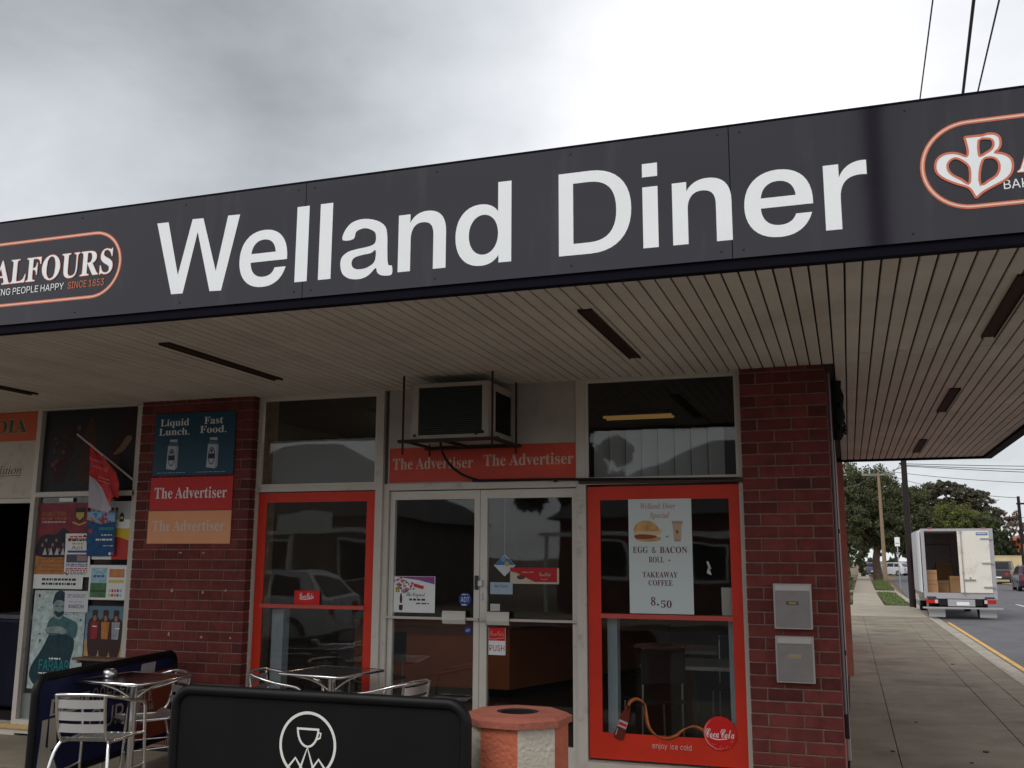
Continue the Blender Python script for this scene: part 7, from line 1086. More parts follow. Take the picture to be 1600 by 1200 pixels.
m_tube = mat('black_tube', (0.005, 0.005, 0.006), 0.5, spec=0.2)
def barrier(name, label, x0, y0, x1, y1, h, zb, panel, tube_r, printer, mats, lean=0.0):
    ang = math.atan2(y1 - y0, x1 - x0); L_ = math.hypot(x1 - x0, y1 - y0); t = thing(name, label, 'barrier', ((x0 + x1) / 2, (y0 + y1) / 2, 0))
    U = Vector((math.cos(ang), math.sin(ang), 0)); nrm_ = Vector((U.y, -U.x, 0)); V = (Vector((0, 0, 1)) + nrm_ * lean).normalized(); O = Vector((x0, y0, 0))
    def q(a, z, k=0.0): return O + U * a + V * z + nrm_ * k
    R_ = .10; pts = [q(0, .02), q(0, h * .5), q(0, h - R_)]
    for k in range(1, 7): a = PI - k / 7 * PI / 2; pts.append(q(R_ + R_ * math.cos(a), h - R_ + R_ * math.sin(a)))
    pts.append(q(R_, h)); pts.append(q(L_ / 2, h)); pts.append(q(L_ - R_, h))
    for k in range(1, 7): a = PI / 2 - k / 7 * PI / 2; pts.append(q(L_ - R_ + R_ * math.cos(a), h - R_ + R_ * math.sin(a)))
    pts += [q(L_, h - R_), q(L_, h * .5), q(L_, .02)]
    MB().tube(pts, tube_r, 10).build('frame', m_tube, t)
    MB().tube([q(tube_r * .5, zb), q(L_ - tube_r * .5, zb)], tube_r * .9, 8).build('bottom_rail', m_tube, t)
    for a in (0, L_): MB().bbox(*(q(a, 0) - Vector((.20 if abs(nrm_.x) > .5 else .03, .20 if abs(nrm_.y) > .5 else .03, 0))), *(q(a, 0) + Vector((.20 if abs(nrm_.x) > .5 else .03, .20 if abs(nrm_.y) > .5 else .03, .018))), .004).build('foot', m_tube, t)
    e = tube_r * .7; outl = []
    for (cx, cz, a0) in ((R_, h - R_, PI), (L_ - R_, h - R_, PI / 2)):
        for k in range(7): a = a0 - k / 6 * PI / 2; outl.append((cx + (R_ - e) * math.cos(a), cz + (R_ - e) * math.sin(a)))
    outl = [(e, zb)] + outl + [(L_ - e, zb)]
    n = len(outl); b = MB(); vs = [q(a, z, .006) for a, z in outl] + [q(a, z, -.006) for a, z in outl]
    b.add(vs, [list(range(n))[::-1], list(range(n, 2 * n))] + [(i, (i + 1) % n, n + (i + 1) % n, n + i) for i in range(n)]); b.build('banner', panel, t)
    fr = Fr(q(0, 0, .0065), U, V)
    if (fr.n - nrm_).length > .5: fr.n = -fr.n
    b = MB(); printer(b, fr, L_, h); b.build('print', mats, t); return t
def cup(b, f, L_, h):
    cx, cz, r = .853, h - .25, .172
    ring(b, f, cx, cz, r, r, .015, .001, 0, 64)
    w = .0125
    cupo = [(cx - .062, cz + .082)] + [(cx + .062 * math.cos(PI + PI * k / 14), cz + .082 + .090 * math.sin(PI + PI * k / 14)) for k in range(1, 14)] + [(cx + .062, cz + .082)]
    ribbon(b, f, cupo, w * .9, .001, 0); ribbon(b, f, [(cx - .068, cz + .082), (cx + .068, cz + .082)], w * .9, .0015, 0)
    ribbon(b, f, [(cx + .056, cz + .068), (cx + .078, cz + .064), (cx + .074, cz + .040), (cx + .050, cz + .030)], .009, .0012, 0)
    ribbon(b, f, [(cx - .040, cz - .12), (cx, cz - .012), (cx + .040, cz - .12)], w, .001, 0)
    ribbon(b, f, [(cx - .115, cz - .12), (cx - .070, cz - .068), (cx - .03, cz - .12)], w, .0015, 0); ribbon(b, f, [(cx + .03, cz - .12), (cx + .070, cz - .068), (cx + .115, cz - .12)], w, .0015, 0)
m_bann = mat('black_banner', (0.007, 0.007, 0.008), 0.7, spec=0.12, var=0.15, scale=3, bump=0.35, bscale=3.5)
barrier('cafe_barrier', 'black cafe barrier in the foreground with a white coffee cup emblem in a ring', -3.63, -2.56, -1.875, -2.575, .868, .14, m_bann, .030, cup, [mat('banner_white', (0.66, 0.68, 0.64), 0.6)])
m_ccream = mat('torn_paper_cream', (0.42, 0.38, 0.32), 0.7); m_rb = mat('rust_brown_panel', (0.22, 0.05, 0.025), 0.6)
def coffee(b, f, L_, h):
    shape(b, f, [[(1.17, .20), (1.45, .22), (1.55, h - .04), (1.33, h - .04)]], .0008, 3); shape(b, f, [[(1.28, .17), (L_ - .05, .17), (L_ - .04, h - .12), (1.40, h - .12)]], .0012, 1)
    shape(b, f, [[(.06, .16), (.30, .16), (.22, .30), (.08, .38)]], .0008, 4)
    rng = random.Random(14)
    def block(x, z, c, w, hh, key='b'):
        q = [(x + rng.uniform(-.01, .005), z + rng.uniform(-.01, .005)), (x + w + rng.uniform(-.005, .01), z + rng.uniform(-.01, .005)), (x + w + rng.uniform(-.005, .01), z + hh + rng.uniform(-.005, .01)), (x + rng.uniform(-.01, .005), z + hh + rng.uniform(-.005, .01))]
        shape(b, f, [q], .002 + rng.uniform(0, .0004), 0); text(b, f, key, c, x + w * .18, x + w * .82, z + hh * .16, hh * .68, .003, 2)
    for k, c in enumerate('REAL'): block(.17 + k * .115, .535, c, .105, .105)
    for k, c in enumerate('COFFEE'): text(b, f, 's', c, .66 + k * .092, .66 + k * .092 + .07, .545, .11, .003, 0)
    text(b, f, 's', 'O', .64, .80, .35, .16, .003, 0); text(b, f, 's', 'U', .83, .95, .36, .14, .003, 0); text(b, f, 's', 'R', .98, 1.10, .36, .14, .003, 0)
    shape(b, f, [[(.08, .32), (.14, .32), (.15, .52), (.085, .52)]], .002, 0); shape(b, f, [[(.17, .30), (.27, .33), (.23, .52), (.165, .52)]], .0022, 0)
    text(b, f, 'b', 'ICE', 1.35, 1.52, .46, .095, .003, 0); text(b, f, 'b', 'BREAK', 1.33, 1.56, .39, .05, .003, 0); lines(b, f, 1.34, 1.55, .32, .02, 2, .01, .003, 0, rng)
barrier('cafe_barrier', 'blue cafe barrier with torn paper lettering and a brown corner behind the left table', -5.15, -2.02, -5.47, -.17, .80, .13, mat('royal_blue_banner', (0.006, 0.012, 0.055), 0.5, var=0.1, scale=3), .028, coffee, [m_ccream, m_rb, mat('navy_print', (0.015, 0.02, 0.07), 0.6), mat('ice_white', (0.4, 0.38, 0.38), 0.6), m_ccream], lean=0.0)

# ---------------------------------------------------------------- concrete litter bin
BN = thing('litter_bin', 'eight sided concrete litter bin painted in orange and white panels, round hole on top', 'bin', (-1.735, -2.17, 0))
m_bo = mat('bin_orange', (0.42, 0.115, 0.065), 0.8, var=0.14, scale=10, bump=1.0, bscale=45, dirt=((0.2, 0.1, 0.07), 5, 0.62, 0.6)); m_bw = mat('bin_cream', (0.46, 0.42, 0.35), 0.8, var=0.12, scale=10, bump=1.0, bscale=45, dirt=((0.25, 0.2, 0.15), 5, 0.62, 0.6))
m_btop = mat('bin_top_orange', (0.30, 0.095, 0.065), 0.7, var=0.2, scale=6, bump=0.6, bscale=40, dirt=((0.12, 0.08, 0.06), 6, 0.58, 0.7))
cx, cy = -1.735, -2.17; rot0 = math.radians(-4.1)
def oc(r, z, k): a = rot0 + PI / 8 + k * PI / 4; return (cx + r * math.cos(a), cy + r * math.sin(a), z)
for k in range(8):
    b = MB(); b.add([oc(.272, .02, k), oc(.272, .02, k + 1), oc(.272, .735, k + 1), oc(.272, .735, k), oc(.235, .02, k), oc(.235, .02, k + 1), oc(.235, .735, k + 1), oc(.235, .735, k)], [(0, 1, 2, 3), (5, 4, 7, 6), (3, 2, 6, 7), (0, 4, 5, 1), (0, 3, 7, 4), (1, 5, 6, 2)]); b.build('side_panel', m_bo if k % 2 else m_bw, BN)
b = MB(); n = 32
vs = []; per = []
for k in range(n):
    a = rot0 + PI / 8 + 2 * PI * k / n
    aa = (a - rot0 - PI / 8) % (PI / 4); r = .295 * math.cos(PI / 8) / math.cos(aa - PI / 8); per.append((cx + r * math.cos(a), cy + r * math.sin(a)))
for (x, y) in per: vs.append((x, y, .738))
for (x, y) in per: vs.append((x, y, .770))
for (x, y) in per: vs.append((cx + (x - cx) * .9, cy + (y - cy) * .86, .786))
for k in range(n): a = 2 * PI * k / n; vs.append((cx + .115 * math.cos(a), cy + .105 * math.sin(a), .789))
for k in range(n): a = 2 * PI * k / n; vs.append((cx + .092 * math.cos(a), cy + .088 * math.sin(a), .784))
for k in range(n): a = 2 * PI * k / n; vs.append((cx + .088 * math.cos(a), cy + .088 * math.sin(a), .60))
fs = []
for l in range(5):
    for k in range(n): fs.append((l * n + k, l * n + (k + 1) % n, (l + 1) * n + (k + 1) % n, (l + 1) * n + k))
b.add(vs[:4 * n], fs[:3 * n]); b.build('lid', m_btop, BN); MB().add(vs[3 * n:], [tuple(i - 3 * n for i in q) for q in fs[3 * n:]]).build('hole_shade', m_dark, BN)  # hole's inner wall is near black, its shade put into the colour
MB().lathe([(.088, .59), (.088, .602)], 32, (cx, cy, 0)).build('liner', m_dark, BN)
MB().lathe([(.25, .0), (.25, .02)], 8, (cx, cy, 0), sm=False).build('plinth', m_dark, BN)

# ================================================================ inside the diner
ct = thing('service_counter', 'brown timber fronted service counter inside, seen through the glass doors', 'counter', (-4.6, 4.2, .03))
m_cnt = mat('counter_brown', (0.52, 0.17, 0.08), 0.5, var=0.08, scale=3)
b = MB(); b.prism([(-5.74, 3.6), (-3.75, 3.6), (-2.55, 7.3), (-2.95, 7.4), (-3.95, 4.1), (-5.74, 4.1)], 'z', .12, .80); b.build('front', m_cnt, ct)
b = MB(); b.prism([(-5.74, 3.55), (-3.71, 3.55), (-2.48, 7.3), (-2.95, 7.45), (-4.0, 4.15), (-5.74, 4.15)], 'z', .80, .86); b.build('worktop', mat('counter_top', (0.22, 0.08, 0.045), 0.35), ct)
b = MB(); b.prism([(-5.7, 3.66), (-3.8, 3.66), (-2.62, 7.25), (-2.95, 7.35), (-4.0, 4.05), (-5.7, 4.05)], 'z', .03, .12); b.build('kickboard', m_dark, ct)
def indoor_table(x, y, lab):
    t = thing('indoor_table', lab, 'table', (x, y, .03)); MB().bbox(x - .4, y - .35, .73, x + .4, y + .35, .76, .004).build('tabletop', mat('laminate_grey', (0.28, 0.27, 0.25), 0.35), t)
    MB().lathe([(.03, .06), (.03, .73)], 12, (x, y, 0)).build('column', m_black, t); MB().bbox(x - .25, y - .25, .03, x + .25, y + .25, .06, .005).build('base', m_black, t)
indoor_table(-1.25, 1.05, 'grey topped table inside the right window'); indoor_table(-1.15, 2.4, 'second grey table deeper inside the right window')
def indoor_chair(x, y, a, lab):
    t = thing('indoor_chair', lab, 'chair', (0, 0, 0))
    MB().bbox(-.2, -.2, .44, .2, .2, .47, .01).build('seat', m_black, t); MB().bbox(-.19, -.21, .6, .19, -.19, .88, .008).build('backrest', m_black, t)
    for sx in (-1, 1):
        for sy in (-1, 1): MB().tube([(sx * .18, sy * .18, .0), (sx * .17, sy * .18, .44)], .01, 6).build('leg', m_steel, t)
        MB().tube([(sx * .17, -.18, .44), (sx * .17, -.2, .88)], .01, 6).build('back_post', m_steel, t)
    t.location = (x, y, .03); t.rotation_euler = (0, 0, a)
indoor_chair(-1.55, .75, .6, 'black chair with steel legs inside the right window, left of the table'); indoor_chair(-1.0, 1.75, 3.1, 'black chair with steel legs behind the nearer indoor table')
indoor_chair(-4.3, 1.3, 1.2, 'black chair with steel legs inside the left window')
cl = thing('ceiling_light', 'twin tube ceiling light glowing yellow inside above the right window', 'ceiling light', (-1.9, 2.1, 2.98))
m_lamp = mat('warm_tube', (0.35, 0.2, 0.06), 0.5, emit=((1.0, 0.55, 0.16), 0.13))
MB().box(-2.28, 1.97, 3.0, -1.52, 2.23, 3.039).build('housing', m_dark, cl)
for y in (2.03, 2.17): MB().tube([(-2.24, y, 2.985), (-1.56, y, 2.985)], .013, 8).build('tube', m_lamp, cl)
cl = thing('ceiling_light', 'added unseen twin tube light brightening the brown service counter, hidden behind the header panel', 'ceiling light', (-4.0, 2.6, 2.98))  # lamp added out of view to brighten the counter front
MB().box(-4.7, 2.35, 3.0, -3.3, 2.62, 3.039).build('housing', m_dark, cl)
for y in (2.42, 2.55): MB().tube([(-4.65, y, 2.982), (-3.35, y, 2.982)], .016, 8).build('tube', mat('added_lit_tube', (0.9, 0.7, 0.4), 0.5, emit=((1.0, 0.72, 0.45), 26.0)), cl)
fg = thing('drinks_fridge', 'dark drinks fridge standing against the inside back wall', 'fridge', (-4.6, 8.6, .03))
MB().bbox(-5.2, 8.2, .03, -4.0, 9.1, 2.0, .02).build('cabinet', mat('fridge_dark', (0.06, 0.02, 0.02), 0.4), fg); MB().box(-5.1, 8.17, .3, -4.1, 8.195, 1.8).build('door', mat('fridge_glass', (0.05, 0.06, 0.07), 0.15), fg)
fg = thing('ice_cream_freezer', 'blue and white chest freezer in the dim doorway of the neighbouring shop', 'freezer', (-8.3, 1.4, .06))
MB().bbox(-8.9, .9, .06, -7.75, 1.6, .95, .03).build('cabinet', mat('freezer_blue', (0.005, 0.007, 0.02), 0.5), fg); MB().box(-8.85, .95, .951, -7.8, 1.55, .99).build('lid', mat('freezer_lid', (0.12, 0.13, 0.15), 0.4), fg)
# ================================================================ the box truck
G0 = -.125
TK = thing('box_truck', 'small white box truck parked at the kerb, rear left door open and cardboard boxes inside', 'truck', (3.1, 28, G0))
m_tw = mat('truck_white', (0.74, 0.71, 0.63), 0.45, var=0.03, scale=2, dirt=((0.40, 0.35, 0.28), 2.2, 0.55, 0.45)); m_ta = mat('truck_alu_edge', (0.42, 0.41, 0.43), 0.45, metal=0.3)
m_tin = mat('truck_inside', (0.72, 0.68, 0.68), 0.7, var=0.15, scale=3); m_tire = mat('tyre', (0.02, 0.02, 0.02), 0.85)
X0, X1, YR, YF, Z0, Z1 = 2.10, 4.07, 25.0, 29.4, .62, 2.52
b = MB(); w = .05
b.box(X0, YR + .02, Z0, X0 + w, YF, Z1); b.box(X1 - w, YR + .02, Z0, X1, YF, Z1); b.box(X0 + w, YR + .02, Z1 - w, X1 - w, YF, Z1); b.box(X0 + w, YF - w, Z0, X1 - w, YF, Z1 - w); BX = b.build('box_body', m_tw, TK)
b = MB(); b.box(X0, YR + .02, Z0 - .12, X1, YF, Z0); b.build('floor', mat('truck_floor', (0.22, 0.20, 0.18), 0.8), TK)
b = MB(); k = .004; b.box(X0 + w + k, YF - w - .01, Z0 + .005, X1 - w - k, YF - w - .002, Z1 - w - k); b.box(X0 + w + .001, YR + .15, Z0 + .005, X0 + w + .008, YF - w - .02, Z1 - w - k); b.box(X1 - w - .008, YR + .15, Z0 + .005, X1 - w - .001, YF - w - .02, Z1 - w - k); b.box(X0 + w + .01, YR + .15, Z1 - w - .012, X1 - w - .01, YF - w - .02, Z1 - w - .002); b.build('lining', m_tin, TK)
b = MB(); b.box(X0 + .38, YF - .10, Z0 + .1, X0 + .42, YF - .065, 2.1); b.box(X0 + 1.15, YF - .10, Z0 + .1, X0 + 1.19, YF - .065, 2.1); b.box(X0 + .38, YF - .10, 2.1, X0 + 1.19, YF - .065, 2.16); b.build('inner_door_frame', m_ta, TK)
b = MB(); b.box(X0 - .01, YR - .02, Z0 - .14, X0 + .09, YR + .02, Z1 + .02); b.box(X1 - .10, YR - .02, Z0 - .14, X1 + .01, YR + .02, Z1 + .02); b.box(X0 + .09, YR - .02, Z1 - .05, X1 - .10, YR + .02, Z1 + .02); b.box(X0 + .09, YR - .02, Z0 - .14, X1 - .10, YR + .02, Z0 + .03); b.build('rear_frame', m_ta, TK)
b = MB(); b.bbox(3.10, YR - .05, Z0 + .035, X1 - .105, YR - .005, Z1 - .055, .006); RD = b.build('rear_door', m_tw, TK, 'closed right hand rear door')
b = MB(); b.tube([(3.20, YR - .07, Z0 - .02), (3.20, YR - .07, Z1 - .02)], .016, 8)
for z in (Z0 + .05, 1.25, 1.85, Z1 - .07): b.box(3.17, YR - .09, z - .02, 3.23, YR - .05, z + .02)
b.box(3.20, YR - .09, 1.02, 3.52, YR - .065, 1.05); b.box(3.36, YR - .09, 1.06, 3.40, YR - .06, 1.12); b.build('lock_bar', m_steel, RD)
b = MB()
for z in (.80, 1.50, 2.22): b.box(X1 - .34, YR - .075, z, X1 - .03, YR - .051, z + .045)
b.build('hinge', m_steel, RD)
st = MB(); st.box(3.62, YR - .055, 2.34, 3.93, YR - .0515, 2.42); so = st.build('blue_sticker', mat('truck_blue', (0.05, 0.10, 0.32), 0.4), RD)
b = MB(); lines(b, Fr((3.64, YR - .0555, 2.37)), 0, .26, 0, .02, 1, .025, .0005, 0); b.build('sticker_print', m_white, RD)
b = MB(); b.bbox(X0 - .075, YR + .02, Z0 + .035, X0 - .03, YR + .98, Z1 - .055, .006); b.build('rear_door', mat('door_inner_pale', (0.60, 0.62, 0.64), 0.5), TK, 'open left rear door folded back along the side')
b = MB(); b.bbox(X0 - .015, YR + .985, Z0 + .02, X0 - .002, YF, Z1, .004); b.build('side_skin', m_ta, TK)
m_lens = mat('red_lens', (0.45, 0.02, 0.02), 0.25); m_lensw = mat('pale_lens', (0.6, 0.5, 0.5), 0.25)
for (a, c) in ((X0 + .03, X0 + .35), (X1 - .36, X1 - .04)):
    b = MB(); b.box(a, YR - .04, .34, c, YR + .02, .45); tl = b.build('tail_light', m_lens, TK); b = MB(); d = c - .08 if a < 3 else a + .08; b.box(min(d, c if a < 3 else a), YR - .044, .345, max(d, c if a < 3 else a), YR - .041, .445); b.build('reverse_lens', m_lensw, tl)
    b = MB(); b.box(a + .02, YR - .042, .50, a + .28, YR - .021, .535); b.build('marker_strip', m_black, TK)
for x in (X0 + .2, X1 - .3): MB().bbox(x, YR - .04, Z1 + .021, x + .12, YR + .01, Z1 + .055, .01).build('top_marker_light', m_lens, TK)
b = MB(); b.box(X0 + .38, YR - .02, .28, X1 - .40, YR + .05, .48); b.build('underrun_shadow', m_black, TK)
b = MB(); b.bbox(X0 + .62, YR - .05, .26, X0 + 1.36, YR - .021, .46, .005); b.build('plate_panel', m_ta, TK)
b = MB(); b.box(X0 + .86, YR - .056, .29, X0 + 1.2, YR - .051, .39); b.build('number_plate', m_white, TK)
b = MB(); b.box(X0 - .08, YR - .12, .19, X1 + .12, YR - .05, .235); b.build('bumper_bar', m_ta, TK)
for a in (X0 + .08, X1 - .50): MB().bbox(a, YR + .02, -.06, a + .46, YR + .04, .19, .004).build('mud_flap', mat('mud_flap_grey', (0.35, 0.35, 0.34), 0.6), TK)
def wheel(parent, x, y, r, wd, side=1):
    b = MB(); b.lathe([(r * .62, -wd / 2), (r * .95, -wd / 2), (r, -wd / 2 + .02), (r, wd / 2 - .02), (r * .95, wd / 2), (r * .62, wd / 2)], 24, (x, y, G0 + r), ax='x'); wh = b.build('wheel', m_tire, parent)
    b = MB(); b.lathe([(r * .08, wd / 2 * side + .004 * side), (r * .60, wd / 2 * side + .001 * side)], 16, (x, y, G0 + r), ax='x', cap=False); b.lathe([(r * .61, -wd / 2 + .01), (r * .61, wd / 2 - .005)], 16, (x, y, G0 + r), ax='x'); b.build('rim', mat('rim_grey', (0.4, 0.4, 0.42), 0.35, metal=0.6), wh)
wheel(TK, X0 + .28, 26.3, .36, .24, -1); wheel(TK, X1 - .28, 26.3, .36, .24); wheel(TK, X0 + .28, 30.5, .36, .2, -1); wheel(TK, X1 - .28, 30.5, .36, .2)
b = MB(); b.box(X0 + .5, YR + .1, .28, X0 + .62, 31, .5); b.box(X1 - .62, YR + .1, .28, X1 - .5, 31, .5); b.tube([(X0 + .2, 26.3, .24), (X1 - .2, 26.3, .24)], .06, 8); b.build('chassis', m_black, TK)
b = MB(); b.prism([(29.55, .25), (31.5, .25), (31.55, .95), (31.2, 1.2), (30.75, 1.98), (29.6, 2.02)], 'x', X0 + .10, X1 - .10); b.build('cab', m_tw, TK)
b = MB(); b.prism([(29.9, 1.2), (31.05, 1.2), (30.68, 1.85), (29.9, 1.88)], 'x', X0 + .095, X0 + .099); b.build('side_window', CARGLASS, TK)
b = MB(); b.bbox(X0 - .12, 31.0, 1.15, X0 + .02, 31.06, 1.45, .01); b.tube([(X0 + .1, 31.03, 1.4), (X0 - .05, 31.03, 1.42)], .012, 6); b.build('mirror', m_black, TK)
m_cb = mat('cardboard', (0.46, 0.27, 0.14), 0.85, var=0.08, scale=4)
def cbox(x, y, z, w, d, h, lab):
    t = thing('cardboard_box', lab, 'box', (x, y, z), 'cardboard boxes in the truck'); MB().bbox(x - w / 2, y - d / 2, z, x + w / 2, y + d / 2, z + h, .008).build('carton', m_cb, t)
    MB().box(x - w / 2 + .03, y - d / 2 - .003, z + h - .12, x + w / 2 - .03, y - d / 2 - .001, z + h - .085).build('packing_tape', mat('tape_brown', (0.36, 0.20, 0.10), 0.5), t)
cbox(2.36, 25.6, .625, .32, .36, .36, 'lower of two stacked cardboard boxes at the left of the open truck'); cbox(2.36, 25.6, .99, .30, .34, .32, 'upper of two stacked cardboard boxes at the left of the open truck')
cbox(2.76, 26.5, .625, .36, .4, .36, 'squat cardboard box in the middle of the open truck floor'); cbox(3.08, 26.2, .625, .34, .36, .50, 'cardboard box beside the closed door inside the truck'); cbox(2.95, 28.2, .625, .5, .4, .9, 'tall grey lidded carton deep inside the truck')

# ================================================================ poles, wires, sign
m_wood = mat('pale_pole_timber', (0.25, 0.18, 0.115), 0.85, var=0.2, scale=3, stretch=(4, 4, .4)); m_pole = mat('dark_brown_steel', (0.018, 0.010, 0.011), 0.6)
p = thing('utility_pole', 'dark slender pole at the kerb just behind the truck', 'pole', (2.04, 30.3, 0))
MB().tube([(2.04, 30.3, -.03), (2.04, 30.3, 9.6)], [.115, .085], 12).build('shaft', m_pole, p); MB().box(1.2, 30.22, 9.1, 3.4, 30.38, 9.2).build('cross_arm', m_pole, p)
MB().box(1.88, 30.2, 4.98, 2.0, 30.3, 5.03).build('wire_bracket', m_pole, p)
p = thing('utility_pole', 'pale timber pole with cross arm in front of the big dark tree', 'pole', (2.62, 75, -.02))
MB().tube([(2.62, 75, -.05), (2.56, 75, 7.6), (2.54, 75, 8.4)], [.17, .11, .10], 12).build('shaft', m_wood, p)
MB().box(1.3, 74.9, 8.15, 3.8, 75.1, 8.3).build('cross_arm', mat('weathered_arm', (0.25, 0.22, 0.22), 0.8), p)
for x in (1.4, 1.9, 3.2, 3.7): MB().lathe([(.06, 0), (.08, .1), (.05, .2), (.07, .3), (.03, .38)], 8, (x, 75, 8.3)).build('insulator', mat('insulator', (0.4, 0.4, 0.42), 0.4), p)
p = thing('utility_pole', 'dark pole at far right before the cream wall, orange near its foot', 'pole', (10.1, 60, 0))
MB().tube([(10.1, 60, -.1), (10.08, 60, 5.5)], [.13, .09], 10).build('shaft', m_pole, p); MB().box(9.95, 59.9, 5.0, 10.45, 60.1, 5.1).build('bracket', m_pole, p); MB().box(10.10, 59.80, 1.9, 10.28, 59.87, 2.6).build('banner', mat('orange_brown_tag', (0.35, 0.12, 0.05), 0.7), p)
m_wire = mat('wire', (0.03, 0.03, 0.035), 0.6)
def wire(a, b_, sag, r, lab, n=14):
    A, B_ = Vector(a), Vector(b_); pts = [A.lerp(B_, k / n) - Vector((0, 0, sag * 4 * (k / n) * (1 - k / n))) for k in range(n + 1)]
    o = MB().tube(pts, r, 5).build('overhead_wire', m_wire); tag(o, lab, 'wire', 'overhead wires'); return o
wire((1.0, -16, 8.1), (1.65, 30.25, 9.25), .5, .010, 'leftmost of three overhead wires crossing the sky at upper right'); wire((.58, -16, 8.1), (3.2, 30.25, 9.25), .55, .021, 'thick middle one of three overhead wires at upper right')
wire((1.54, -16, 8.1), (2.64, 30.25, 9.25), .5, .012, 'rightmost of three overhead wires crossing the sky at upper right')
wire((2.04, 30.3, 5.0), (24, 34, 5.1), .25, .012, 'highest thin wire running right from the dark pole'); wire((2.04, 30.3, 4.95), (24, 33, 4.75), .3, .012, 'second thin wire running right from the dark pole')
wire((2.04, 30.3, 4.92), (24, 32, 4.45), .35, .012, 'lowest of the thin wires running right from the dark pole'); wire((3.0, 75, 8.3), (10.1, 60, 5.4), .35, .018, 'wire from the timber pole towards the far right pole')
wire((2.04, 30.3, 4.9), (1.4, 75, 8.4), .2, .014, 'wire between the dark pole and the left end of the timber pole arm'); wire((2.04, 30.3, 5.1), (3.2, 75, 8.4), .2, .014, 'wire between the dark pole and the right part of the timber pole arm')
wire((2.0, 75, 8.1), (-3.0, 52, 7.0), 1.1, .03, 'pale slack cable sagging left from the timber pole before the dark tree'); wire((2.56, 75, 5.0), (18, 70, 4.9), .3, .02, 'low wire crossing in front of the dark tree and the truck roof')
wire((24, 62, 6.4), (3.7, 75, 8.4), .6, .02, 'wire rising to the right above the gum tree'); wire((9.0, 60, 5.3), (2.5, 110, 6), .3, .02, 'thin wire from the far right pole back to the trees')
t = thing('street_sign', 'white parking sign on a thin grey post beyond the dark pole', 'sign', (2.75, 55, 0))
MB().tube([(2.76, 55, -.1), (2.73, 55, 2.95)], .03, 8).build('post', m_steel, t); MB().box(2.60, 54.94, 2.40, 2.88, 54.965, 2.92).build('plate', m_white, t); MB().box(2.64, 54.935, 2.55, 2.84, 54.9395, 2.60).build('marking', mat('sign_green', (0.2, 0.35, 0.25), 0.5), t)

# ================================================================ trees
def leaf_mat(name, col, var):
    m = mat(name, col, 0.75, var=var, scale=0.9, spec=0.2); return m
LQ = random.Random(42)
def crown(b, blobs, n, s, rng, mi_n=2):
    tot = sum(r[3] * r[4] * r[5] for r in blobs)
    for (cx, cy, cz, rx, ry, rz) in blobs:
        k = int(n * rx * ry * rz / tot) if False else int(n * (rx * rz) / sum(q[3] * q[5] for q in blobs))
        # sub-clumps
        cl = [(rng.gauss(0, 1), rng.gauss(0, 1), rng.gauss(0, 1)) for _ in range(max(6, k // 90))]
        cc = []
        for c in cl:
            v = Vector(c).normalized() * (rng.random() ** 0.35); cc.append((v, rng.uniform(.14, .30)))
        for _ in range(k):
            v, q = rng.choice(cc); w_ = Vector((rng.gauss(0, 1), rng.gauss(0, 1), rng.gauss(0, .8))).normalized() * q * rng.random() ** .5
            x, y, z = cx + (v.x + w_.x) * rx, cy + (v.y + w_.y) * ry, cz + (v.z + w_.z) * rz
            a = Vector((rng.gauss(0, 1), rng.gauss(0, 1), rng.gauss(0, .6))).normalized(); c = a.orthogonal().normalized(); c.rotate(Matrix.Rotation(rng.uniform(0, 6.28), 3, a)); d = a.cross(c)
            ss = s * rng.uniform(.6, 1.4); P0 = Vector((x, y, z)); b.add([P0 - c * ss, P0 + d * ss * .55, P0 + c * ss, P0 - d * ss * .55], [(0, 1, 2, 3)], rng.randrange(mi_n))
def tree(label, x, y, h_trunk, r, blobs, n, s, mats, trunk_m, seed, limbs=True, group=None):
    rng = random.Random(seed); t = thing('tree', label, 'tree', (x, y, -.05), group)
    b = MB(); b.tube([(x, y, -.1), (x + rng.uniform(-.1, .1), y, h_trunk * .5), (x + rng.uniform(-.2, .2), y, h_trunk)], [r * 1.25, r, r * .8], 10)
    if limbs:
        for (cx, cy, cz, rx, ry, rz) in blobs: b.tube(smooth([(x, y, h_trunk * .85), ((x + cx) / 2 + rng.uniform(-.3, .3), (y + cy) / 2, (h_trunk + cz) / 2), (cx, cy, cz + rz * .3)], 4), [r * .7 * (1 - k / 10) + .03 for k in range(9)], 6)
    b.build('trunk', trunk_m, t); c = MB(); crown(c, blobs, n, s, rng, len(mats)); c.build('crown', mats, t); return t
bark = mat('dark_bark', (0.10, 0.065, 0.05), 0.95, var=0.3, scale=4); barkp = mat('pale_bark', (0.3, 0.25, 0.2), 0.9, var=0.3, scale=3)
dk = [leaf_mat('leaf_dark_a', (0.055, 0.066, 0.034), .45), leaf_mat('leaf_dark_b', (0.072, 0.084, 0.040), .45), leaf_mat('leaf_dark_c', (0.10, 0.105, 0.046), .4)]
gm = [leaf_mat('leaf_gum_a', (0.080, 0.074, 0.052), .4), leaf_mat('leaf_gum_b', (0.11, 0.085, 0.065), .4), leaf_mat('leaf_gum_c', (0.055, 0.060, 0.030), .4)]
mg = [leaf_mat('leaf_mid_a', (0.10, 0.125, 0.028), .4), leaf_mat('leaf_mid_b', (0.068, 0.098, 0.03), .4), leaf_mat('leaf_mid_c', (0.14, 0.13, 0.03), .35)]
cn = [leaf_mat('leaf_conifer_a', (0.030, 0.042, 0.022), .4), leaf_mat('leaf_conifer_b', (0.044, 0.058, 0.027), .4)]
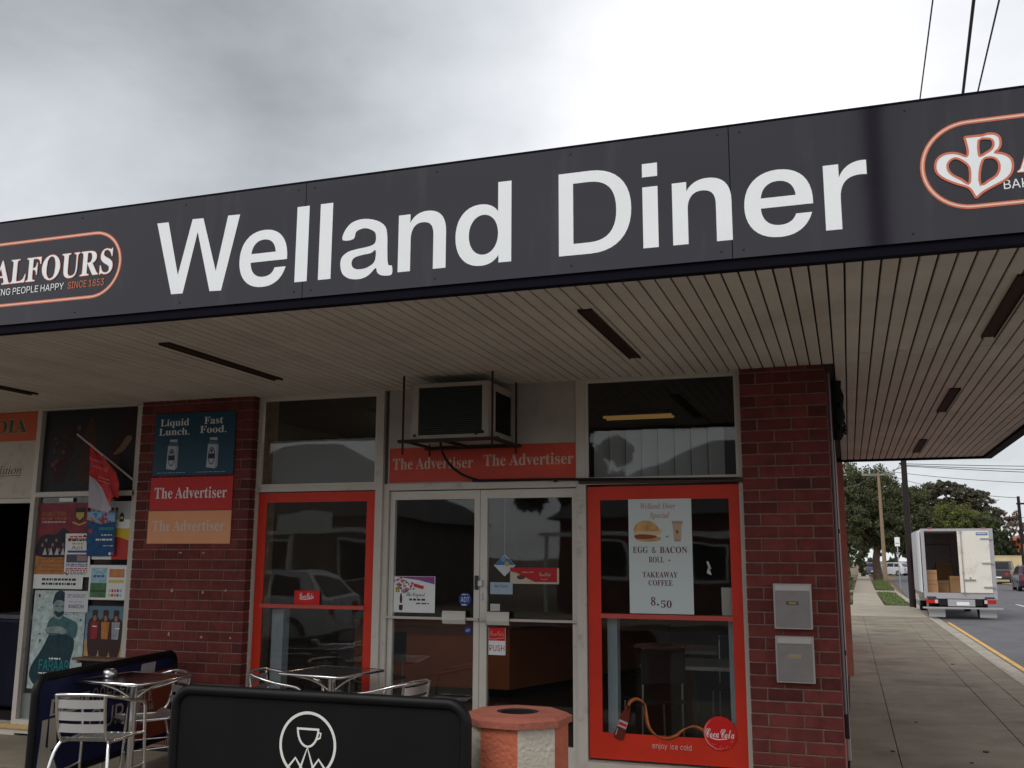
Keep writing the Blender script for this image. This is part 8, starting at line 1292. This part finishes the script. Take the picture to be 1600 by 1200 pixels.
tree('large dense dark green street tree behind the timber pole, left of the truck', 2.2, 80, 3.2, .30, [(2.4, 80, 6.6, 2.4, 2.6, 2.5), (0.6, 79, 7.2, 1.9, 2.2, 2.4), (4.7, 81, 5.9, 2.0, 2.2, 1.9), (.2, 78, 4.6, 1.6, 1.8, 1.6), (3.6, 79, 4.4, 1.8, 2.0, 1.4), (-1.2, 80, 6.2, 2.0, 2.0, 2.6), (1.8, 80, 4.8, 1.6, 1.6, 1.5), (2.6, 80, 4.9, 3.2, 1.4, 2.2), (5.6, 81, 4.8, 1.3, 1.6, 1.3)], 105000, .095, dk, bark, 1)
tree('smaller dark tree further along the left of the street', -.2, 112, 2.2, .22, [(-.6, 112, 4.4, 2.2, 2.2, 2.2), (.9, 114, 3.6, 1.7, 1.6, 1.5)], 9000, .15, dk, bark, 2)
tree('small tree past the street sign beyond the dark pole', 5.4, 120, 1.8, .2, [(5.2, 120, 4.6, 2.2, 2, 2.2), (6.8, 122, 3.7, 1.8, 2, 1.6)], 7000, .16, [dk[1], mg[1]], bark, 3)
tree('tall open gum tree with brownish foliage above the truck roof', 13.6, 130, 5, .4, [(10.2, 130, 10.3, 1.9, 2, 1.1), (12.0, 130, 10.9, 1.5, 2, .9), (13.9, 130, 9.9, 1.9, 2, 1.2), (15.9, 130, 9.1, 1.9, 2, 1.2), (12.0, 131, 8.5, 1.8, 2, 1.1), (14.6, 131, 7.6, 2.3, 2, 1.3), (17.0, 130, 7.0, 1.6, 2, 1.4), (10.8, 131, 7.3, 1.8, 2, 1.4), (9.2, 130, 9.0, 1.3, 2, 1.2)], 48000, .12, gm, barkp, 4)
tree('bright mid green bushy tree just above the truck roof', 8.8, 95, 2, .2, [(8.2, 95, 5.0, 1.9, 2, 1.8), (10.1, 96, 5.6, 1.7, 2, 1.5), (7.4, 95, 3.8, 1.5, 2, 1.6), (9.6, 95, 3.9, 1.9, 2, 1.6)], 30000, .10, mg, bark, 5)
tree('mid green tree behind the right edge of the truck', 12.2, 98, 2, .2, [(12.3, 98, 4.9, 1.5, 2, 1.5), (11.6, 98, 3.3, 1.5, 2, 1.8), (13.4, 99, 3.9, 1.3, 2, 1.7)], 18000, .10, [mg[1], dk[2]], bark, 6)
for k, (x, y, h, r) in enumerate(((12.9, 92, 4.9, .8), (13.9, 93, 4.4, .7), (15.1, 93, 4.6, .9))):
    bl = [(x, y, h * .30, r, r, h * .26), (x, y, h * .55, r * .85, r, h * .24), (x, y, h * .8, r * .5, r * .6, h * .2)]
    tree(('first dark upright conifer right of the truck, nearest the truck', 'second dark conifer between its two neighbours right of the truck', 'third dark conifer behind the far right pole')[k], x, y, 1.2, .12, bl, 6500, .10, cn, bark, 10 + k, limbs=False, group='dark conifers behind the cream wall')
tree('sparse twiggy pale tree beyond the conifers at far right', 19, 135, 3, .25, [(18.6, 135, 6.8, 2.2, 2, 1.3), (21.2, 135, 6.4, 2.2, 2, 1.6)], 3500, .15, [gm[1], leaf_mat('leaf_pale', (0.20, 0.15, 0.12), .3)], barkp, 20)
tl = MB(); rng = random.Random(77)
for k in range(60): crown(tl, [(-70 + k * 3.2 + rng.uniform(-1, 1), 230 + rng.uniform(-8, 8), rng.uniform(1.5, 3.2), 3.2, 3, rng.uniform(2.2, 4.2))], 420, .38, rng, 2)
o = tl.build('distant_tree_line', [dk[1], mg[1]]); o['kind'] = 'stuff'; tag(o, 'far off line of dark trees closing the end of the street', 'trees')
def shrub(name, label, x, y, r, h, mats, seed, n=1200):
    t = thing(name, label, 'shrub', (x, y, -.05)); rng = random.Random(seed); b = MB(); b.tube([(x, y, -.1), (x, y, h * .5)], .05, 6); b.build('stem', bark, t); c = MB(); crown(c, [(x, y, h * .5, r, r, h * .5)], n, .09, rng, len(mats)); c.build('foliage', mats, t)
shrub('shrub', 'low green shrub beside the footpath at the far left fence', -.55, 62, .5, 1.3, mg, 31); shrub('shrub', 'rounded grey green bush by the parked utility', 12.2, 74, .7, 1.0, [mg[1], dk[1]], 32); shrub('shrub', 'tall hedge bush under the big dark tree', 1.15, 100, .6, 2.6, dk, 33, 2500)

# ================================================================ walls and houses along the street
w_ = MB(); w_.prism([(11.6, 88), (26, 94), (26, 94.25), (11.6, 88.25)], 'z', -.1, 1.95); w_.prism([(11.55, 87.95), (26.05, 93.95), (26.05, 94.3), (11.55, 88.3)], 'z', 1.951, 2.03); tag(w_.build('garden_wall', mat('cream_render', (0.62, 0.52, 0.33), 0.85, var=0.08, scale=1)), 'long low cream rendered garden wall across the road at right', 'wall')
h = thing('house', 'orange walled house behind the far right pole', 'house', (17.5, 100, 0)); MB().box(15.2, 98, -.1, 22, 106, 3.5).build('wall', mat('orange_render', (0.42, 0.10, 0.045), 0.85), h)
def hip(x0, y0, x1, y1, z, zt, ov=.4):
    b = MB(); x0 -= ov; x1 += ov; y0 -= ov; y1 += ov; d = min(x1 - x0, y1 - y0) / 2; lx = (x1 - x0) > (y1 - y0)
    A = [(x0, y0, z), (x1, y0, z), (x1, y1, z), (x0, y1, z)]; R_ = [(x0 + d, (y0 + y1) / 2, zt), (x1 - d, (y0 + y1) / 2, zt)] if lx else [((x0 + x1) / 2, y0 + d, zt), ((x0 + x1) / 2, y1 - d, zt)]
    v = A + R_; f = [(0, 1, 5, 4), (1, 2, 5), (2, 3, 4, 5), (3, 0, 4)] if lx else [(0, 1, 4), (1, 2, 5, 4), (2, 3, 5), (3, 0, 4, 5)]
    b.add(v, f + [(3, 2, 1, 0)]); return b
hip(15.2, 98, 22, 106, 3.5, 5.0).build('roof', mat('red_roof_tile', (0.30, 0.09, 0.05), 0.8, var=.15, scale=5), h)
fc = thing('fence', 'pale paling fence along the left of the footpath beyond the shop', 'fence', (-.35, 60, 0))
fm = mat('pale_fence', (0.45, 0.40, 0.33), 0.85, var=.1, scale=3)
MB().box(-.40, 45, .3, -.36, 88, .4).box(-.40, 45, 1.2, -.36, 88, 1.3).build('rail', fm, fc)
b = MB(); y = 45
while y < 88: b.box(-.36, y, -.05, -.34, y + .12, 1.5); y += .14
o = b.build('paling', fm, fc); o['kind'] = 'stuff'
h = thing('house', 'pale cottage front far down the left of the footpath', 'house', (-4, 95, 0)); MB().box(-8, 92, -.1, -.9, 100, 2.8).build('wall', mat('pale_house', (0.5, 0.47, 0.42), 0.8), h); hip(-8, 92, -.9, 100, 2.8, 4.5).build('roof', mat('grey_roof', (0.22, 0.21, 0.22), 0.8), h)

# ================================================================ parked cars
def car(label, x, y, heading, prof, width, glassq, col, wheels, r=.31, group=None, cabw=.82):
    """prof: side outline (along, z) from rear to front; body narrowed above the waist"""
    t = thing('parked_car', label, 'car', (0, 0, 0), group); m = col
    b = MB(); n = len(prof); hw = width / 2
    def hwz(z): return hw if z < .85 else hw * (1 - (1 - cabw) * min(1, (z - .85) / .55))
    vs = [(-hwz(z), a, z) for a, z in prof] + [(hwz(z), a, z) for a, z in prof]
    b.add(vs, [(i, n + i, n + (i + 1) % n, (i + 1) % n) for i in range(n)])
    tri = tessellate_polygon([[Vector((a, z, 0)) for a, z in prof]])
    b.add(vs, [tuple(q) for q in tri] + [tuple(n + i for i in q[::-1]) for q in tri]); b.build('body', m, t)
    for q in glassq:
        for s in (-1, 1):
            b = MB(); vs = [(s * (hwz(z) + .006), a, z) for a, z in q] + [(s * (hwz(z) - .004), a, z) for a, z in q]; k = len(q); b.add(vs, [tuple(range(k)), tuple(range(2 * k - 1, k - 1, -1))] + [(i, (i + 1) % k, k + (i + 1) % k, k + i) for i in range(k)]); b.build('side_window', m_cgl, t)
    return t
m_cgl = mat('dark_car_window', (0.02, 0.022, 0.025), 0.08)
def finish_car(t, x, y, ang, wb, hw, r, front, rear, rgl):
    for (yy) in wb:
        for s in (-1, 1):
            b = MB(); b.lathe([(r * .6, -.1), (r * .96, -.1), (r, -.08), (r, .08), (r * .96, .1), (r * .6, .1)], 18, (s * (hw - .09), yy, r), ax='x'); wv = b.build('wheel', m_tire, t); b = MB(); b.lathe([(r * .1, s * .104), (r * .6, s * .101)], 12, (s * (hw - .09), yy, r), ax='x', cap=False); b.lathe([(r * .6, -.09), (r * .6, .09)], 12, (s * (hw - .09), yy, r), ax='x'); b.build('rim', MATS['rim_grey'], wv)
    for s in (-1, 1): MB().bbox(s * (hw - .28) - .12, rear - .015, .62, s * (hw - .28) + .12, rear + .02, .80, .01).build('tail_light', m_lens, t)
    for s in (-1, 1): MB().bbox(s * (hw - .28) - .14, front - .02, .58, s * (hw - .28) + .14, front + .012, .72, .01).build('headlight', m_lensw, t)
    b = MB(); q = rgl; vs = [(-hw * .72, q[0][0] - .008, q[0][1]), (hw * .72, q[0][0] - .008, q[0][1]), (hw * .66, q[1][0] - .008, q[1][1]), (-hw * .66, q[1][0] - .008, q[1][1])]; b.add(vs + [(a, c + .01, d) for a, c, d in vs], [(0, 1, 2, 3), (7, 6, 5, 4)]); b.build('rear_window', m_cgl, t)
    MB().box(-.26, rear - .022, .45, .26, rear - .016, .56).build('number_plate', m_white, t)
    t.location = (x, y, G0); t.rotation_euler = (0, 0, ang)
hatch = [(-1.9, .3), (-1.92, .6), (-1.88, .92), (-1.72, 1.02), (-1.42, 1.42), (-1.1, 1.48), (.1, 1.46), (.45, 1.38), (1.0, .98), (1.75, .84), (1.92, .66), (1.95, .35), (1.6, .2), (-1.6, .2)]
hg = [[(-1.45, .98), (-1.3, 1.34), (-.75, 1.38), (-.75, .98)], [(-.68, .98), (-.68, 1.38), (.08, 1.37), (.08, .98)], [(.14, .98), (.14, 1.36), (.38, 1.30), (.78, .98)]]
t = car('white hatchback parked across the front road, reflected in the left window', 0, 0, 0, hatch, 1.68, hg, mat('car_white', (0.75, 0.75, 0.74), 0.25, coat=.5), 0); finish_car(t, -11.6, -10.6, math.radians(90), (-1.2, 1.25), .84, .3, 1.93, -1.92, [(-1.80, 1.0), (-1.47, 1.36)])
t = car('dark purple hatchback parked at the far right edge across the side road', 0, 0, 0, hatch, 1.68, hg, mat('car_plum', (0.05, 0.025, 0.045), 0.25, coat=.5), 0); finish_car(t, 10.0, 57.5, math.radians(-2), (-1.2, 1.25), .84, .3, 1.93, -1.92, [(-1.80, 1.0), (-1.47, 1.36)])
ute = [(-2.4, .5), (-2.42, 1.0), (-1.0, 1.05), (-.95, 1.12), (-.8, 1.68), (.35, 1.7), (.95, 1.15), (2.0, 1.02), (2.25, .85), (2.28, .45), (2.0, .3), (-2.2, .35)]
t = car('dark utility vehicle parked half on the verge before the cream wall', 0, 0, 0, ute, 1.8, [[(-.72, 1.15), (-.62, 1.58), (.0, 1.6), (.0, 1.15)], [(.06, 1.15), (.06, 1.6), (.34, 1.6), (.75, 1.15)]], mat('car_gunmetal', (0.06, 0.055, 0.06), 0.3, coat=.4), 0); finish_car(t, 10.9, 76, math.radians(-14), (-1.5, 1.5), .9, .36, 2.28, -2.42, [(-.97, 1.14), (-.84, 1.6)])
for k, (x, y, colr, lab) in enumerate(((2.55, 112, (0.09, 0.11, 0.17), 'small blue car glimpsed left of the timber pole'), (4.5, 113, (0.6, 0.62, 0.65), 'pale car parked far down the street between the pole and the sign'), (6.0, 118, (0.10, 0.12, 0.16), 'dark blue car parked far down the street right of the sign'))):
    t = car(lab, 0, 0, 0, hatch, 1.68, hg, mat('far_car_%s' % 'abc'[k], colr, 0.3), 0); finish_car(t, x, y, math.radians(0 if k == 0 else 60), (-1.2, 1.25), .84, .3, 1.93, -1.92, [(-1.80, 1.0), (-1.47, 1.36)])

# ================================================================ across the front road (seen in reflections)
def cottage(label, x0, x1, y1, hw_, ht, wc, rc):
    y0 = y1 - 9; h = thing('house', label, 'house', ((x0 + x1) / 2, (y0 + y1) / 2, 0)); MB().box(x0, y0, -.1, x1, y1, hw_).build('wall', wc, h); hip(x0, y0, x1, y1, hw_, ht).build('roof', rc, h)
    n = max(2, int((x1 - x0) / 3))
    for k in range(n):
        xa = x0 + (x1 - x0) * (k + .5) / n; wn = MB().box(xa - .6, y1 + .001, .9, xa + .6, y1 + .05, 2.2).build('window', m_white, h); MB().box(xa - .52, y1 + .051, .98, xa + .52, y1 + .06, 2.12).build('glass_pane', m_cgl, wn)
    MB().box(x0 - .3, y1 + 1.5, 2.35, x1 + .3, y1 + 1.7, 2.5).build('verandah_beam', m_white, h)
    for k in range(n + 1): xa = x0 + (x1 - x0) * k / n; MB().box(xa - .06, y1 + 1.53, -.1, xa + .06, y1 + 1.67, 2.349).build('verandah_post', m_white, h)
wc1 = mat('bluestone_wall', (0.16, 0.14, 0.13), 0.85, var=.2, scale=3); rc1 = mat('dark_roof', (0.05, 0.045, 0.05), 0.7); rc2 = MATS['red_roof_tile']
cottage('stone cottage with dark hipped roof across the front road, seen only in reflections, left', -27, -15, -24, 3.0, 6.2, wc1, rc1)
cottage('brick cottage with verandah across the front road, seen only in reflections, right', -9, 4, -24, 3.0, 6.0, mat('dark_brick_wall', (0.14, 0.05, 0.04), 0.85, var=.2, scale=3), rc1)
cottage('pale cottage across the front road at the side street corner', 12, 24, -24, 3.0, 6.0, wc1, rc2)
p = thing('utility_pole', 'tall dark pole across the front road, mirrored in the fascia sign', 'pole', (.72, -14, 0)); MB().tube([(.72, -14, -.15), (.72, -14, 11.5)], [.17, .13], 12).build('shaft', m_pole, p); MB().box(-.7, -14.1, 10.4, 2.9, -13.9, 10.55).build('cross_arm', m_pole, p)
MB().tube([(.72, -14, 9.0), (4.2, -14.6, 11.3)], .07, 6).build('stay_arm', m_pole, p)
for k, (x, y) in enumerate(((-31, -30), (-12, -36), (7.5, -34))): tree(('leafy tree behind the stone cottage across the front road', 'leafy tree between the two cottages across the front road', 'leafy tree right of the brick cottage across the front road')[k], x, y, 3, .3, [(x, y, 5.6, 2.6, 2.6, 2.4), (x + 1.6, y, 4.8, 2, 2, 1.8)], 2500, .28, dk, bark, 50 + k)
sg = MB(); sg.box(-18.6, -22.4, 2.5, -16.6, -22.3, 3.1); tag(sg.build('signboard', m_white), 'long white signboard across the front road, seen reflected in the left window', 'sign')

for k, (x, y, r, lab) in enumerate(((.27, 1.9, .022, 'dark dried blot on the footpath near the wall'), (1.02, 2.15, .03, 'brown dead leaf on the footpath, middle slab'), (1.45, 9.8, .035, 'dark leaf near the kerb side joint of the footpath'), (.55, 3.6, .018, 'small dark gum spot on the footpath'), (.85, 1.6, .016, 'tiny dark gum spot nearest the camera on the footpath'))):
    b = MB(); rng = random.Random(k + 90); n = 9; vs = [(x + r * rng.uniform(.5, 1.1) * math.cos(2 * PI * i / n), y + r * 1.2 * rng.uniform(.5, 1.1) * math.sin(2 * PI * i / n), .0035) for i in range(n)]
    b.add(vs + [(a, c, .0075) for a, c, d in vs], [tuple(range(n, 2 * n))] + [(i, (i + 1) % n, n + (i + 1) % n, n + i) for i in range(n)]); tag(b.build('ground_litter', mat('dead_leaf', (0.05, 0.03, 0.02), 0.9)), lab, 'litter')
